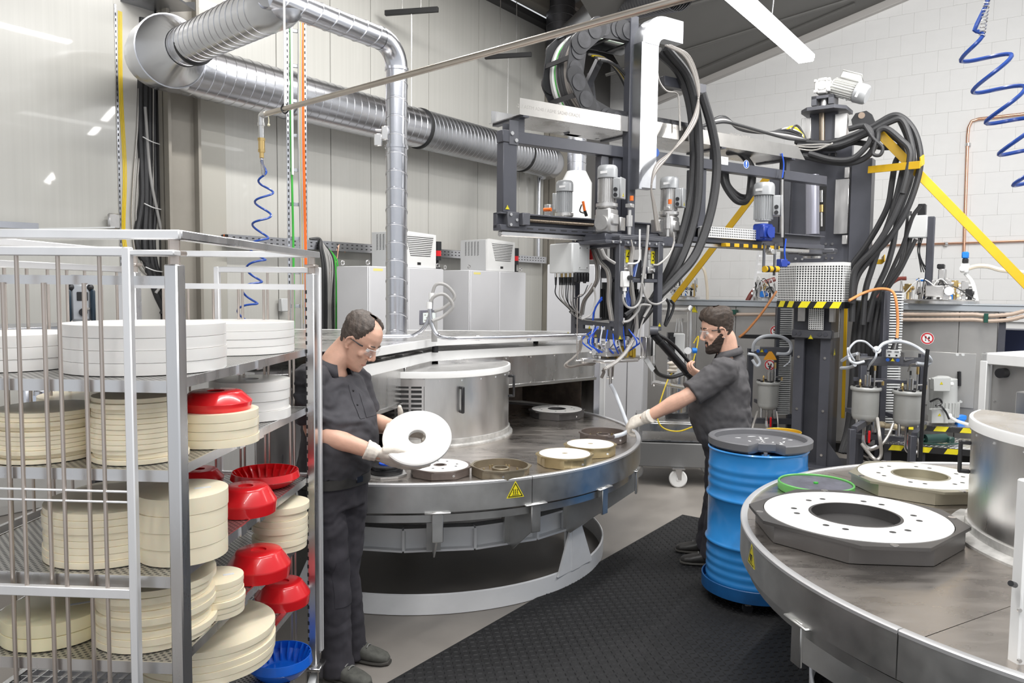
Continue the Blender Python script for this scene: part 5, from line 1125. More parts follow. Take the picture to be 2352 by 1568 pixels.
# carriage plates, pivot tube, posts
plate(1800, 345, 1948, 605, .06, .12, 'carriage_plate', ANTH); plate(1768, 398, 1787, 540, .0, .12, 'side_post', ANTH); plate(1793, 400, 1812, 540, -.02, .1, 'side_post', ANTHL)
plate(1957, 366, 1994, 610, .02, .18, 'outer_post', ANTH); plate(1925, 380, 1960, 400, .06, .12, 'post_bridge', ANTH)
plate(1919, 412, 1946, 536, .0, .06, 'polished_rail', STEEL); plate(1940, 384, 1950, 408, .0, .06, 'rail_block', CAST); plate(1934, 540, 1945, 560, .0, .06, 'rail_block', CAST)
a, b = Cq(1866, 402, -.22), Cq(1866, 538, -.22); MB().cyl(a, b, .068, n=24).build('pivot_tube', mat('bluish_steel_tube', (.36, .36, .42), .3, .6), LC)
plate(1882, 428, 1895, 530, .055, .062, 'spindle_slot', BLACKM); a, b = Cq(1887, 437, .02), Cq(1887, 520, .02); MB().cyl(a, a.lerp(b, .33), .02, n=12).build('spindle_nut', CHROME, LC); MB().cyl(a.lerp(b, .4), a.lerp(b, .6), .024, n=12).build('brass_nut', BRASS, LC); MB().cyl(a.lerp(b, .6), b, .012, n=10).build('spindle', CAST, LC)
a = Cq(1866, 575, -.22); MB(Fr(a, AZW)).lathe([(0, -.05), (.13, -.05), (.14, -.04), (.14, -.005), (.10, 0), (.10, .05), (.075, .06), (0, .06)], 32).box((0, 0, -.01), (.46, .16, .05), .01).build('pivot_bearing', ANTHL, LC)
MB(Fr(a - Vector((0, 0, .06)), AZW)).lathe([(0, -.02), (.085, -.02), (.09, 0), (0, 0)], 24).build('bearing_cap', STEEL, LC)
bolts([Cq(px, py, .055) for px, py in ((1828, 594), (1843, 595), (1897, 560), (1912, 560), (1912, 592), (1898, 592), (1920, 355), (1905, 355), (1800, 562))], -WD, .013, CHROME, LC, .008)
# swivel head on top
plate(1841, 272, 1862, 318, -.02, .06, 'slide_plate', STEEL); plate(1918, 262, 1944, 315, -.02, .06, 'slide_plate', STEEL); plate(1860, 262, 1920, 350, .0, .06, 'slide_body', ANTH)
a, b = Cq(1888, 258, -.02), Cq(1888, 345, -.02); sp = MB().cyl(a, b, .03, n=14).build('lift_spindle', mat('oily_spindle', (0, 0, 0)), LC)
x0, zz = cl(1840, 262, -.1); x1, zz2 = cl(1944, 243, -.1); mc_().prism([(x0 + .09, -.22), (x1 - .09, -.22), (x1, -.1), (x1, .2), (x0, .2), (x0, -.1)], zz, zz + .035).build('top_plate', ANTHL, LC)
x0, z0 = cl(1863, 243, -.08); x1, z1 = cl(1915, 215, -.08)
mc_().bb(x0, x0 + .05, -.08, .12, z0, z1).bb(x1 - .05, x1, -.08, .12, z0, z1).bb(x0, x1, -.08, .12, z1 - .03, z1).build('motor_pedestal', ANTHL, LC)
mc_().cyl(((x0 + x1) / 2, .02, z0), ((x0 + x1) / 2, .02, z1), .05, n=20).build('coupling', STEEL, LC)
WM_ = mat('white_cast_gearbox', (.72, .71, .69), .45, .2); x0, z0 = cl(1869, 213, -.1); x1, z1 = cl(1907, 178, -.1)
gbx = mc_().bb(x0, x1, -.1, .07, z0, z1, .014).bb(x0 + .03, x1 - .03, -.1, .07, z0 - .012, z1 + .012, .01).build('gearbox', WM_, LC)
mc_().cyl(((x0 + x1) / 2, -.101, (z0 + z1) / 2), ((x0 + x1) / 2, -.105, (z0 + z1) / 2), .045, n=24).build('gearbox_cap', GREYP, gbx)
for x in (x0 + .012, x1 - .012):
    for z in (z0 + .012, z1 - .012): mc_().bb(x - .014, x + .014, -.108, -.08, z - .014, z + .014, .003).build('gearbox_lug', WM_, gbx)
q = Vector((x1, -.02, (z0 + z1) / 2)); mot = MB(FC @ Matrix.Translation(q) @ Matrix.Rotation(radians(62), 4, 'Z') @ Matrix.Rotation(radians(-62), 4, 'Y'))
motor(FC @ Matrix.Translation((x1, .0, (z0 + z1) / 2)) @ Matrix.Rotation(radians(112), 4, 'Y'), 1.5, mat('pale_motor', (.60, .60, .58), .45, .2), parent=LC, boxdir=2.9, gh=0, name='lift_motor')
q = Cq(1965, 215, .0); MB(Fr(q, AZW)).box((0, 0, 0), (.06, .06, .11), .006).cyl((-.05, 0, 0), (-.10, 0, -.05), .02, n=10).build('brake_box', WHITEP, LC)
mc_().prism([cl(1955, 275, .1), cl(1965, 260, .1), cl(1990, 254, .1), cl(2002, 262, .1), cl(2012, 285, .1), cl(2025, 312, .1), cl(2005, 325, .1), cl(1985, 300, .1), cl(1958, 290, .1)], .1, .14, Matrix(((1, 0, 0, 0), (0, 0, 1, 0), (0, 1, 0, 0), (0, 0, 0, 1)))).build('hose_bracket', BLACK, LC)
MB().cyl(Cq(1979, 265, .09), Cq(1979, 265, .16), .032, n=20).build('copper_pin', mat('copper_pin', (.75, .58, .45), .3, 1), LC)
# hose bundle from the column top down to the floor
def ZC(L, y): return [Cq(1760 + q[0] / 2.85, 170 + q[1] / 2.85, y + (q[2] if len(q) > 2 else 0)) for q in L]
HS = [([(190, 440), (400, 452), (560, 405), (700, 340), (820, 275), (890, 285), (960, 360), (1000, 470), (1008, 600), (970, 760), (900, 930), (800, 1080), (690, 1200), (600, 1320), (570, 1450), (560, 1620)], -.16, .036),
      ([(205, 470), (450, 470), (650, 395), (800, 318), (885, 300), (935, 400), (960, 540), (930, 680), (870, 850), (800, 1000), (700, 1150), (580, 1290), (560, 1500)], -.22, .036),
      ([(230, 500), (520, 450), (700, 370), (850, 420), (915, 520), (890, 650), (850, 820), (800, 980), (740, 1130), (690, 1280), (650, 1420), (630, 1640)], -.1, .036),
      ([(240, 535), (400, 572), (550, 582), (660, 540), (720, 450), (735, 375), (790, 360), (880, 430), (940, 500), (930, 620), (890, 780)], -.25, .036),
      ([(200, 450), (420, 490), (560, 450), (640, 455), (760, 480), (870, 478), (905, 500), (850, 570), (825, 700), (800, 850), (740, 980), (650, 1130), (560, 1250), (520, 1340)], -.05, .034),
      ([(540, 360), (640, 340), (690, 400), (650, 480), (560, 555), (430, 560), (280, 520)], -.30, .034),
      ([(870, 290), (920, 400), (955, 520), (965, 600), (930, 740), (880, 880), (850, 1000), (830, 1120), (790, 1260), (740, 1370), (700, 1460), (660, 1620)], -.02, .034),
      ([(1010, 860), (960, 930), (925, 1030), (890, 1130), (850, 1220), (800, 1330), (760, 1420), (700, 1600)], .25, .024), ([(980, 1080), (930, 1180), (880, 1280), (820, 1370), (770, 1450), (720, 1600)], .25, .024),
      ([(640, 330), (700, 420), (760, 480), (745, 530), (700, 520), (720, 440)], -.32, .02)]
for L, y, r in HS: MB().tube(ZC(L, y), r * .84, 9, 6).build('ribbed_hose', HOSE, LC)
for k in range(7):
    x = 1962 + k * 11; MB().tube([Cq(x + 12, 690, .05 + .03 * k), Cq(x, 780, .1), Cq(x - 4 + 3 * (k % 2), 880, .12 + .02 * k), Cq(x - 14, 980, .1), Cq(x - 30 - 6 * k, 1040, .0)], .034, 9, 6).build('ribbed_hose', HOSE, LC)
for k in range(3): MB().tube(ZC([(120 + 30 * k, 470), (300 + 20 * k, 500 - 20 * k), (420, 460), (430, 450)], -.3), .008, 6, 5).build('braided_hose', BRAID, LC)
for k in range(4): MB().tube([Cq(1770 + 14 * k, 305, -.3), Cq(1800 + 10 * k, 297 - 3 * k, -.25), Cq(1835 + 4 * k, 305 + 2 * k, -.3), Cq(1850, 318 + 2 * k, -.3)], .012, 6, 5).build('loose_cable', (HOSE, WHITEP, YELC, HOSE)[k], LC)
# yellow braces
def yb_(p, q, w_=.085, name='yellow_brace'): return MB().bar(p, q, .012, w_, ch=.002).build(name, YELLOW, LC)
yb_(Cq(2020, 306, -.2), Cq(2368, 664, .1), .082); yb_(Cq(1994, 390, -.1), Cq(2114, 378, -.32), .07); yb_(Cq(2114, 372, -.32), Cq(2122, 366, -.2), .09, 'hose_stop'); yb_(Cq(1980, 601, .2), Cq(2026, 601, .2), .05); yb_(Cq(2026, 598, .2), Cq(2032, 592, .1), .07, 'hose_stop')
yb_(Cq(1768, 400, .45), Cq(1545, 690, .8), .085); yb_(Cq(1942, 440, .35), Cq(1952, 690, .35), .06); yb_(Cq(1943, 700, .5), Cq(1936, 960, .5), .035)
# ================================================================ tank station along the block wall
FT = Fr((3.66, 9.0, 0), AZW); Q0 = FT @ Vector((0, 0, 0))
def T_(px, py, y=0.0): return PP(px, py, Q0 + WD * y, WD)
def tl(px, py, y=0.0): p = FT.inverted() @ T_(px, py, y); return p.x, p.z
TS = thing('tank_station', 'long stainless tank cabinet with aluminium top rail along the white block wall', 'machine cabinet', FT)
mt = lambda: MB(FT)
def rect(x0, y0, x1, y1, d0, d1, name, m, par, ch=.003):
    a, z1 = tl(x0, y0, d0); b, z0 = tl(x1, y1, d0); return mt().bb(a, b, d0, d1, z0, z1, ch).build(name, m, par)
zr = tl(1900, 693)[1]; xl, xr = tl(1486, 700)[0], tl(2400, 700)[0]
SILV = mat('aluminium_rail', (.52, .56, .60), .35, .6); SHEET = mat('satin_stainless_sheet', (.50, .49, .475), .38, .75, var=.08, vs=3, rvar=.05)
mt().bb(xl + .3, xr, -.03, .05, zr - .075, zr - .012, .006).build('top_rail', SILV, TS); mt().bb(xl + .3, xr, -.04, .9, zr - .012, zr, .003).build('table_top', SILV, TS)
for a, b in ((1486, 1600), (1600, 1690), (1690, 1790), (1790, 1930), (1930, 2062), (2062, 2204), (2204, 2294)):
    mt().bb(tl(a, 720)[0] + .003, tl(b, 720)[0] - .003, .0, .02, .15, zr - .08, .002).build('front_sheet', SHEET, TS)
mt().bb(xl, tl(2294, 720)[0], .03, .9, .12, zr - .08).build('tank_body', SHEET, TS)
mt().bb(tl(2296, 720)[0], tl(2312, 720)[0], -.03, .03, 0, zr - .08).build('frame_leg', ANTH, TS); mt().bb(xl, xr, .1, .8, 0, .12).build('base_frame', BLACKM, TS)
for y in (722, 734):
    for a, b in ((1668, 1790), (2012, 2352)):
        if y == 734 and a < 1700: continue
        P = [T_(a + (b - a) * k / 12, y + (3 if k % 12 > 8 and a > 2000 else 0) - 8 * max(0, (k - 9) / 3) ** 2 * (a > 2000), -.06) for k in range(13)]
        hs = MB()
        pts = spl(P, 5); hs.tube(pts, [.022 if i % 2 else .019 for i in range(len(pts))], 8); hs.build('spiral_hose', mat('beige_spiral_hose', (.46, .36, .29), .45), TS)
for px, y0, y1 in ((1684, 711, 722), (2012, 714, 735), (2264, 720, 741)): rect(px - 4, y0, px + 5, y1, -.10, 0, 'hose_clip', mat('dark_green_clip', (.01, .07, .05), .4), TS)
def shoe_sign(px, py, r):
    M = face_M(T_(px, py, -.002), -WD); d = disc_sign(M, r, SIGNW, TS, 'no_stepping_sign')
    MB(M).lathe([(r * .72, .0008), (r * .93, .0008), (r * .93, .0014), (r * .72, .0014)], 32, close=True).bar((-.53 * r, .53 * r, .0018), (.53 * r, -.53 * r, .0018), .12 * r, .0006).build('red_ring', SIGNR, d)
    f = MB(M)
    for s, dy in ((-1, .06), (1, -.04)):
        f.prism([(s * r * .24 + r * .13 * cos(t), r * dy + r * .12 + r * .25 * sin(t)) for t in [2 * pi * k / 14 for k in range(14)]], .0008, .0012).prism([(s * r * .24 + r * .10 * cos(t), r * dy - r * .33 + r * .12 * sin(t)) for t in [2 * pi * k / 12 for k in range(12)]], .0008, .0012)
    f.build('footprints', INK, d)
shoe_sign(2130, 777, .066); shoe_sign(1781, 760, .066); shoe_sign(1768, 838, .066); shoe_sign(2133, 856, .066)
# hatch with black handle
hz = rect(2066, 804, 2236, 938, -.012, -.002, 'hatch', mat('hatch_sheet', (.56, .555, .545), .4, .7), TS, .002)
a, b = T_(2203, 853, -.05), T_(2203, 886, -.05); MB().cyl(a, b, .018, n=12).cyl(a - Vector((0, 0, .012)), a - Vector((0, 0, .012)) + WD * .05, .015, n=8).cyl(b + Vector((0, 0, .012)), b + Vector((0, 0, .012)) + WD * .05, .015, n=8).build('hatch_handle', BLACK, hz)
for px, py in ((2199, 814), (2212, 814), (2190, 922), (2207, 922)): MB().cyl(T_(px, py, -.0135), T_(px, py, -.010), .016, n=12).build('plug', GREYP, hz)
tri_sign(face_M(T_(1594, 712, -.002), -WD), .10, TS); 
# --- small dosing pots, as things of their own
def pot(px, py_top, Y, s, label, gauge=False):
    c = PD(px, py_top, Y); t = thing('pressure_pot', label, 'pressure pot', c); M = Matrix.Translation(c) @ Matrix.Diagonal((s, s, s, 1)); g = MB(M)
    g.lathe([(0, -.335), (.07, -.33), (.10, -.315), (.116, -.285), (.118, -.26), (.118, -.255), (.1195, -.25), (.1195, -.03), (0, -.03)], 36); body = g.build('pot_body', mat('grey_pot', (.47, .475, .46), .42, .3, var=.05), t)
    MB(M).lathe([(0, .0), (.135, .0), (.139, -.006), (.139, -.022), (.135, -.03), (.11, -.03)], 36).build('lid', mat('grey_pot_lid', (.52, .525, .51), .4, .3), t)
    k_ = MB(M)
    for k in range(6): a = .5 + k * pi / 3; k_.cyl((.105 * cos(a), .105 * sin(a), 0), (.105 * cos(a), .105 * sin(a), .018), .014, n=8).box((.12 * cos(a), .12 * sin(a), .012), (.03, .015, .012), .003)
    k_.build('lid_clamp', BLACK, t, kind='stuff')
    MB(M).cyl((0, -.03, .0), (0, -.03, .012), .05, n=16).build('sensor_base', BLACKM, t)
    sn = MB(M).cyl((0, -.03, .012), (0, -.03, .118), .030, n=20).cyl((0, -.03, .118), (0, -.03, .15), .012, n=10).build('level_sensor', CHROME, t); MB(M).cyl((0, -.03, .15), (0, -.03, .19), .009, n=8).build('sensor_plug', BLACK, sn)
    MB(M).cyl((-.065, -.02, 0), (-.065, -.02, .05), .010, n=8).cyl((-.065, -.02, .05), (-.065, -.02, .075), .014, .006, n=8).build('relief_valve', BRASS, t)
    MB(M).cyl((.06, -.04, 0), (.06, -.04, .16), .008, n=8).cyl((.06, -.04, .06), (.14, -.04, .06), .008, n=8).build('fill_pipe', CHROME, t); MB(M).cyl((.06, -.04, .16), (.06, -.04, .23), .012, n=8).build('brass_valve', BRASS, t); MB(M).cyl((.14, -.04, .06), (.14, -.04, .02), .012, n=8).build('brass_valve', BRASS, t)
    MB(M).cyl((-.02, -.04, -.33), (-.02, -.04, -.46), .017, n=10).cyl((.07, -.03, -.31), (.075, -.04, -.43), .022, n=10).cyl((-.085, -.03, -.30), (-.09, -.05, -.42), .016, n=10).build('outlet', CHROME, t)
    MB(M).box((.02, -.065, -.47), (.022, .014, .12), .004).build('red_lever', RED, t)
    MB(M).tube([(-.02, -.04, -.46), (-.02, -.05, -.54), (.03, -.06, -.58), (.10, -.05, -.56)], .018, 8, 5).build('elbow_pipe', CHROME, t)
    if gauge: MB(M @ Matrix.Translation((.06, -.05, .36))).cyl((0, 0, 0), (0, -.03, 0), .034, n=20).build('gauge', WHITEP, t)
    return t, c
PS = 1.0
t1, c1_ = pot(1989, 888, 7.35, 1.0, 'grey pressure pot nearest to the lift column, with a gauge above it', True)
t2, c2_ = pot(2086, 897, 7.2, 1.0, 'grey pressure pot on the right of the stand, beside the black pole')
t3, c3_ = pot(1765, 876, 8.9, .98, 'grey pressure pot behind the bearded worker, left of the lift column')
# stand carrying the two right pots
SD2 = thing('pot_stand', 'dark grey steel stand with a hose shelf holding the two right pressure pots', 'stand', (c1_.lerp(c2_, .5).x, c1_.y + .1, 0))
def S(px, py, Y): return PD(px, py, Y)
sd = (c2_ - c1_); sd.z = 0; sd.normalize(); sn_ = Vector((sd.y, -sd.x, 0))
def sbar(px0, py0, px1, py1, Y0, Y1, w_, h_, name='frame_bar', m=ANTH): return MB().bar(S(px0, py0, Y0), S(px1, py1, Y1), w_, h_, ch=.003).build(name, m, SD2)
for px, Y, yt in ((2036, 7.75, 668), (2120, 7.35, 812), (1948 + 35, 7.7, 812)): p = S(px, yt, Y); MB().bar(p, (p.x, p.y, 0), .06, .06, ch=.003).build('upright', ANTH, SD2)
for px, Y, yt in ((1957, 7.05, 985), (2096, 6.95, 1000)): p = S(px, yt, Y); MB().bar(p, (p.x, p.y, 0), .055, .055, ch=.003).build('foot', ANTH, SD2)
sbar(1962, 985, 2010, 955, 7.05, 7.6, .05, .06); sbar(2100, 1000, 2122, 975, 6.95, 7.4, .05, .06); sbar(1960, 1000, 2125, 1012, 7.6, 7.4, .05, .05); sbar(1960, 870, 2130, 880, 7.75, 7.45, .04, .04)
for c in (c1_, c2_): MB().bar(c + Vector((-.0, .10, -.27)), c + Vector((0, .32, -.27)), .10, .04).build('pot_arm', ANTH, SD2)
a, b = S(1968, 832, 7.3), S(2128, 836, 7.2); tb = MB().bar(a, b, .12, .045, ch=.004).build('hose_shelf', ANTHL, SD2)
MB().bar(a + Vector((0, -.06, .03)), b + Vector((0, -.06, .03)), .006, .07).build('shelf_lip', ANTHL, SD2)
M = face_M(S(2051, 812, 7.14), -sn_ if sn_.y > 0 else sn_)
cp = MB(M).bb(-.058, .058, -.035, .035, -.02, 0, .003).build('control_plate', GREYP, SD2); q_ = MB(M)
for s in (-1, 1):
    q_.bb(s * .03 - .008, s * .03 + .008, -.024, -.008, 0, .001)
    for k in range(2): q_.bb(s * .03 - .018, s * .03 + .018, .010 + .009 * k, .014 + .009 * k, 0, .001)
q_.build('markings', INK, cp)
for dx, m in ((-.042, SIGNB), (.042, SIGNB)): d = MB(M @ Matrix.Translation((dx, -.058, 0))).lathe([(0, 0), (.016, 0), (.016, .001), (0, .001)], 16).build('mandatory_sign', m, SD2)
tri_sign(M @ Matrix.Translation((0, -.06, 0)), .034, SD2)
for px in (1985, 2088): p = S(px, 826, 7.2); MB().bar(p + Vector((-.06, 0, .0)), p + Vector((.06, 0, .02)), .08, .012).bar(p + Vector((-.06, 0, 0)), p + Vector((-.06, 0, .07)), .06, .01).build('hose_cradle', STEEL, SD2)
for L, r in (([(1962, 828, 7.15), (1950, 805, 7.1), (1965, 785, 7.1), (1985, 784, 7.1), (2000, 795, 7.1), (2012, 808, 7.1), (2010, 822, 7.1), (1998, 838, 7.2), (1994, 848, 7.3)], .010), ([(1948, 800, 7.3), (1952, 826, 7.1), (1965, 834, 7.1), (1985, 830, 7.1)], .013), ([(2014, 806, 7.1), (2028, 790, 7.1), (2050, 784, 7.1), (2080, 786, 7.0), (2110, 800, 7.0), (2132, 818, 6.95), (2138, 830, 7.0), (2128, 836, 7.0), (2105, 834, 7.0)], .016), ([(1934, 828, 7.6), (1950, 818, 7.4), (1970, 812, 7.2)], .016), ([(1932, 845, 7.6), (1950, 844, 7.4), (1964, 838, 7.2)], .016), ([(2105, 836, 7.0), (2092, 838, 7.1), (2086, 852, 7.2)], .008), ([(2015, 960, 7.15), (2020, 1000, 7.0), (2024, 1040, 7.0), (2016, 1055, 7.0), (2004, 1050, 7.0), (1980, 1020, 7.2)], .016), ([(2052, 972, 7.15), (2040, 1000, 7.1), (2020, 1025, 7.1), (1990, 1036, 7.3)], .013), ([(1972, 970, 7.2), (1960, 985, 7.1), (1953, 1000, 7.05)], .006), ([(2102, 990, 7.1), (2108, 1010, 7.0), (2109, 1035, 7.0), (2109, 1050, 7.0)], .008)):
    MB().tube([S(*q) for q in L], r, 8, 6).build('hose', TRANSL if r in (.010, .016, .013) and L[0][1] < 900 else BRAID, SD2)
# louvred cable risers
for px0, px1, y0, y1, Y, nm in ((2037, 2060, 668, 985, 7.85, 'right'), (1791, 1812, 705, 950, 9.0, 'left')):
    a, b = S(px0, y0, Y), S(px1, y1, Y); LV = thing('louvred_riser', 'tall slatted grey cable riser %s of the lift column' % nm, 'riser', (a.x, a.y, b.z))
    n = 52
    for k in range(n): z = b.z + (a.z - b.z) * k / n; MB().box(((a.x + b.x) / 2, a.y, z), (abs(b.x - a.x), .05, (a.z - b.z) / n * .55), .001).build('slat', GREYP, LV)
    MB().box(((a.x + b.x) / 2, a.y + .03, (a.z + b.z) / 2), (abs(b.x - a.x) + .01, .008, a.z - b.z)).build('riser_back', ANTH, LV)
    MB().box((a.x - .02, a.y, (a.z + b.z) / 2), (.04, .06, a.z - b.z), .003).build('riser_post', ANTH, LV)
    MB().bar((a.x - .02, a.y, 0), (a.x - .02, a.y, b.z), .05, .05).bar((b.x, a.y, 0), (b.x, a.y, b.z), .05, .05).build('riser_leg', ANTH, LV)
# left pot stand
p = S(1765, 812, 8.95); SD3 = thing('pot_stand', 'dark bracket stand holding the pressure pot behind the bearded worker', 'stand', (p.x, p.y + .3, 0))
MB().bar(S(1700, 772, 9.05), S(1835, 775, 8.95), .04, .045).build('black_bar', BLACK, SD3)
a, b = S(1730, 806, 8.9), S(1820, 808, 8.8); MB().bar(a, b, .10, .10, ch=.004).build('hose_shelf', ANTHL, SD3)
MB().bar(S(1838, 800, 9.0), Vector((S(1838, 800, 9.0).x, S(1838, 800, 9.0).y, 0)), .06, .06).bar(S(1724, 800, 9.05), Vector((S(1724, 800, 9.05).x, S(1724, 800, 9.05).y, 0)), .06, .06).build('upright', ANTH, SD3)
sbar2 = MB().bar(S(1724, 965, 9.0), S(1840, 968, 8.9), .08, .06).bar(c3_ + Vector((0, .1, -.27)), c3_ + Vector((0, .35, -.27)), .1, .04).build('frame_bar', ANTH, SD3)
MB(face_M(S(1739, 800, 8.8), (0, -1, 0))).bb(-.05, .03, -.03, .03, 0, .008, .002).build('control_plate', GREYP, SD3)
for k, m in enumerate((SIGNB, None, SIGNB)):
    M = face_M(S(1741 + 9 * k, 806, 8.76), (0, -1, 0))
    if m: MB(M).lathe([(0, 0), (.019, 0), (.019, .001), (0, .001)], 16).build('mandatory_sign', m, SD3)
    else: tri_sign(M, .042, SD3)
MB(face_M(S(1769, 818, 8.7), (0, -1, 0))).prism([(-.075, -.04), (.075, -.04), (.055, .0), (.015, .055), (-.015, .055), (-.055, 0)], 0, .002).build('orange_hazard_plate', mat('orange_sign', (.85, .38, .03), .5), SD3)
for L, r in (([(1729, 806, 8.8), (1734, 785, 8.75), (1755, 772, 8.7), (1790, 772, 8.7), (1812, 784, 8.7), (1817, 800, 8.7), (1808, 812, 8.7), (1784, 812, 8.7)], .019), ([(1718, 812, 8.6), (1735, 816, 8.6), (1745, 832, 8.6), (1738, 840, 8.6), (1728, 826, 8.6)], .016), ([(1800, 842, 8.7), (1814, 830, 8.7), (1816, 815, 8.7)], .008), ([(1740, 945, 8.8), (1730, 975, 8.6), (1726, 1000, 8.5)], .014), ([(1784, 945, 8.8), (1787, 970, 8.7), (1788, 1000, 8.7)], .008)):
    MB().tube([S(*q) for q in L], r, 8, 6).build('hose', TRANSL if L[0][1] < 900 else BRAID, SD3)
# orange cables looping over the station
tag(MB().tube([PD(1950, 690, 7.7), PD(1985, 672, 7.75), (PD(2020, 663, 7.7)), PD(2048, 668, 7.65), PD(2058, 690, 7.6), PD(2062, 740, 7.6), PD(2060, 778, 7.55)], .014, 8, 6).build('orange_cable', mat('copper_orange_cable', (.68, .27, .09), .4)), 'orange cable looping from the striped guard down to the right pot stand', 'cable')
tag(MB().cyl(PD(2060, 778, 7.55), PD(2053, 805, 7.5), .02, .036, n=12).build('cable_boot', BLACK), 'black cable boot at the lower end of the orange cable', 'cable end')
tag(MB().tube([PD(1783, 670, 9.4), PD(1770, 690, 9.2), PD(1745, 725, 9.1), PD(1715, 760, 9.0), PD(1698, 774, 8.95)], .014, 8, 6).build('orange_cable', MATS['copper_orange_cable']), 'orange cable slanting behind the bearded worker\'s shoulder', 'cable')
tag(MB().tube([PD(1716, 692, 9.9), PD(1728, 672, 9.9), PD(1750, 652, 9.9), PD(1780, 641, 9.9)], .03, 8, 6).build('brown_hose', mat('red_brown_hose', (.20, .045, .035), .4)), 'red brown hose rising over the rail left of the perforated guard', 'hose')
# black pole
p = PD(2130, 806, 6.9); BPOLE = tag(MB().tube([(p.x - .02, p.y, .0), (p.x - .015, p.y, .9), (p.x, p.y, p.z - .02), (p.x + .005, p.y, p.z)], .017, 10, 2).build('black_pole', BLACK), 'thin black pole standing right of the pressure pots', 'pole')
# gear pump with two boxes
p = S(2160, 925, 7.9); GPM = thing('pump_drive', 'light grey pump motor with two terminal boxes on the tread plate step', 'motor', (p.x, p.y, .5)); LGM = mat('pale_grey_motor', (.50, .51, .50), .42)
a, b = S(2166, 870, 7.9), S(2166, 948, 7.9); MB().cyl(a, b, .13, n=28).cyl(a, a + Vector((0, 0, .03)), .11, .05, n=28).build('motor_body', LGM, GPM)
f = MB()
for k in range(26): a_ = 2 * pi * k / 26; f.bar((b.x + .135 * cos(a_), b.y + .135 * sin(a_), b.z - .03), (b.x + .135 * cos(a_), b.y + .135 * sin(a_), b.z + .12), .006, .025, up=(cos(a_), sin(a_), 0))
f.cyl(b - Vector((0, 0, .08)), b + Vector((0, 0, .02)), .125, n=24).build('cooling_fin', LGM, GPM)
for x0, y0, x1, y1 in ((2141, 867, 2176, 896), (2136, 938, 2172, 969)):
    q, r_ = S(x0, y0, 7.72), S(x1, y1, 7.72); tb = MB().box((q + r_) / 2, (r_.x - q.x, .08, q.z - r_.z), .012).box((q + r_) / 2 + Vector((0, -.042, 0)), (r_.x - q.x + .01, .01, q.z - r_.z + .01), .004).build('terminal_box', LGM, GPM); tri_sign(face_M((q + r_) / 2 + Vector((-.01, -.0475, .01)), (0, -1, 0)), .035, GPM)
    MB().cyl((r_.x, q.y, (q.z + r_.z) / 2), (r_.x + .05, q.y, (q.z + r_.z) / 2), .02, n=10).build('gland', WHITEP, tb)
MB().tube([S(2178, 955, 7.75), S(2195, 965, 7.6), S(2215, 972, 7.6), S(2240, 978, 7.6)], .016, 8, 6).build('ribbed_cable', WHITEP, GPM)
MB().tube([S(2137, 922, 7.7), S(2155, 915, 7.6), S(2163, 925, 7.6), S(2150, 932, 7.6), S(2158, 930, 7.65), S(2172, 945, 7.65), S(2180, 962, 7.6)], .010, 7, 6).build('motor_cable', BLACK, GPM)
# tread plate step with yellow-black edges
p0 = S(2105, 1024, 7.25); sz = p0.z; FS = Fr((p0.x, p0.y, 0), 20); ST = thing('tread_plate_step', 'low step of bright tread plate with yellow and black striped edges', 'step', FS)
MB(FS).bb(-.28, 1.6, 0, .62, sz - .012, sz, .002).build('tread_plate', STEEL, ST)
bmp = MB(FS)
for i in range(40):
    for j in range(13): bmp.ball((-.25 + i * .045 + (.025 if j % 2 else 0), .03 + j * .046, sz), (.018, .009, .004), 6, 4)
bmp.build('tread_bump', STEEL, ST, kind='stuff')
for y, z1 in ((-.006, sz), (.62, sz + .11)):
    e = MB(FS).bb(-.28, 1.6, y, y + .006, z1 - .06, z1).build('striped_edge', BLACKM, ST)
    for k in range(8): MB(FS).add([(-.24 + k * .235 + dx, y - .001, z1 + dz) for dx, dz in ((0, -.055), (.11, -.055), (.14, -.004), (.03, -.004))], [(0, 1, 2, 3)]).build('yellow_stripe', SIGNY, e, flat=True)
MB(FS).bb(-.28, 1.6, .62, .9, sz + .10, sz + .11).build('upper_tread', STEEL, ST)
for x in (-.24, .05, .5, 1.0, 1.5): MB(FS).bb(x - .03, x + .03, .02, .08, 0, sz - .012).build('step_leg', ANTH, ST)
MB(FS).bb(-.28, 1.6, .25, .28, 0, sz - .02).build('riser_back', BLACKM, ST)
p = S(2205, 958, 7.85); tag(MB().box(p, (.10, .08, .05), .008).box(p - Vector((0, 0, .06)), (.07, .07, .08), .006).build('blue_valve_actuator', mat('bright_blue', (.02, .22, .75), .35)), 'bright blue valve actuator on the step, right of the pump motor', 'valve')
p = S(2150, 1000, 7.35); tag(MB(Fr((p.x, p.y, sz + .012), 80)).cyl((0, -.12, .04), (0, .10, .045), .045, n=14).box((.03, .12, .035), (.09, .06, .06), .01).tube([(0, -.12, .04), (.05, -.2, .02), (.1, -.15, .015), (.14, -.02, .012), (.10, .2, .012)], .008, 6, 6).build('power_tool', mat('dark_green_tool', (.02, .06, .05), .4)), 'dark green power tool with a loose cable lying on the step', 'power tool')
for k, (px, py) in enumerate(((2032, 976), (2062, 982))):
    p = S(px, py, 7.55); g = MB(); 
    for j in range(5): g.ball(p + Vector((random.uniform(-.06, .06), random.uniform(-.03, .03), random.uniform(-.01, .02))), (.05, .04, .025), 10, 6)
    tag(g.build('cloth_rag', mat('tan_rag', (.62, .52, .36), .9, bump=.3, bs=80)), 'crumpled tan rag lying under the %s pressure pot of the right stand' % ('left' if k == 0 else 'right'), 'rag')
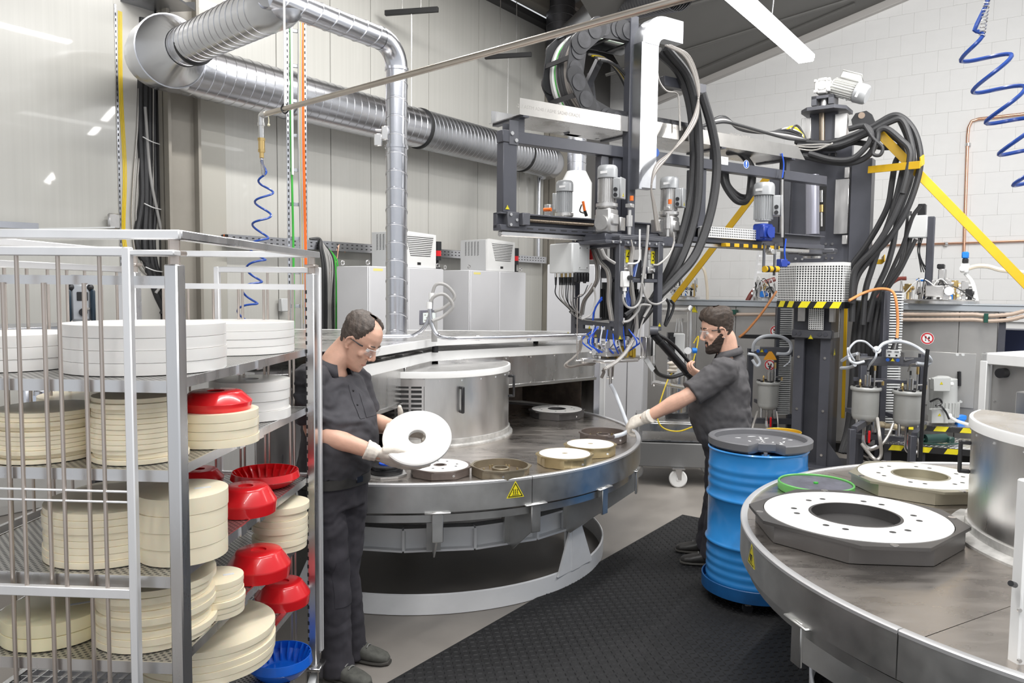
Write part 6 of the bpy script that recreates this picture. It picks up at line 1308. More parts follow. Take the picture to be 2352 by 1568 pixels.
# valve groups on top of the tank station
def valve_group(px0, px1, py, y, n, seed, label, box=None):
    r_ = random.Random(seed); a, z0 = tl(px0, py, y); b, _ = tl(px1, py, y); t = thing('valve_assembly', label, 'valve assembly', FT @ Vector(((a + b) / 2, y, zr)))
    T0 = Matrix.Translation(FT @ Vector(((a + b) / 2, y, zr))); 
    MB(T0).lathe([(0, 0), ((b - a) / 2, 0), ((b - a) / 2, .03), ((b - a) / 2 - .02, .045), (0, .045)], 36).build('lid_plate', STEEL, t)
    for k in range(n):
        x = a + (b - a) * (.08 + .84 * r_.random()); z = zr + .05 + .22 * r_.random() * (1 - abs((x - (a + b) / 2) / (b - a)) ) ; yy = y + r_.uniform(-.12, .12); s = r_.uniform(.03, .06); M = FT @ Matrix.Translation((x, yy, z))
        g = MB(M).box((0, 0, 0), (s * 1.2, s, s * 1.6), .005).cyl((0, 0, zr + .04 - z), (0, 0, -s * .7), s * .3, n=8).cyl((-s, 0, 0), (s, 0, 0), s * .35, n=8)
        g.build('valve', (CAST, CHROME, BLACK, STEEL, CAST, mat('bright_blue', (0, 0, 0)), CHROME, BRASS)[k % 8], t)
    for k in range(9):
        x0, x1 = a + (b - a) * r_.random(), a + (b - a) * r_.random(); MB(FT).tube([(x0, y - .1, zr + .05), ((x0 + x1) / 2, y - .14, zr + .12 + .2 * r_.random()), (x1, y - .08, zr + .10)], .006, 6, 6).build('signal_cable', (BLACK, WHITEP, CABLE)[k % 3], t)
    return t, a, b
vg, a, b = valve_group(2066, 2250, 690, .25, 30, 3, 'cluster of valves, gauges and blue actuators on the tank lid at the right')
def V(px, py, y=.25): return T_(px, py, y)
def vbox(px0, py0, px1, py1, y0, y1, m, name, par, ch=.01): p, q = V(px0, py0, y0), V(px1, py1, y0); x0 = (FT.inverted() @ p).x; x1 = (FT.inverted() @ q).x; return MB(FT).bb(x0, x1, y0, y1, q.z, p.z, ch).build(name, m, par)
jb = vbox(2087, 495, 2128, 545, .16, .32, GREYP, 'junction_box', vg); vbox(2130, 497, 2139, 688, .2, .26, ANTH, 'box_post', vg); vbox(2108, 468, 2125, 496, .2, .3, BLACK, 'cable_bush', jb)
for k in range(4): MB().tube([V(2110 + 3 * k, 545), V(2108 + 4 * (k % 2), 575), V(2112 + 2 * k, 600), V(2116 + 6 * k, 625)], .006, 6, 6).build('signal_cable', BLACK, vg)
for k in range(3): MB().tube([V(2092 - 2 * k, 545 - 60 * (k > 0)), V(2080 - 4 * k, 590), V(2055 - 6 * k, 640), V(2015 - 8 * k, 690), V(1985, 740)], .022, 8, 6).build('ribbed_hose', HOSE, vg)
MB().tube([V(2005, 690), V(2030, 665), V(2060, 642), V(2082, 639)], .022, 8, 6).build('ribbed_hose', mat('red_brown_hose', (0, 0, 0)), vg)
vbox(2209, 578, 2224, 593, .2, .29, mat('bright_blue', (0, 0, 0)), 'regulator_cap', vg); vbox(2210, 593, 2223, 605, .2, .29, BLACK, 'regulator_neck', vg); vbox(2206, 605, 2224, 626, .18, .3, WHITEP, 'pressure_regulator', vg)
MB().cyl(V(2211, 616, .17), V(2211, 616, .15), .03, n=18).build('gauge', SIGNW, vg); MB().cyl(V(2180, 668, .1), V(2180, 668, .06), .045, n=20).build('gauge', SIGNW, vg); MB().cyl(V(2180, 668, .12), V(2180, 668, .062), .05, n=20).build('gauge_case', CHROME, vg)
vbox(2155, 617, 2170, 645, .15, .3, CAST, 'actuator', vg); vbox(2152, 606, 2168, 617, .16, .28, BLACK, 'actuator_plug', vg); vbox(2104, 640, 2124, 646, .15, .3, mat('bright_blue', (0, 0, 0)), 'blue_cap', vg); vbox(2125, 655, 2168, 682, .1, .25, CAST, 'valve_manifold', vg)
MB().tube([V(2224, 616), V(2245, 611), V(2270, 612), V(2300, 620), V(2352, 626)], .024, 8, 6).build('beige_hose', mat('beige_hose', (.72, .64, .52), .4), vg)
for k in range(2): MB().tube([V(2215 + 4 * k, 628), V(2232 + 4 * k, 650), V(2240 + 6 * k, 692 + 4 * k)], .012, 8, 6).build('white_hose', WHITEP, vg)
vg2, _, _ = valve_group(1732, 1792, 688, .3, 9, 8, 'small valve group on the tank lid left of the perforated guard')
vg3, _, _ = valve_group(1548, 1606, 686, .3, 8, 12, 'small valve group with a looping beige hose, left end of the tank rail')
MB().tube([V(1590, 630), V(1605, 612), V(1618, 622), V(1624, 660), V(1625, 690)], .02, 8, 6).build('beige_hose', mat('beige_hose', (0, 0, 0)), vg3); MB(FT).bb(tl(1582, 640, .3)[0], tl(1600, 640, .3)[0], .25, .35, tl(1590, 662, .3)[1], tl(1590, 638, .3)[1], .01).build('actuator', GREYP, vg3)
# aluminium ladder leaning on the wall
a0, a1 = V(1729, 688, .55), V(1744, 562, 2.2); w_ = FB.to_3x3() @ Vector((1, 0, 0)) * .34; LD = thing('ladder', 'plain aluminium ladder leaning on the white wall behind the arm', 'ladder', (a0.x, a0.y, zr))
for s in (0, 1): MB().bar(a0 + w_ * s, a1 + w_ * s, .03, .07).build('rail', RACKW, LD)
for k in range(7): p = a0.lerp(a1, k / 6.5); MB().bar(p, p + w_, .03, .03).build('rung', RACKW, LD)
# copper pipes on the block wall
wpl = lambda px, py: PP(px, py, BW0 + BN * .04, BN)
CPA = thing('copper_pipe', 'vertical copper pipe turning right near the top of the white block wall', 'pipe', wpl(2215, 578))
MB().tube([wpl(2214, 580), wpl(2220, 400), wpl(2223, 310), wpl(2225, 292), wpl(2232, 278), wpl(2248, 273), wpl(2420, 254)], .02, 10, 1).build('pipe', COPPER, CPA); p = wpl(2224, 332); MB().cyl(p - Vector((0, 0, .02)), p + Vector((0, 0, .02)), .034, n=12).bar(p, p - BN * .05, .03, .02).build('pipe_clamp', CHROME, CPA)
CPB = thing('copper_pipe', 'thin horizontal copper pipe crossing the white block wall at mid height', 'pipe', wpl(1990, 564))
MB().tube([wpl(1980, 565), wpl(2172, 559), wpl(2420, 551)], .014, 8).build('pipe', COPPER, CPB); p = wpl(2172, 560); MB().cyl(p - Vector((.02, 0, 0)), p + Vector((.02, 0, 0)), .03, n=12).build('pipe_clamp', CHROME, CPB)
# ---------------------------------------------------------------- canister trolley behind the bearded worker
FV = Fr(PZ(1478, 1100, .2) * 1.0, 0); c_ = PD(1555, 1085, 7.3); FV = Fr((c_.x, c_.y, 0), 6); TV = thing('canister_trolley', 'low stainless trolley with white casters and push bar beside the turntable', 'trolley', FV)
def vx(px, Y=7.3): return (PD(px, 1000, Y).x - c_.x)
MB(FV).bb(-.42, .45, 0, .75, .19, .42, .006).build('lower_frame', mat('grey_trolley_paint', (.20, .20, .20), .4, .3), TV); MB(FV).bb(-.36, .36, .02, .7, .60, .625, .004).build('deck', STEEL, TV); MB(FV).bb(-.36, .36, .0, .025, .53, .61, .004).build('deck_rail', STEEL, TV)
MB(FV).bb(-.36, .36, .03, .7, .43, .445).build('lower_shelf', STEEL, TV)
for x in (-.35, .34): MB(FV).bb(x - .015, x + .015, .02, .05, .42, .6).bb(x - .015, x + .015, .66, .69, .42, .6).build('deck_post', STEEL, TV)
for x, y in ((.01, -.01), (-.38, .3), (.38, .6)):
    cs = MB(FV).bb(x - .06, x + .06, y - .06, y + .06, .182, .19).prism([(x - .03, .18), (x + .03, .18), (x + .03, .08), (x - .0, .08)], y - .028, y - .022, Matrix(((1, 0, 0, 0), (0, 0, 1, 0), (0, 1, 0, 0), (0, 0, 0, 1)))).build('caster', CHROME, TV)
    MB(FV @ Matrix.Translation((x, y, .085)) @ Matrix.Rotation(pi / 2, 4, 'X')).lathe([(.02, -.02), (.075, -.02), (.085, -.012), (.085, .012), (.075, .02), (.02, .02)], 28, close=True).lathe([(0, -.024), (.02, -.024), (.02, .024), (0, .024)], 12).build('wheel', WHITEP, cs)
hb = [PD(1583, 868, 7.1), PD(1584, 720, 7.1), PD(1578, 711, 7.1), PD(1512, 711, 7.5), PD(1502, 718, 7.55), PD(1501, 870, 7.5), PD(1508, 878, 7.45), PD(1575, 890, 7.1)]
MB().tube(hb, .022, 10, 4).build('push_bar', STEEL, TV)
MB().bar(PD(1500, 731, 7.45), PD(1588, 731, 7.15), .012, .07).build('cross_plate', CAST, TV)
for k in range(3): p = PD(1555 + 5 * k, 738, 7.2); MB().tube([p + Vector((0, 0, .03)), p, p + Vector((.01 * (k - 1), 0, -.10))], .006, 6, 3).build('hanging_key', CHROME, TV)
for x0, y0, y1, m in ((1560, 768, 860, GREYP), (1541, 768, 800, BLACK)): pass
q = PD(1556, 815, 7.5); cpx = MB().box(q, (.12, .08, .42), .006).build('control_column', GREYP, TV); MB().box(q + Vector((-.075, -.01, .15)), (.06, .06, .14), .004).build('black_box', BLACK, cpx); MB().box(q + Vector((-.06, -.045, 0)), (.05, .01, .36), .003).build('black_strip', BLACK, cpx)
p = FV @ Vector((.02, .3, .625)); CN = thing('steel_canister', 'tall polished steel canister standing on the trolley behind the worker\'s arm', 'canister', p)
MB(Matrix.Translation(p)).lathe([(0, 0), (.115, 0), (.118, .01), (.118, .05), (.106, .06)], 32).build('black_foot', BLACK, CN); MB(Matrix.Translation(p)).lathe([(.106, .05), (.106, .57), (.0, .57)], 36).build('shell', CHROME, CN)
MB(Matrix.Translation(p)).lathe([(.106, .565), (.104, .60), (.085, .63), (.05, .635), (.05, .66), (0, .66)], 32).build('black_head', BLACK, CN); MB(Matrix.Translation(p)).cyl((0, 0, .64), (0, 0, .70), .03, n=14).box((.05, 0, .66), (.12, .03, .03), .006).build('valve', CHROME, CN)
gl_ = PD(1543, 842, 7.35); g = MB()
for k in range(3): g.ball(gl_ + Vector((.015 * (k % 2), -.02, -.035 + .035 * k)), (.05, .035, .022), 10, 6)
tag(g.build('work_glove', GLOVE), 'folded beige work glove hanging on the canister head', 'glove')
g = MB(); q = PD(1582, 838, 7.2)
for k in range(2): g.ball(q + Vector((.0, 0, -.04 + .06 * k)), (.025, .03, .05), 10, 6)
tag(g.build('work_glove', GLOVE), 'beige work glove hanging on the push bar near the gauge', 'glove')
MB().cyl(PD(1580, 805, 7.0), PD(1580, 805, 6.97), .032, n=18).build('gauge', SIGNW, TV); MB().cyl(PD(1590, 805, 7.0), PD(1600, 805, 7.0), .025, n=12).build('blue_knob', mat('bright_blue', (0, 0, 0)), TV)
tag(MB().tube([PD(1548, 850, 7.35), PD(1535, 870, 7.3), PD(1522, 905, 7.2), PD(1512, 940, 7.15), PD(1512, 968, 7.1), PD(1528, 985, 7.1), PD(1560, 990, 7.1), PD(1596, 978, 7.05)], .0065, 8, 6).build('yellow_hose', YELC), 'thin yellow hose curling down beside the steel canister', 'hose')
tag(MB().tube([PD(1593, 788, 7.2), PD(1604, 772, 7.2), PD(1600, 800, 7.15), PD(1592, 830, 7.1), PD(1590, 850, 7.1)], .006, 8, 6).build('yellow_hose', YELC), 'yellow hose piece beside the gauge in front of the bearded worker', 'hose')
tag(MB().tube([PD(1500, 838, 6.4), PD(1512, 858, 6.5), PD(1540, 866, 6.7), PD(1570, 858, 6.8)], .018, 8, 6).build('black_hose', BLACK), 'black hose sagging from the operator box to the canister', 'hose')
# pail behind the drum
p = PD(1798, 989, 6.5); PA = thing('ochre_drum', 'small ochre yellow steel drum standing behind the blue one', 'drum', (p.x, p.y, 0))
MB(Matrix.Translation((p.x, p.y, 0))).lathe([(0, .005), (.148, .005), (.15, .01), (.15, p.z - .01), (.153, p.z - .005), (.15, p.z), (.145, p.z - .004), (.145, p.z - .06), (0, p.z - .06)], 40).build('shell', OCHRE, PA)
# ---------------------------------------------------------------- blue drum on its dolly
DX = PD(1741, 1028, 4.62); DM = Matrix.Translation((DX.x, DX.y, .088)); DR_ = thing('blue_drum', 'bright blue steel drum with ribs and a grey tray lid, standing on a dolly', 'drum', DM)
prof = [(0, .004), (.280, .004), (.287, 0), (.2925, .006), (.287, .016), (.284, .02)]
def ribz(z, n, dz, a): return [(.284 + (a if k % 2 else 0), z + k * dz) for k in range(2 * n + 1)]
def rib(z, h=.012, a=.007): return [(.284, z - h), (.284 + a * .7, z - h * .5), (.284 + a, z), (.284 + a * .7, z + h * .5), (.284, z + h)]
for z in (.07, .12, .17, .22): prof += rib(z, .02, .004)
prof += rib(.29, .017, .013) + rib(.565, .017, .013)
for z in (.64, .69, .74): prof += rib(z, .02, .004)
prof += [(.284, .83), (.287, .838), (.2925, .845), (.287, .853), (.281, .848), (.279, .835), (0, .833)]
MB(DM).lathe(prof, 64).build('drum_shell', DRUMB, DR_, sharp=50)
bg = MB(DM).cyl((-.02, -.2, .833), (-.02, -.2, .85), .028, n=16).build('bung', CHROME, DR_)
LD_ = thing('drum_lid_tray', 'dark grey plastic tray lid with a notch and white residue on the blue drum', 'lid', DM @ Matrix.Translation((.02, 0, .875)))
LM = DM @ Matrix.Translation((.01, .0, .857))
n = 72; ro = []; 
def notch(a, r): d = abs(((a + pi / 2 + .16 + pi) % (2 * pi)) - pi); return r - .085 * max(0, min(1, (.30 - d) / .06))
rings = []
for rr, z in ((.285, .0), (.300, .012), (.302, .05), (.296, .056), (.272, .056), (.266, .050), (.262, .022)):
    rings.append([LM @ Vector((notch(2 * pi * k / n, rr) * cos(2 * pi * k / n), notch(2 * pi * k / n, rr) * sin(2 * pi * k / n), z)) for k in range(n)])
mb = MB(); mb.loft(rings, caps=True); mb.build('tray', LIDM, LD_, sharp=30)
rs = MB(LM); rn = random.Random(3)
for k in range(26):
    a, r = rn.uniform(0, 6.28), rn.uniform(.03, .2); x, y = r * cos(a) + .04, r * sin(a) + .02; l = rn.uniform(.01, .04); t = rn.uniform(0, 3.1)
    rs.prism([(x + l * cos(t), y + l * sin(t)), (x + .006 * cos(t + 1.57), y + .006 * sin(t + 1.57)), (x - l * .6 * cos(t + .2), y - l * .6 * sin(t + .2)), (x - .007 * cos(t + 1.57), y - .007 * sin(t + 1.57))], .0222, .0236)
rs.build('white_residue', SIGNW, LD_, kind='stuff')
for a in (-100, -65, 0, 90, 180): MB(LM).cyl((.24 * cos(radians(a)), .24 * sin(radians(a)), -.028), (.24 * cos(radians(a)), .24 * sin(radians(a)), .005), .011, n=10).build('tray_foot', LIDM, LD_)
DY = thing('drum_dolly', 'dark blue round steel dolly on black casters carrying the blue drum', 'dolly', (DX.x, DX.y, 0)); TD = Matrix.Translation((DX.x, DX.y, 0))
MB(TD).lathe([(0, .086), (.298, .086), (.303, .090), (.303, .150), (.307, .153), (.311, .150), (.311, .080), (.300, .074), (0, .074)], 56).build('dolly_tray', DRUMD, DY)
for a in (-115, -30, 50, 130):
    x, y = .25 * cos(radians(a)), .25 * sin(radians(a)); cs = MB(TD).bb(x - .02, x + .02, y - .02, y + .02, .05, .08, .004).build('caster_fork', CHROME, DY)
    MB(TD @ Matrix.Translation((x, y, .033)) @ Matrix.Rotation(pi / 2, 4, 'X')).lathe([(0, -.014), (.03, -.014), (.033, -.008), (.033, .008), (.03, .014), (0, .014)], 20).build('caster_wheel', BLACK, cs)
# ---------------------------------------------------------------- right edge: second machine enclosure and frame post
p = PD(2262, 812, 5.6); q = PD(2420, 806, 5.0); FE = Fr((p.x, p.y, 0), 60); EN = thing('machine_enclosure', 'white framed stainless enclosure behind the round housing at the right edge', 'machine enclosure', FE)
ze = p.z
MB(FE).bb(.0, 1.3, .0, 1.6, ze - .02, ze, .004).build('top_sheet', WHITE, EN); MB(FE).bb(-.02, 1.3, -.015, .03, ze - .075, ze + .004, .006).bb(-.02, .03, -.015, 1.6, ze - .075, ze + .004, .006).build('top_frame', WHITE, EN)
MB(FE).bb(-.02, .03, -.02, .03, .1, ze - .05, .004).build('frame_post', WHITE, EN); MB(FE).bb(.03, 1.3, .05, .06, .1, ze - .06).bb(-.01, 0, .03, 1.6, .1, ze - .06).build('stainless_wall', SHEET, EN)
MB(FE).bb(.35, 1.3, -.25, .05, .2, ze - .22, .006).build('inner_box', STEEL, EN); MB(FE).cyl((.12, .05, ze - .13), (.12, -.02, ze - .13), .035, n=16).build('black_knob', BLACK, EN)
bolts([FE @ Vector((.06, .049, z)) for z in (.5, .7, .9, 1.1)], FE.to_3x3() @ Vector((0, -1, 0)), .008, CHROME, EN)
p = PD(2344, 1100, 2.12); OP = thing('oven_frame_post', 'white steel frame post with bolts standing at the right edge in front', 'post', (p.x + .03, p.y, 0))
MB(Fr((p.x + .03, p.y, 0), -12)).bb(-.03, .05, -.02, .02, 0, p.z, .005).build('post', WHITE, OP)
bolts([PD(2340, y, 2.095) for y in (1400, 1516)], (0, -1, 0), .006, CHROME, OP); tb = PD(2331, 1343, 2.10); MB().cyl(tb, tb + Vector((-.025, -.02, .012)), .008, n=10).build('black_stop', BLACK, OP)
# navy cabinet by the wall
a, z1 = tl(2304, 757, .95); mtn = MB(FT).bb(a, a + 1.4, .95, 1.4, 0, z1, .006).build('navy_cabinet', NAVY); tag(mtn, 'dark navy cabinet beyond the tank station at the right edge', 'cabinet')

# loose cables on the floor under the pot stand
for k in range(7):
    P = [(1935 + 6 * k, 985 + 4 * k, 7.7), (1965 + 9 * k, 1015 + 5 * k, 7.5), (2010 + 10 * k, 1035 + 3 * k, 7.6), (2060 + 8 * k, 1048 - 2 * k, 7.8), (2110 + 12 * k, 1052 + 3 * k, 7.9)]
    Q = []
    for a, b, c in P: q = PZ(a, b + 25, .02); Q.append(Vector((q.x, q.y, .012 + .012 * (k % 3))))
    tag(MB().tube(Q, .010, 6, 6).build('floor_cable', (CABLE, HOSE, CABLEB, HOSE)[k % 4]), 'loose cable lying on the floor below the right pot stand', 'cable', 'cables on the floor below the pot stand')
# ================================================================ electrical cabinets along the duct wall
CABM = mat('light_grey_cabinet', (.66, .66, .68), .3, var=.03, vs=2, coat=.2)
cf = Vector((-.517, 9.57, 0)); FCB = Fr(cf, AZW)      # local y along the wall, x towards the room; front plane x = 0
def cby(px): p = PP(px, 700, cf, WN); return (p - cf).dot(WD)
cabs = []
for k, (y0, nm) in enumerate(((cby(848), 'left grey cabinet behind the drop duct'), (0.0, 'right grey cabinet under the cooling unit with the red beacon at its right'))):
    t = thing('control_cabinet', 'tall two-door ' + nm, 'cabinet', FCB @ Vector((-.25, y0 + .6, 0))); cabs.append(t)
    MB(FCB).bb(-.5, -.02, y0, y0 + 1.2, .0, 2.10, .006).build('body', CABM, t)
    for j in (0, 1): MB(FCB).bb(-.018, 0, y0 + .004 + .6 * j, y0 + .596 + .6 * j, .1, 2.095, .005).build('door', CABM, t)
    for yy, xx in ((y0 + .04, -.06), (y0 + 1.16, -.06), (y0 + .04, -.45), (y0 + 1.16, -.45)):
        MB(FCB @ Matrix.Translation((xx, yy, 2.14)) @ Matrix.Rotation(pi / 2, 4, 'Y')).lathe([(.022 + .008 * cos(a), .008 * sin(a)) for a in [2 * pi * i / 8 for i in range(8)]], 16, close=True).build('lifting_eye', CHROME, t)
    MB(FCB).bb(.0, .001, y0 + .06, y0 + .2, 2.05, 2.075).build('yellow_label', mat('pale_yellow_label', (.85, .75, .25), .5), t)
    # roof cooling unit
    ya = cby(937) - .0 if k == 0 else y0 + .16
    ya = y0 + (.5 if k == 0 else .38)
    u = thing('cooling_unit', ('grey louvred cooling unit on the left cabinet, half hidden by the drop duct' if k == 0 else 'white louvred cooling unit on the right cabinet'), 'cooling unit', FCB @ Vector((-.25, ya + .3, 2.10)))
    MB(FCB).bb(-.48, -.06, ya, ya + .6, 2.103, 2.50, .006).build('housing', mat('grey_unit_side', (.50, .505, .51), .4), u)
    fr = MB(FCB).prism([(ya, 2.103), (ya + .6, 2.103), (ya + .6, 2.49), (ya + .04, 2.51), (ya, 2.50)], -.06, -.035, Matrix(((0, 0, 1, 0), (1, 0, 0, 0), (0, 1, 0, 0), (0, 0, 0, 1)))).build('front_cover', WHITE, u)
    zz0, zz1 = 2.235, 2.465
    MB(FCB).prism([(ya + .17, zz0), (ya + .50, zz0), (ya + .555, zz1), (ya + .09, zz1)], -.036, -.033, Matrix(((0, 0, 1, 0), (1, 0, 0, 0), (0, 1, 0, 0), (0, 0, 0, 1)))).build('grille_backing', BLACKM, fr)
    for j in range(11):
        z = zz0 + (zz1 - zz0) * (j + .3) / 11; f = (z - zz0) / (zz1 - zz0)
        MB(FCB).bb(-.034, -.028, ya + .165 - .08 * f, ya + .505 + .055 * f, z, z + .0125, .002).build('louvre_slat', WHITE, fr)
    MB(FCB).bb(-.035, -.032, ya + .28, ya + .34, 2.135, 2.165, .002).build('display', BLACK, fr)
    lv = MB(FCB)
    for i in range(5):
        for j in range(12): lv.bar((-.40 + .05 * i, ya - .001, 2.30 + j * .015), (-.375 + .05 * i, ya - .001, 2.30 + j * .015 + .007), .003, .004)
    lv.build('side_louvre', BLACKM, u, kind='stuff')
    # beacon
    pb = FCB @ Vector((-.08, ya + .68, 2.10)); b_ = thing('signal_beacon', 'small black and red signal beacon on the %s cabinet' % ('left' if k == 0 else 'right'), 'beacon', pb); TB = Matrix.Translation(pb)
    MB(TB).cyl((0, 0, .0), (0, 0, .015), .04, n=20).cyl((0, 0, 0), (0, 0, .10), .016, n=12).build('stem', BLACK, b_); MB(TB).cyl((0, 0, .10), (0, 0, .15), .045, n=20).build('black_module', BLACK, b_); MB(TB).cyl((0, 0, .15), (0, 0, .215), .044, n=20).build('red_module', RED, b_); MB(TB).cyl((0, 0, .215), (0, 0, .32), .046, n=20).build('black_cap', BLACK, b_)
y0 = cby(963); y1 = cby(1000); zt_ = PP(980, 712, cf, WN).z; zb_ = PP(980, 744, cf, WN).z
scn = MB(FCB).bb(.0, .012, y0, y1, zb_, zt_, .003).build('operator_panel', mat('panel_frame', (.20, .20, .24), .4), cabs[0]); MB(FCB).bb(.012, .013, y0 + .05, y1 - .01, zb_ + .02, zt_ - .03).build('screen', mat('panel_screen', (.75, .80, .78), .3, emit=.25), scn)
si = MB(FCB)
for k in range(4): si.bb(.013, .0133, y0 + .07 + .03 * (k % 2), y0 + .10 + .05 * (k % 2), zb_ + .04 + .03 * k, zb_ + .05 + .03 * k)
si.build('screen_symbol', PRINT, scn)
# white cabinet behind the mixing head
q0, q1 = PD(1256, 660, 8.65), PD(1481, 660, 8.35); d = (q1 - q0); d.z = 0; FWC = Fr((q0.x, q0.y, 0), 90 - math.degrees(atan2(d.y, d.x))); LWC = d.length
wc = thing('control_cabinet', 'pale cabinet with several tall doors standing behind the hanging mixing head', 'cabinet', FWC @ Vector((-.25, LWC / 2, 0)))
MB(FWC).bb(-.5, -.02, 0, LWC, 0, 2.15, .006).build('body', CABM, wc)
for a, b in ((0, .5), (.5, .84), (.84, 1)): MB(FWC).bb(-.018, 0, LWC * a + .004, LWC * b - .004, .1, 2.145, .005).build('door', CABM, wc)
MB(FWC).bb(.0, .004, LWC * .555, LWC * .565, .1, 2.1).build('door_gasket', BLACK, wc)
# cable tray on the wall
ct0, ct1 = wy(523, .12), wy(1252, .12); czt = PP(760, 565, W0 + WN * .12, WN).z; CT = thing('wall_cable_tray', 'perforated grey cable tray running along the wall behind the cabinets', 'cable tray', FW @ Vector((.1, ct0, czt)))
MB(FW).bb(.02, .022, ct0, ct1, czt - .05, czt + .05).bb(.14, .142, ct0, ct1, czt - .05, czt + .05).bb(.02, .142, ct0, ct1, czt - .052, czt - .05).build('tray', GALV, CT)
sl = MB(FW); k = 0
while ct0 + .05 + k * .075 < ct1 - .05:
    y = ct0 + .05 + k * .075
    for z in (-.022, .018): sl.bb(.142, .1428, y, y + .028, czt + z, czt + z + .012)
    k += 1
sl.build('slot', BLACKM, CT, kind='stuff', flat=True)
for k in range(4): MB(FW).tube([(.05 + .02 * k, ct0, czt + .04), (.05 + .02 * k, (ct0 + ct1) / 2, czt + .045), (.05 + .02 * k, ct1, czt + .04)], .012, 6).build('cable', ORANGE if k == 1 else HOSE, CT)
# cable drop at the left end of the tray
ya = wy(752, .15)
cdp = thing('cable_drop', 'thick bundle of black, grey and green cables falling from the tray beside the cabinet', 'cable bundle', FW @ Vector((.18, ya, .9)))
for k in range(9):
    m = (HOSE, HOSE, CABLE, CABLE, CABLE, CABLE, HOSE, GREEN, GREEN)[k]; y = wy(742 + 4.0 * k, .2)
    MB(FW).tube([(.10, wy(712, .1), czt + .06), (.14, wy(735, .14), czt + .07 - .004 * k), (.18, y - .02, czt - .03 - .01 * k), (.2 + .008 * (k % 3), y, czt - .25), (.2, y + .02 * sin(k), czt - .7), (.2, y, .95), (.2, y, .3)], (.016, .018, .010, .010, .010, .009, .014, .010, .009)[k], 7, 6).build('cable', m, cdp)
MB(FW).tube([(.1, wy(793, .1), czt - .06), (.14, wy(780, .14), czt + .02), (.16, wy(770, .16), czt - .2), (.15, wy(735, .15), czt - .45), (.15, wy(702, .15), 1.75)], .006, 6, 6).build('cable', COPPER, cdp)
# ladder-type cable riser by the left column
def riser(px0, px1, Y0, Y1, y0, y1, n, label, ht):
    a, b = PD(px0, 300, Y0), PD(px1, 300, Y1); t = thing('cable_ladder', label, 'cable ladder', (a.x, a.y, .6)); d = (b - a); d.z = 0; L = d.length; az = 90 - math.degrees(atan2(d.y, d.x)) ; M = Fr((a.x, a.y, 0), az)
    for y in (0, L):
        MB(M).bb(-.03, .03, y - .012, y + .012, y0, y1, .002).build('rail', GALV if y == 0 or ht else GALVD, t); s = MB(M); k = 0
        while y0 + .05 + .05 * k < y1 - .05: s.bb(.0300, .0306, y - .005, y + .005, y0 + .05 + .05 * k, y0 + .075 + .05 * k); k += 1
        s.build('slot', BLACKM, t, kind='stuff', flat=True)
    for k in range(n): z = y0 + .2 + k * .30; MB(M).bb(-.02, .0, 0, L, z - .015, z + .015, .003).build('rung', GALVD, t)
    return t, M, L
R1, M1, L1 = riser(267, 349, 7.05, 7.35, 1.6, 4.35, 9, 'cable ladder with yellow and thick black cables left of the taupe column', 1)
for k, (m, y, r) in enumerate(((YELC, .03, .006), (YELC, .045, .006), (YELC, .058, .005), (BRAID, .10, .008), (BRAID, .14, .006), (HOSE, .215, .030), (HOSE, .255, .034), (HOSE, .29, .028), (BRAID, .325, .011), (HOSE, .35, .020))):
    o = .03 * sin(k * 2.1)
    if k < 3: P = [(.03, y, 4.3), (.03, y - .01, 3.6), (.03, y + .01, 2.9), (.03, y - .015, 2.3), (.03, y + .05 + .01 * k, 2.0), (.03, y + .06, 1.6)]
    elif k < 5: P = [(.04, y + .12, 4.2), (.05, y + .08, 3.4), (.05, y + .02, 2.8), (.05, y, 2.4), (.05, y + .06, 2.05), (.05, y + .25, 1.9)]
    else: P = [(.04, y + .03, 4.3), (.04, y + o * .4, 3.4), (.05, y - .01, 2.7), (.05, y - .04 + o, 2.2), (.05, y + .05 + .2 * (k == 5), 1.85), (.05, y + .16, 1.6)]
    MB(M1).tube(P, r, 8, 6).build('cable', m, R1)
MB(M1).tube([(.07, .24, 3.5), (.08, .27, 2.9), (.09, .34, 2.5), (.09, .41, 2.2), (.09, .40, 1.95), (.08, .30, 1.8)], .014, 8, 6).build('cable', CABLE, R1)
for z in (3.2, 2.6, 2.02): MB(M1).tube([(.10, .19, z + .02), (.11, .27, z - .01), (.10, .36, z - .02)], .005, 6, 4).build('cable_tie', WHITEP, R1)
R2, M2, L2 = riser(661, 701, 6.9, 6.95, .9, 5.2, 15, 'free hanging cable ladder with green and orange conduits left of the drop duct', 0)
for k, (m, y, r) in enumerate(((GREEN, .03, .010), (CABLE, .095, .011), (CABLE, .115, .009), (YELC, .11, .006), (ORANGE, .138, .009), (ORANGE, .128, .007))):
    MB(M2).tube([(.035, y, 5.2), (.035, y + .006 * sin(k), 4.2), (.035, y - .005, 3.2), (.035, y + .006, 2.2), (.035, y + .004 * k, 1.0)], r, 7, 4).build('conduit', m, R2)
MB(M2).cyl((.05, .035, 5.2), (.05, .035, 2.85), .010, n=8).build('white_rod', WHITEP, R2)
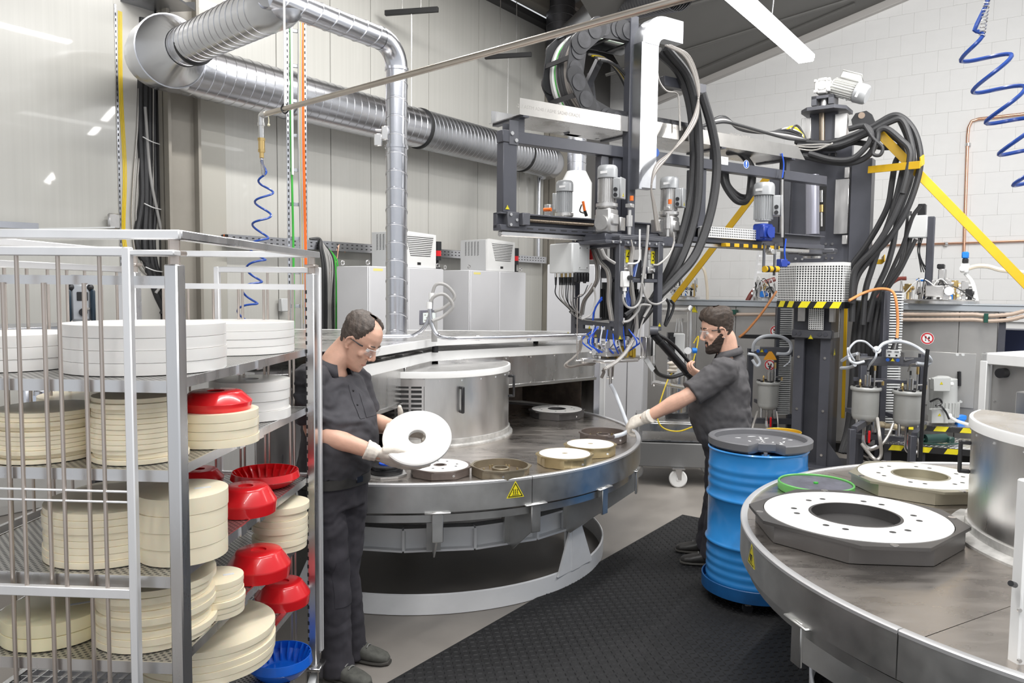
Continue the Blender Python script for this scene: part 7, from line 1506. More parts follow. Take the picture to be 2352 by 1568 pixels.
# tray in the top left corner and small wall tray
p = PD(345, 10, 7.2); tag(MB(Fr(p, AZW + 62)).bb(-.15, .15, -.35, .35, -.02, 0).bb(-.15, -.14, -.35, .35, -.02, .06).bb(.14, .15, -.35, .35, -.02, .06).build('ceiling_tray', GALVD), 'short grey perforated cable tray at the ceiling behind the upper left elbow', 'cable tray')
t0, t1_ = PP(-60, 512, W0 + WN * .1, WN), PP(85, 520, W0 + WN * .1, WN); SM = thing('wall_tray_end', 'pale perforated wall tray just above the left end of the trolley', 'cable tray', t1_)
MB().bar(t0, t1_, .06, .05).build('tray', GALV, SM); MB().bar(t1_ - Vector((0, 0, .02)), PP(262, 522, W0 + WN * .1, WN), .03, .012).build('tray_foot', GREYP, SM)
p = PP(262, 508, W0 + WN * .05, WN); tag(MB(FW).box(FW.inverted() @ p, (.03, .11, .14), .02).build('wall_bracket', CAST), 'small grey wall bracket beside the foot of the yellow cables', 'bracket')
# compressed air pipe crossing the upper half, with blue coil
a0 = PD(600, 262, 4.2); b0 = PD(1640, -18, 2.42); a0.z = (a0.z + b0.z) / 2; b0.z = a0.z
AP = thing('compressed_air_pipe', 'thin steel pipe slanting across the upper half, brass coupling at its end', 'pipe', a0)
MB().tube([a0 + (b0 - a0).normalized() * .035, b0], .0135, 12).build('pipe', mat('zinc_pipe', (.66, .60, .53), .3, 1, var=.08), AP)
e = a0.copy(); MB().tube([a0 + (b0 - a0).normalized() * .05, a0 + (b0 - a0).normalized() * .012, a0 - Vector((0, 0, .012)), a0 - Vector((0, 0, .05))], .017, 12, 5).build('pipe_elbow', CHROME, AP)
T = Matrix.Translation(a0)
MB(T).cyl((0, 0, -.04), (0, 0, -.055), .02, n=14).cyl((0, 0, -.055), (0, 0, -.12), .0145, n=14).build('nipple', CHROME, AP); MB(T).cyl((0, 0, -.12), (0, 0, -.135), .020, n=6).cyl((0, 0, -.135), (0, 0, -.18), .017, n=14).cyl((0, 0, -.18), (0, 0, -.195), .019, n=6).cyl((0, 0, -.195), (0, 0, -.225), .012, n=12).build('brass_coupling', BRASS, AP)
sp = PD(668, 243, a0.y + (b0 - a0).y * .075); 
tt = (sp - a0).dot((b0 - a0).normalized()); hp = a0 + (b0 - a0).normalized() * tt
MB().cyl(hp + Vector((0, 0, .0)), hp + Vector((0, 0, 1.6)), .006, n=8).build('hanger_rod', WHITEP, AP); MB().tube([hp + Vector((.0, 0, .03)), hp + Vector((.02, 0, 0)), hp - Vector((0, 0, .025)), hp + Vector((-.02, 0, 0)), hp + Vector((0, 0, .03))], .004, 6, 5).build('pipe_clip', BLACK, AP)
MB().tube([a0 + Vector((.03, -.02, .02)), a0 + Vector((.045, -.02, -.02)), a0 + Vector((.045, -.02, -.05))], .003, 6, 4).ball(a0 + Vector((.045, -.02, -.055)), .008, 8, 6).build('seal_tag', mat('cream_tag', (.8, .74, .55), .5), AP)
def coil(pts, R, turns, m, name, label, r=.0058, spring=True, lead=None, tail=None):
    P = spl(pts, 40); out = []; n = len(P); L = [0]
    for i in range(1, n): L.append(L[-1] + (P[i] - P[i - 1]).length)
    N = turns * 22
    for k in range(N + 1):
        s = L[-1] * k / N; i = max(j for j in range(n) if L[j] <= s + 1e-9); i = min(i, n - 2); f = (s - L[i]) / max(1e-9, L[i + 1] - L[i]); c = P[i].lerp(P[i + 1], f); T_ = (P[i + 1] - P[i]).normalized()
        x = T_.cross(Vector((0, 1, 0))).normalized(); y = T_.cross(x); a = 2 * pi * turns * k / N; RR = R * min(1, k / 14, (N - k) / 14 + .15)
        out.append(c + x * RR * cos(a) + y * RR * sin(a))
    t = thing(name, label, 'air hose', out[0]); MB().tube((lead or []) + out + (tail or []), r, 7).build('coil', m, t)
    if spring:
        ss = MB(); q = (lead or [out[0] + Vector((0, 0, .08))])[0]; e_ = out[6]; hx_ = []
        for k in range(100): f = k / 99; c = q.lerp(e_, f); hx_.append(c + Vector((.0095 * cos(k * .9), .0095 * sin(k * .9), 0)))
        ss.tube(hx_, .0022, 5); ss.build('spring_guard', CHROME, t)
    return t
Yc = a0.y
st = a0 - Vector((0, 0, .225))
coil([PD(610, 390, Yc), PD(606, 460, Yc), PD(597, 540, Yc), PD(586, 620, Yc - .05), PD(572, 690, Yc - .1), PD(560, 745, Yc - .15)], .045, 7, BLUEH, 'coiled_air_hose', 'dark blue coiled air hose hanging from the brass coupling behind the trolley', lead=[st, PD(600, 372, Yc)])
Y2 = 2.9
coil([PD(2238, 70, Y2), PD(2270, 150, Y2), PD(2308, 240, Y2), PD(2345, 330, Y2), PD(2392, 430, Y2), PD(2430, 500, Y2)], .075, 6, BLUEH, 'coiled_air_hose', 'bright blue coiled air hose hanging at the upper right edge', r=.0075, lead=[PD(2272, -30, Y2), PD(2266, 10, Y2), PD(2244, 55, Y2)])
# ---------------------------------------------------------------- workbench with radio behind the trolley
p = PD(150, 748, 5.0); FBn = Fr((p.x, p.y, 0), AZW); BN_ = thing('workbench', 'grey workbench with a narrow shelf behind the shelf trolley', 'workbench', FBn)
MB(FBn).bb(-.5, .15, -.9, .45, .80, .84, .004).build('bench_top', GREYP, BN_); MB(FBn).bb(-.45, .1, -.85, .4, .25, .27).build('lower_shelf', mat('plywood_shelf', (.42, .26, .10), .6, var=.2, vs=4), BN_); MB(FBn).bb(-.5, .05, -.9, .45, p.z - .03, p.z, .004).build('upper_shelf', GALVD, BN_)
for x in (-.46, .11):
    for y in (-.85, .4): MB(FBn).bb(x - .03, x + .03, y - .03, y + .03, 0, .8).build('leg', ANTHL, BN_)
for y in (-.85, .4): MB(FBn).bb(-.48, -.44, y - .02, y + .02, .84, p.z - .03).build('shelf_bracket', ANTHL, BN_)
rp_ = PD(186, 742, 5.0); s = 5.0 / F; RD_ = thing('site_radio', 'boxy grey and blue site radio with a roll cage standing behind the trolley bars', 'radio', (rp_.x, rp_.y, rp_.z)); MR = Matrix.Translation(rp_) @ Matrix.Rotation(.55, 4, 'Z')
MB(MR).box((0, 0, 48 * s), (44 * s, .14, 88 * s), .02).build('body', mat('radio_silver', (.45, .47, .50), .35, .3), RD_)
for x in (-24, 24): MB(MR).bb((x - 5) * s, (x + 5) * s, -.09, -.03, 4 * s, 78 * s, .01).build('cage_bar', mat('dark_teal', (.012, .028, .045), .4), RD_); MB(MR).ball((x * .8 * s, -.06, 82 * s), .022, 12, 8).build('corner_bumper', BLACK, RD_)
MB(MR).bb(-20 * s, 20 * s, -.02, .02, 100 * s, 110 * s, .008).bb(-22 * s, -17 * s, -.02, .02, 84 * s, 108 * s).bb(17 * s, 22 * s, -.02, .02, 84 * s, 108 * s).build('carry_handle', mat('radio_blue', (.03, .08, .22), .4), RD_)
MB(MR).bb(-8 * s, 14 * s, -.076, -.07, 52 * s, 72 * s, .004).build('display', BLACK, RD_); MB(MR).cyl((4 * s, -.07, 26 * s), (4 * s, -.085, 26 * s), 9 * s, n=20).build('dial', BLACK, RD_); MB(MR).cyl((14 * s, -.07, 34 * s), (14 * s, -.08, 34 * s), 3 * s, n=12).build('button', CHROME, RD_)
for k, (px, w_, h_) in enumerate(((62, 20, 46), (92, 26, 48), (118, 22, 46))):
    q = PD(px, 940, 4.6); s = 4.6 / F; c = thing('small_can', ('plain zinc can behind the trolley bars', 'zinc can with two dark figures on it, second behind the trolley bars', 'zinc can with a dark label, rightmost behind the trolley bars')[k], 'can', (q.x, q.y, q.z)); Mq = Matrix.Translation(q)
    MB(Mq).lathe([(0, 0), (w_ * s * .5, 0), (w_ * s * .5, h_ * s * .9), (w_ * s * .42, h_ * s * .95), (w_ * s * .42, h_ * s), (0, h_ * s)], 24).build('body', GALV, c)
    if k: MB(Mq).bb(-.02, .02, -w_ * s * .5 - .001, -w_ * s * .45, h_ * s * .25, h_ * s * .7).build('label', mat('blue_grey_label', (.45, .5, .6), .5), c)
sb = MB(Fr(PD(80, 945, 4.62) , AZW)).bb(-.25, .25, -.3, .3, -.03, -.002).build('can_shelf', GREYP, BN_)
# small socket box on the wall
p = PP(651, 700, W0 + WN * .06, WN); tag(MB(FW).box(FW.inverted() @ p, (.06, .09, .14), .006).build('wall_socket', GREYP), 'small grey socket box on the wall panel above the white discs', 'socket')

p, q = PP(1234, 405, W0 + WN * .1, WN), PP(1236, 600, W0 + WN * .1, WN); tag(MB().cyl(Vector((q.x, q.y, p.z)), q, .03, n=14).build('wall_pipe', GALV), 'thin grey vertical pipe on the wall beside the right taupe column', 'pipe')
# ================================================================ the two workers
from mathutils.bvhtree import BVHTree
def sweep(mb, pts, rad, right, n=20, ex=2.2, sub=4):    # tube of ellipses; rad = (across, along-depth) per point
    P = [Vector(p) for p in pts]; R_ = Vector(right)
    Q = spl(P, sub) if sub and len(P) > 2 else P; m = len(Q); k0 = len(P); rings = []
    for i, c in enumerate(Q):
        t = (Q[min(i + 1, m - 1)] - Q[max(i - 1, 0)]).normalized(); x = (R_ - t * R_.dot(t)).normalized(); y = t.cross(x)
        u = i * (k0 - 1) / (m - 1); j = min(int(u), k0 - 2); f = u - j; f = f * f * (3 - 2 * f) if k0 > 2 else f
        a = rad[j][0] * (1 - f) + rad[j + 1][0] * f; b = rad[j][1] * (1 - f) + rad[j + 1][1] * f; ring = []
        for k in range(n):
            th = 2 * pi * k / n; cs, sn = cos(th), sin(th)
            ring.append(c + x * (a * math.copysign(abs(cs) ** (2 / ex), cs)) + y * (b * math.copysign(abs(sn) ** (2 / ex), sn)))
        rings.append(ring)
    return mb.loft(rings)
def evaluated(o):
    dg = bpy.context.evaluated_depsgraph_get(); dg.update(); return bpy.data.meshes.new_from_object(o.evaluated_get(dg))
def fuse(mb, name, m, parent, voxel=.006, smooth=4, wrinkle=None, fac=.5):
    o = mb.build(name, m, parent, sharp=0)
    r = o.modifiers.new('r', 'REMESH'); r.mode = 'VOXEL'; r.voxel_size = voxel
    s = o.modifiers.new('s', 'SMOOTH'); s.iterations = smooth; s.factor = fac
    me = evaluated(o); o.modifiers.clear(); old = o.data; o.data = me; bpy.data.meshes.remove(old)
    if not me.materials: me.materials.append(m)
    if wrinkle:
        nr = [v.normal.copy() for v in me.vertices]
        for v, nn in zip(me.vertices, nr): v.co += nn * wrinkle(v.co, nn)
    me.shade_smooth(); return o
HS_ = [(-.117, .070, .035, .016), (-.110, .082, .018, .028), (-.092, .090, -.008, .041), (-.066, .089, -.040, .052), (-.032, .087, -.066, .060), (.0, .085, -.083, .066), (.020, .083, -.092, .0695), (.045, .092, -.099, .074), (.075, .088, -.101, .076), (.101, .075, -.095, .070), (.121, .052, -.077, .056), (.135, .020, -.045, .033), (.139, .0, -.02, .008)]
def hsec(z):
    for a, b in zip(HS_[:-1], HS_[1:]):
        if z <= b[0]: f = (z - a[0]) / (b[0] - a[0]); return [a[i] + (b[i] - a[i]) * f for i in (1, 2, 3)]
    return HS_[-1][1:]
def hpt(z, th, off=0.0):                              # th = 0 at the face, positive to the subject's left (x < 0 is right)
    fr, bk, hw = hsec(z); c = (fr + bk) / 2 * .55 + (bk + .07) * .45 * .3; L = fr - c if cos(th) > 0 else c - bk
    e = 2 / 2.35; x = math.copysign(abs(sin(th)) ** e, sin(th)) * (hw + off); y = c + math.copysign(abs(cos(th)) ** e, cos(th)) * (L + off); return Vector((x, y, z + off * max(0, z / .139)))
def head_geo(mb, M):
    rings = [[M @ hpt(s[0], 2 * pi * k / 28) for k in range(28)] for s in HS_]; mb.loft(rings)
    B = MB(M); B.v = mb.v; B.f = mb.f
    sweep(B, [(0, .086, .036), (0, .098, .015), (0, .110, -.008), (0, .113, -.020)], [(.0075, .009), (.008, .010), (.0125, .012), (.012, .008)], (1, 0, 0), 10)
    for s in (-1, 1):
        B.ball((s * .011, .100, -.022), (.0085, .010, .0075), 10, 6); B.ball((s * .031, .080, .042), (.024, .012, .007), 12, 6)   # nostril, brow
        B.ball((s * .040, .0635, -.012), (.020, .0165, .020), 12, 8); B.ball((s * .031, .0755, .0285), (.0165, .0115, .006), 12, 6); B.ball((s * .031, .0755, .008), (.0165, .0105, .006), 12, 6)
        # ear: rim, lobe
        R = Matrix.Translation((s * .071, -.008, .002)) @ Matrix.Rotation(s * .35, 4, 'Z')
        B.lathe([(.013, -.005), (.020, -.005), (.0215, .0), (.020, .005), (.013, .003)], 16, R=R @ Matrix.Diagonal((.35, 1, 1.65, 1)) @ Matrix.Rotation(pi / 2, 4, 'Y'), close=True) if False else None
        B.tube([R @ Vector((s * .004, .012, -.022)), R @ Vector((s * .006, .002, -.031)), R @ Vector((s * .010, -.012, -.010)), R @ Vector((s * .013, -.016, .012)), R @ Vector((s * .012, -.006, .029)), R @ Vector((s * .008, .008, .027)), R @ Vector((s * .004, .013, .012))], .0052, 8, 4)
        B.ball(R @ Vector((s * .003, -.002, .0)), (.005, .012, .024), 10, 6)
    B.ball((0, .086, -.054), (.021, .0085, .0055), 12, 6); B.ball((0, .085, -.066), (.018, .009, .006), 12, 6); B.ball((0, .082, -.098), (.017, .011, .012), 12, 6)
    return mb
def patch_hair(M, name, m, parent, keep, off, n=64, zs=44, z0=-.117, amp=.003, fr=90):
    vs = []; ok = []; Z = [z0 + (.139 - z0) * (i / zs) ** .9 for i in range(zs + 1)]; b = MB(M); ix = {}
    for i, z in enumerate(Z):
        for k in range(n):
            th = 2 * pi * k / n; th = th - 2 * pi if th > pi else th; w_ = keep(z, th); q = hpt(z, th, .0)
            nz_ = noise.noise(Vector((q.x * fr, q.y * fr * .4, q.z * fr))) * amp
            ix[i, k] = len(vs); vs.append(hpt(z, th, -.001 + (off(z, th) + nz_) * max(0, min(1, w_ * 1.2)))); ok.append(w_ > .02)
    fs = []
    for i in range(zs):
        for k in range(n):
            q = (ix[i, k], ix[i, (k + 1) % n], ix[i + 1, (k + 1) % n], ix[i + 1, k])
            if sum(ok[t] for t in q) >= 2: fs.append(q)
    b.add(vs, fs); return b.build(name, m, parent, sharp=0)
def glasses(M, parent):
    g = MB(M); n = 28; P = []
    for k in range(n + 1):
        a = radians(-56 + 112 * k / n); P.append((.072 * sin(a), .030 + .077 * cos(a) ** .8 if cos(a) > 0 else .03))
    ring = []; vs = []
    for x, y in P:
        d = abs(x) / .072; dip = .014 * max(0, 1 - abs(x) / .012)
        vs += [(x, y, .037 - .006 * d), (x, y + .003, .016), (x, y, -.004 + dip + .010 * d * d)]
    fs = []
    for k in range(n):
        for j in (0, 1): a = 3 * k + j; fs.append((a, a + 3, a + 4, a + 1))
    lens = g.add(vs, fs).build('safety_glasses', LENS_, parent, sharp=0)
    MB(M).tube([Vector((x, y, .037 - .006 * abs(x) / .072)) for x, y in P], .0013, 6).build('lens_rim', mat('clear_rim', (.75, .76, .78), .2), lens)
    for s in (-1, 1): MB(M).tube([(s * .066, .058, .030), (s * .074, .045, .028), (s * .0775, .0, .024), (s * .077, -.03, .015)], [.0035, .0035, .0025, .0025], 6, 4).build('temple_arm', BLACK, lens)
    return lens
LENS_ = mat('safety_lens_clear', (.80, .86, .90), .04, alpha=.16, spec=.8)
def eyes(M, parent):
    for s in (-1, 1):
        e = MB(M).ball((s * .031, .0735, .0178), .0118, 14, 10).build('eye', EYEW, parent); MB(M).ball((s * .031 , .0800, .0150), (.0055, .0052, .0055), 10, 6).build('iris', mat('iris_dark', (.03, .03, .035), .2), e)
def hand(M, side, curls, thumb, name, m, parent, spread=.07, cuff=.06, scale=1.0, lead=None):
    b = MB(M @ Matrix.Scale(scale, 4))                # y to the fingertips, z = back of hand
    sweep(b, [(0, -.01, 0), (0, .03, .0), (0, .065, .002), (0, .098, .001)], [(.027, .019), (.037, .019), (.043, .016), (.040, .0125)], (1, 0, 0), 18, 2.6)
    fb = [(.030, .093), (.010, .100), (-.011, .097), (-.031, .088)]; ln = [(.042, .026, .021), (.047, .030, .022), (.043, .028, .022), (.034, .021, .019)]
    for f in range(4):
        x0, y0 = fb[f][0] * side, fb[f][1]; p = Vector((x0 * .93, y0 - .03, .001)); pts = [p, Vector((x0, y0, .0))]; a = 0; yaw = side * spread * (1.4 - f) * .8
        for j in range(3):
            a += radians(curls[f][j]); d = Vector((sin(yaw) * cos(a), cos(yaw) * cos(a), -sin(a))); pts.append(pts[-1] + d * ln[f][j])
        b.tube(pts, [.0105, .0108, .0100, .0092, .0078], 10, 3); b.ball(pts[-1], .0078, 10, 6)
        for q in pts[1:4]: b.ball(q, .0104, 8, 6)
    d0 = Vector(thumb[0]).normalized(); d1 = Vector(thumb[1]).normalized(); d2 = Vector(thumb[2]).normalized()
    for v in (d0, d1, d2): v.x *= side
    p0 = Vector((side * .026, .020, -.004)); p1 = p0 + d0 * .042; p2 = p1 + d1 * .034; p3 = p2 + d2 * .026
    b.tube([p0, p1, p2, p3], [.017, .0145, .0118, .0095], 10, 3); b.ball(p3, .0095, 10, 6); b.ball(p1, .0142, 10, 6)
    if cuff:
        b.tube([(0, -cuff, 0), (0, -cuff * .55, 0), (0, .005, 0)], [.0365, .034, .030], 16, 3)
    return fuse(b, name, m, parent, .0036, 3, lambda co, nn: .0012 * noise.noise(co * 60))
def bvh(o):
    w_ = WM[o.name]; me = o.data; return BVHTree.FromPolygons([w_ @ v.co for v in me.vertices], [tuple(p.vertices) for p in me.polygons])
def cloth_patch(tree, org, d, U, V, us, vs_, lift, name, m, parent, shape=None):   # strip laid on the cloth: grid of rays cast along d
    P = []; F_ = []
    for i, u in enumerate(us):
        for v in vs_:
            o_ = Vector(org) + Vector(U) * u + Vector(V) * v; h = tree.ray_cast(o_, Vector(d))
            P.append((h[0] - Vector(d).normalized() * lift) if h[0] is not None else o_ + Vector(d) * .2)
    n = len(vs_)
    for i in range(len(us) - 1):
        for j in range(n - 1): F_.append((i * n + j, i * n + j + 1, (i + 1) * n + j + 1, (i + 1) * n + j))
    return MB().add(P, F_).build(name, m, parent, sharp=0)
def shoe(p_heel, p_toe, name, m, parent, h=.10, w=.048):
    a, b = Vector(p_heel), Vector(p_toe); d = (b - a).normalized(); r = Vector((d.y, -d.x, 0)); L = (b - a).length; k = MB()
    def ring(t, hw, z0, z1, n=16):
        c = a + d * (L * t); out = []
        for i in range(n):
            th = 2 * pi * i / n; out.append(c + r * (hw * math.copysign(abs(cos(th)) ** .8, cos(th))) + Vector((0, 0, (z0 + z1) / 2 + (z1 - z0) / 2 * math.copysign(abs(sin(th)) ** .8, sin(th)))))
        return out
    k.loft([ring(-.02, .022, .02, .085), ring(.03, w * .74, .015, .125), ring(.2, w * .80, .012, .125), ring(.36, w * .86, .012, .105), ring(.55, w * .98, .012, .080), ring(.75, w * 1.02, .012, .066), ring(.92, w * .82, .012, .054), ring(1.0, w * .40, .014, .040)])
    o = fuse(k, name, m, parent, .005, 3)
    s = MB(); s.loft([[q for q in ring(t, hw, .001, .024)] for t, hw in ((-.03, .024), (.02, w * .80), (.2, w * .86), (.38, w * .86), (.55, w * 1.0), (.75, w * 1.07), (.92, w * .9), (1.02, w * .45))]); s.build('sole', SOLE, o)
    lc = MB()
    for t in (.34, .42, .50, .58): c = a + d * (L * t); z = .112 - .095 * (t - .30); lc.tube([c - r * .022 + Vector((0, 0, z - .006)), c + Vector((0, 0, z + .002)), c + r * .022 + Vector((0, 0, z - .006))], .0028, 5, 3)
    lc.build('lace', mat('grey_lace', (.22, .22, .21), .8), o); return o
def frame3(o, y, z):                                   # frame with local Y = y and local Z near z
    y = Vector(y).normalized(); x = y.cross(Vector(z)).normalized(); z = x.cross(y); return Matrix.Translation(Vector(o)) @ Matrix((x, y, z)).transposed().to_4x4()
def folds(axis, amp, fr, ax2=None):
    ax = Vector(axis).normalized()
    def f(co, nn):
        u = co.dot(ax); w1 = noise.noise(Vector((co.x * 5 + 3, co.y * 5, co.z * 5))) ; s = sin(u * fr + 5 * w1 + 2.2 * noise.noise(co * 9)); k = noise.noise(co * 4 + Vector((7, 1, 3)))
        return amp * (s * abs(s)) * max(0, .35 + k) + amp * .5 * noise.noise(co * 24)
    return f
def person(name, label, base): return thing(name, label, 'person', base)
# ------------------------------------------------ left worker, in profile at the trolley, looking down at the disc
D1 = 3.68; A1 = lambda px, py, dY=0.0: PD(px, py, D1 + dY)
f1 = Vector((.85, -.53, 0)); r1 = Vector((-.53, -.85, 0)); Z3 = Vector((0, 0, 1))
W1 = person('person', 'dark-haired worker in safety glasses and grey polo shirt holding a white disc beside the trolley', (A1(775, 1500).x, D1, 0))
pel, wai, bel, che, shc, nkb = A1(766, 1118), A1(766, 1075), A1(770, 1010), A1(766, 925), A1(760, 868), A1(766, 838)
hf = Vector((.75, -.26, -.60)).normalized(); hc = A1(821, 787, .0); MH1 = frame3(hc, hf, (.55, -.15, .8)) @ Matrix.Scale(1.02, 4)
shR, elR, wrR = A1(704, 876, -.16), A1(722, 990, -.15), PD(864, 1040, 3.47); shL, elL, wrL = A1(812, 872, .15), A1(846, 968, .20), PD(920, 985, 3.72)
hiR, hiL = pel + r1 * .09, pel - r1 * .09; knR, knL = A1(764, 1325, -.06), A1(790, 1312, .06); anR, anL = PD(776, 1528, 3.60), PD(808, 1486, 3.80)
b = MB(); head_geo(b, MH1)
nk = MH1 @ Vector((0, -.030, -.06))
sweep(b, [nkb - f1 * .01 - Z3 * .06, nkb + Z3 * .005, nk, MH1 @ Vector((0, -.02, -.01))], [(.075, .07), (.062, .064), (.058, .064), (.055, .06)], r1)
sweep(b, [pel, bel, che, shc], [(.14, .10), (.14, .12), (.14, .10), (.11, .07)], r1)
for s, e, w_ in ((shR, elR, wrR), (shL, elL, wrL)):
    sweep(b, [s, s.lerp(e, .5), e, e.lerp(w_, .3), e.lerp(w_, .7), w_, w_ + (w_ - e).normalized() * .03], [(.052, .052), (.050, .05), (.043, .045), (.049, .047), (.038, .035), (.028, .025), (.023, .020)], Z3)
for h_, k_, a_ in ((hiR, knR, anR), (hiL, knL, anL)): sweep(b, [h_, h_.lerp(k_, .5), k_, k_.lerp(a_, .35), a_, a_ - Z3 * .04], [(.075, .075), (.065, .07), (.05, .052), (.05, .054), (.036, .04), (.036, .04)], r1)
body1 = fuse(b, 'body', SKIN, W1, .0046, 5)
eyes(MH1, W1); glasses(MH1, W1)
MB(MH1).tube([(-.019, .0875, -.060), (-.008, .0945, -.0592), (.008, .0945, -.0592), (.019, .0875, -.060)], .0016, 6, 4).build('lips', LIP, W1)
def keep1(z, th):                                      # receding hair: back, sides and a thin top
    a = abs(th); back = a - (1.95 if z < .0 else 1.52 if z < .035 else 1.38 - (z - .035) * 6.0 if z < .10 else .95 - (z - .10) * 14)
    if z < -.05: return 0
    if z < .0: return max(0, min(1, (a - 2.2) * 4)) * min(1, (z + .05) * 40)
    return max(0, min(1, back * 5))
patch_hair(MH1, 'hair', HAIRG, W1, keep1, lambda z, th: .0075 + .003 * (z > .06), amp=.006, fr=150)
for s in (-1, 1): MB(MH1).tube([(s * .016, .091, .045), (s * .030, .0915, .050), (s * .046, .081, .046)], .0032, 6, 4).build('eyebrow', HAIRG, W1)
# shirt
sb = MB()
sweep(sb, [A1(764, 1086), A1(766, 1074), bel + f1 * .035, A1(772, 965) + f1 * .022, che + f1 * .008, A1(763, 888) - f1 * .004, shc + Z3 * .012 - f1 * .012, nkb - f1 * .012 - Z3 * .012], [(.168, .135), (.180, .150), (.186, .160), (.184, .150), (.186, .135), (.178, .115), (.115, .085), (.066, .066)], r1, 28, 2.4)
for s, e, top in ((shR, elR, -1), (shL, elL, 1)): sweep(sb, [shc.lerp(s, .45) + Z3 * .004, s + Z3 * .006, s.lerp(e, .4), s.lerp(e, .80)], [(.070, .075), (.074, .078), (.074, .078), (.078, .080)], Z3)
shirt1 = fuse(sb, 'polo_shirt', SHIRT, W1, .0065, 7, folds((.4, .2, .9), .0115, 52), .5)
t1_ = bvh(shirt1)
# collar, placket, pocket
def collar(nb, fwd, rgt, r, up, m, par, tilt=.35, gap=.5):
    outer = []; n = 26; vs = []; fs = []
    for k in range(n + 1):
        a = gap + (2 * pi - 2 * gap) * k / n; d = fwd * cos(a) + rgt * sin(a); lift = -cos(a) * tilt * r
        vs += [nb + d * (r * .90) + Z3 * (up + lift + .012), nb + d * (r * .98) + Z3 * (up + lift + .016), nb + d * (r * 1.22 + .010 * max(0, cos(a))) + Z3 * (up + lift - .026 - .022 * max(0, cos(a))), nb + d * (r * 1.14) + Z3 * (up + lift - .03 - .02 * max(0, cos(a)))]
    for k in range(n):
        for j in range(3): q = 4 * k + j; fs.append((q, q + 4, q + 5, q + 1))
    return MB().add(vs, fs).build('collar', m, par, sharp=0)
collar(nkb - f1 * .004 + Z3 * .004, f1, r1, .072, .012, SHIRT, shirt1, .42)
pd = -f1; cloth_patch(t1_, shc + f1 * .5 - r1 * .01, pd, r1, Z3, [-.017 + .006 * k for k in range(7)], [-.02 - .012 * k for k in range(14)], .0035, 'placket', SHIRT, shirt1)
cloth_patch(t1_, che + f1 * .5 - r1 * .085, pd, r1, Z3, [-.05 + .0125 * k for k in range(9)], [.055 - .0125 * k for k in range(10)], .0025, 'chest_pocket', SHIRT, shirt1)
for k in range(2):
    h = t1_.ray_cast(shc + f1 * .5 - r1 * .008 - Z3 * (.05 + .065 * k), pd)
    if h[0] is not None: MB().ball(h[0] + f1 * .004, .005, 8, 6).build('button', BLACK, shirt1)
# trousers, belt, shoes
tb = MB()
sweep(tb, [A1(766, 1080), A1(766, 1100), pel, A1(768, 1160)], [(.150, .128), (.166, .132), (.172, .138), (.150, .13)], r1, 24, 2.4)
for h_, k_, a_ in ((hiR, knR, anR), (hiL, knL, anL)): sweep(tb, [h_ + Z3 * .03, h_.lerp(k_, .25), h_.lerp(k_, .65), k_, k_.lerp(a_, .4), k_.lerp(a_, .8), a_ - Z3 * .035], [(.092, .108), (.096, .106), (.082, .092), (.073, .080), (.071, .076), (.068, .074), (.074, .082)], r1)
tr1 = fuse(tb, 'work_trousers', TROUS, W1, .0075, 5, folds((.2, .1, 1), .0085, 34))
tt_ = bvh(tr1); cloth_patch(tt_, hiR.lerp(knR, .62) + r1 * .4 + f1 * .0, -r1, f1, Z3, [-.07 + .014 * k for k in range(11)], [.10 - .02 * k for k in range(11)], .005, 'thigh_pocket', TROUS, tr1)
cloth_patch(tt_, knR + f1 * .4, -f1, r1, Z3, [-.055 + .011 * k for k in range(11)], [.10 - .02 * k for k in range(12)], .004, 'knee_patch', TROUS, tr1)
bm_ = MB(); sweep(bm_, [A1(766, 1106), A1(766, 1084)], [(.184, .150), (.184, .150)], r1, 32, 2.4, 0); bm_.build('belt', LEATHER, W1)
bk = A1(766, 1092) + f1 * .15 - r1 * .02; MB(frame3(bk, f1, Z3)).box((0, 0, 0), (.045, .006, .034), .003).build('belt_buckle', mat('dark_buckle', (.10, .10, .11), .3, 1), W1)
sd1 = Vector((.96, -.28, 0)).normalized()
shoe(Vector((anL.x, anL.y, 0)) - sd1 * .06, Vector((anL.x, anL.y, 0)) + sd1 * .205, 'shoe', SUEDE, W1); shoe(Vector((anR.x, anR.y, 0)) - sd1 * .06, Vector((anR.x, anR.y, 0)) + Vector((.85, -.5, 0)).normalized() * .2, 'shoe', SUEDE, W1)
# disc in his hands
dc = PD(958, 1005, 3.52); dn = Vector((.03, -.66, .75)).normalized(); MDc = frame3(dc, dn.cross(Vector((1, 0, 0))), dn)
dk = MB(MDc); dk.lathe([(.040, -.010), (.040, .006), (.043, .009), (.152, .009), (.158, .004), (.158, -.008), (.154, -.012), (.044, -.012)], 64, close=True)
DISC = dk.build('cast_ring', PUWHITE, None); DISC.data.transform(Matrix.Translation(-dc)); DISC.location = dc; WM[DISC.name] = Matrix.Translation(dc); tag(DISC, 'white plastic ring disc held tilted in both gloved hands of the left worker', 'disc')
for k in range(8): a = 2 * pi * k / 8 + .3; MB(MDc).lathe([(0, .009), (.0055, .009), (.005, .0095), (0, .0095)], 10, R=Matrix.Translation((.098 * cos(a), .098 * sin(a), 0))).build('screw_dimple', mat('dimple', (.70, .69, .66), .5), DISC)
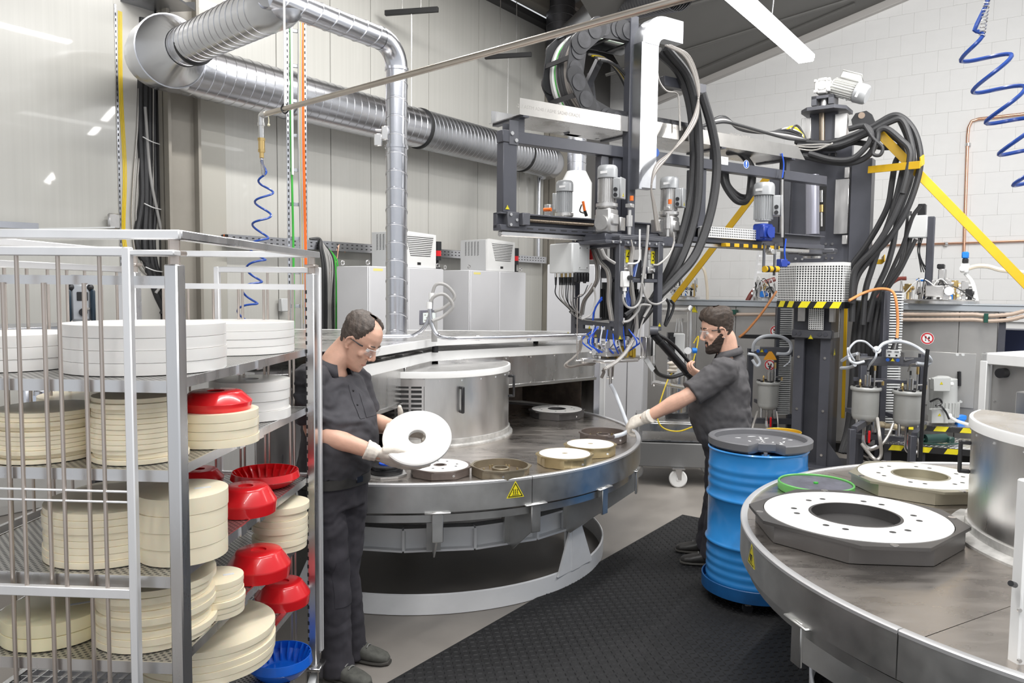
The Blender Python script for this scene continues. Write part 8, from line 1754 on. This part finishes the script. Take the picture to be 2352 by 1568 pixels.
# right hand: palm up under the lower left edge; left hand behind the disc, fingers showing in the hole
yR = (PD(962, 1076, 3.50) - wrR).normalized()
hand(frame3(wrR, yR, (.12, -.60, -.80)), -1, [(2, 12, 12), (4, 14, 14), (6, 16, 16), (8, 20, 18)], [(.42, .86, -.25), (.12, .98, -.1), (-.12, .98, -.05)], 'glove', GLOVE, W1, spread=.04, scale=1.26, cuff=.04)
yL = (PD(972, 988, 3.62) - wrL).normalized()
hand(frame3(wrL, yL, (.25, .80, .45)), 1, [(5, 20, 20), (5, 25, 20), (8, 30, 25), (10, 30, 25)], [(.85, .5, .1), (.9, .42, .1), (.92, .35, .1)], 'glove', GLOVE, W1, spread=.06, scale=1.12)
# ------------------------------------------------ right worker, filling a mould
D2 = 5.22; A2 = lambda px, py, dY=0.0: PD(px, py, D2 + dY)
f2 = Vector((-.985, .17, 0)); l2 = Vector((-.17, -.985, 0)); r2 = -l2
W2_ = person('person', 'bearded worker with short brown hair and grey polo shirt guiding the filling hose', (A2(1640, 1280).x, D2, 0))
pel, wai, bel, che, shc, nkb = A2(1668, 1020), A2(1664, 985), A2(1656, 940), A2(1664, 888), A2(1678, 838), A2(1672, 812)
hf = Vector((-.955, -.06, -.24)).normalized(); hc = A2(1650, 764, .0); MH2 = frame3(hc, hf, (-.2, 0, 1)) @ Matrix.Scale(1.09, 4)
shL, elL, wrL = A2(1660, 856, -.19), A2(1578, 910, -.22), PD(1482, 960, 5.06); shR, elR, wrR = A2(1668, 852, .20), A2(1645, 905, .30), A2(1616, 866, .46)
hiL, hiR = pel + l2 * .095, pel - l2 * .095; knL, knR = A2(1655, 1150, -.10), A2(1645, 1150, .10); anL, anR = PD(1636, 1268, 5.16), PD(1622, 1246, 5.40)
b = MB(); head_geo(b, MH2)
nk = MH2 @ Vector((0, -.035, -.055))
sweep(b, [nkb - f2 * .01 - Z3 * .06, nkb + Z3 * .0, nk, MH2 @ Vector((0, -.025, -.01))], [(.085, .08), (.068, .070), (.064, .070), (.06, .066)], r2)
sweep(b, [pel, bel, che, shc], [(.15, .13), (.15, .15), (.15, .12), (.12, .08)], r2)
for s, e, w_ in ((shR, elR, wrR), (shL, elL, wrL)):
    sweep(b, [s, s.lerp(e, .5), e, e.lerp(w_, .3), e.lerp(w_, .7), w_, w_ + (w_ - e).normalized() * .03], [(.060, .058), (.058, .056), (.050, .05), (.054, .05), (.041, .037), (.031, .026), (.024, .020)], Z3)
for h_, k_, a_ in ((hiR, knR, anR), (hiL, knL, anL)): sweep(b, [h_, h_.lerp(k_, .5), k_, k_.lerp(a_, .35), a_, a_ - Z3 * .04], [(.08, .08), (.07, .075), (.055, .055), (.05, .054), (.038, .04), (.038, .04)], r2)
body2 = fuse(b, 'body', SKIN, W2_, .0046, 5)
eyes(MH2, W2_); glasses(MH2, W2_)
MB(MH2).tube([(-.019, .0885, -.060), (0, .0955, -.0592), (.019, .0885, -.060)], .002, 6, 4).build('lips', LIP, W2_)
def keep2(z, th):
    a = abs(th)
    if z < -.045: return max(0, min(1, (a - 2.35) * 3)) * min(1, max(0, (z + .065) * 40))
    if z < .005: return max(0, min(1, (a - 1.98) * 5))
    if z < .05: return max(0, min(1, (a - 1.30) * 6))
    if z < .085: return max(0, min(1, (a - (1.22 - (z - .05) * 18)) * 6))
    return max(0, min(1, (a - (.55 - (z - .085) * 40)) * 6))
patch_hair(MH2, 'hair', HAIRD, W2_, keep2, lambda z, th: (.004 if z < .06 else .004 + (z - .06) * .30 * (1.25 if abs(th) < 1.3 else .9)), amp=.006, fr=130)
def keepb(z, th):                                      # beard with moustache
    a = abs(th)
    if a > 1.75: return 0
    top = -.036 if a < .30 else -.062 + .02 * max(0, (a - .3)) if a < .75 else -.055 + (a - .75) * .075
    if a < .16 and -.071 < z < -.050: return 0
    return max(0, min(1, (top - z) * 120))
patch_hair(MH2, 'beard', BEARD, W2_, keepb, lambda z, th: .006 + .012 * max(0, min(1, (-.07 - z) * 25)), amp=.003, fr=140, zs=70, n=84)
for s in (-1, 1): MB(MH2).tube([(s * .016, .091, .046), (s * .030, .0915, .052), (s * .048, .080, .046)], .0036, 6, 4).build('eyebrow', HAIRD, W2_)
MB(MH2).ball((-.083, -.004, -.030), .004, 8, 6).build('ear_stud', CHROME, W2_)
sb = MB()
sweep(sb, [A2(1668, 1000), A2(1662, 985), bel + f2 * .012, A2(1656, 915) + f2 * .004, che, A2(1672, 858), shc + Z3 * .012, nkb - f2 * .006 - Z3 * .008], [(.19, .165), (.20, .192), (.205, .208), (.20, .195), (.20, .172), (.19, .140), (.125, .10), (.074, .076)], r2, 28, 2.4)
for s, e in ((shR, elR), (shL, elL)): sweep(sb, [shc.lerp(s, .5), s + Z3 * .012, s.lerp(e, .45), s.lerp(e, .88)], [(.084, .086), (.092, .086), (.090, .084), (.088, .080)], Z3)
shirt2 = fuse(sb, 'polo_shirt', SHIRT2, W2_, .0068, 7, folds((.75, .1, .65), .0115, 46), .5)
collar(nkb - f2 * .002 + Z3 * .008, f2, r2, .082, .006, SHIRT2, shirt2, .30)
tb = MB()
sweep(tb, [A2(1668, 985), A2(1668, 1000), pel, A2(1666, 1050)], [(.165, .15), (.185, .165), (.188, .165), (.165, .14)], r2, 24, 2.4)
for h_, k_, a_ in ((hiR, knR, anR), (hiL, knL, anL)): sweep(tb, [h_ + Z3 * .03, h_.lerp(k_, .3), h_.lerp(k_, .65), k_, k_.lerp(a_, .4), k_.lerp(a_, .8), a_ - Z3 * .035], [(.100, .115), (.102, .112), (.090, .098), (.080, .086), (.078, .082), (.075, .080), (.078, .086)], r2)
fuse(tb, 'work_trousers', TROUS, W2_, .0085, 5, folds((.2, .1, 1), .0085, 34))
bm_ = MB(); sweep(bm_, [A2(1667, 1004), A2(1667, 990)], [(.192, .172), (.192, .172)], r2, 32, 2.4, 0); bm_.build('belt', LEATHER, W2_)
for a_, w_ in ((anL, .05), (anR, .05)): g_ = Vector((a_.x, a_.y, .012)); shoe(g_ - f2 * .07, g_ + f2 * .21, 'shoe', LEATHER, W2_, w=w_)
yH = (PD(1428, 980, 5.20) - wrL).normalized()
hand(frame3(wrL, yH, (.15, -.70, .70)), 1, [(22, 46, 34), (26, 50, 36), (30, 52, 36), (34, 52, 36)], [(.35, .85, -.35), (.05, .9, -.5), (-.3, .75, -.5)], 'glove', GLOVE, W2_, spread=.07, cuff=.04, scale=1.32)
yG = Vector((-.8, .3, .45)); hand(frame3(wrR, yG, (-.5, -.3, -.3)), -1, [(30, 50, 30)] * 4, [(.5, .8, -.3), (.3, .9, -.3), (.1, .9, -.4)], 'hand', SKIN, W2_, cuff=0)
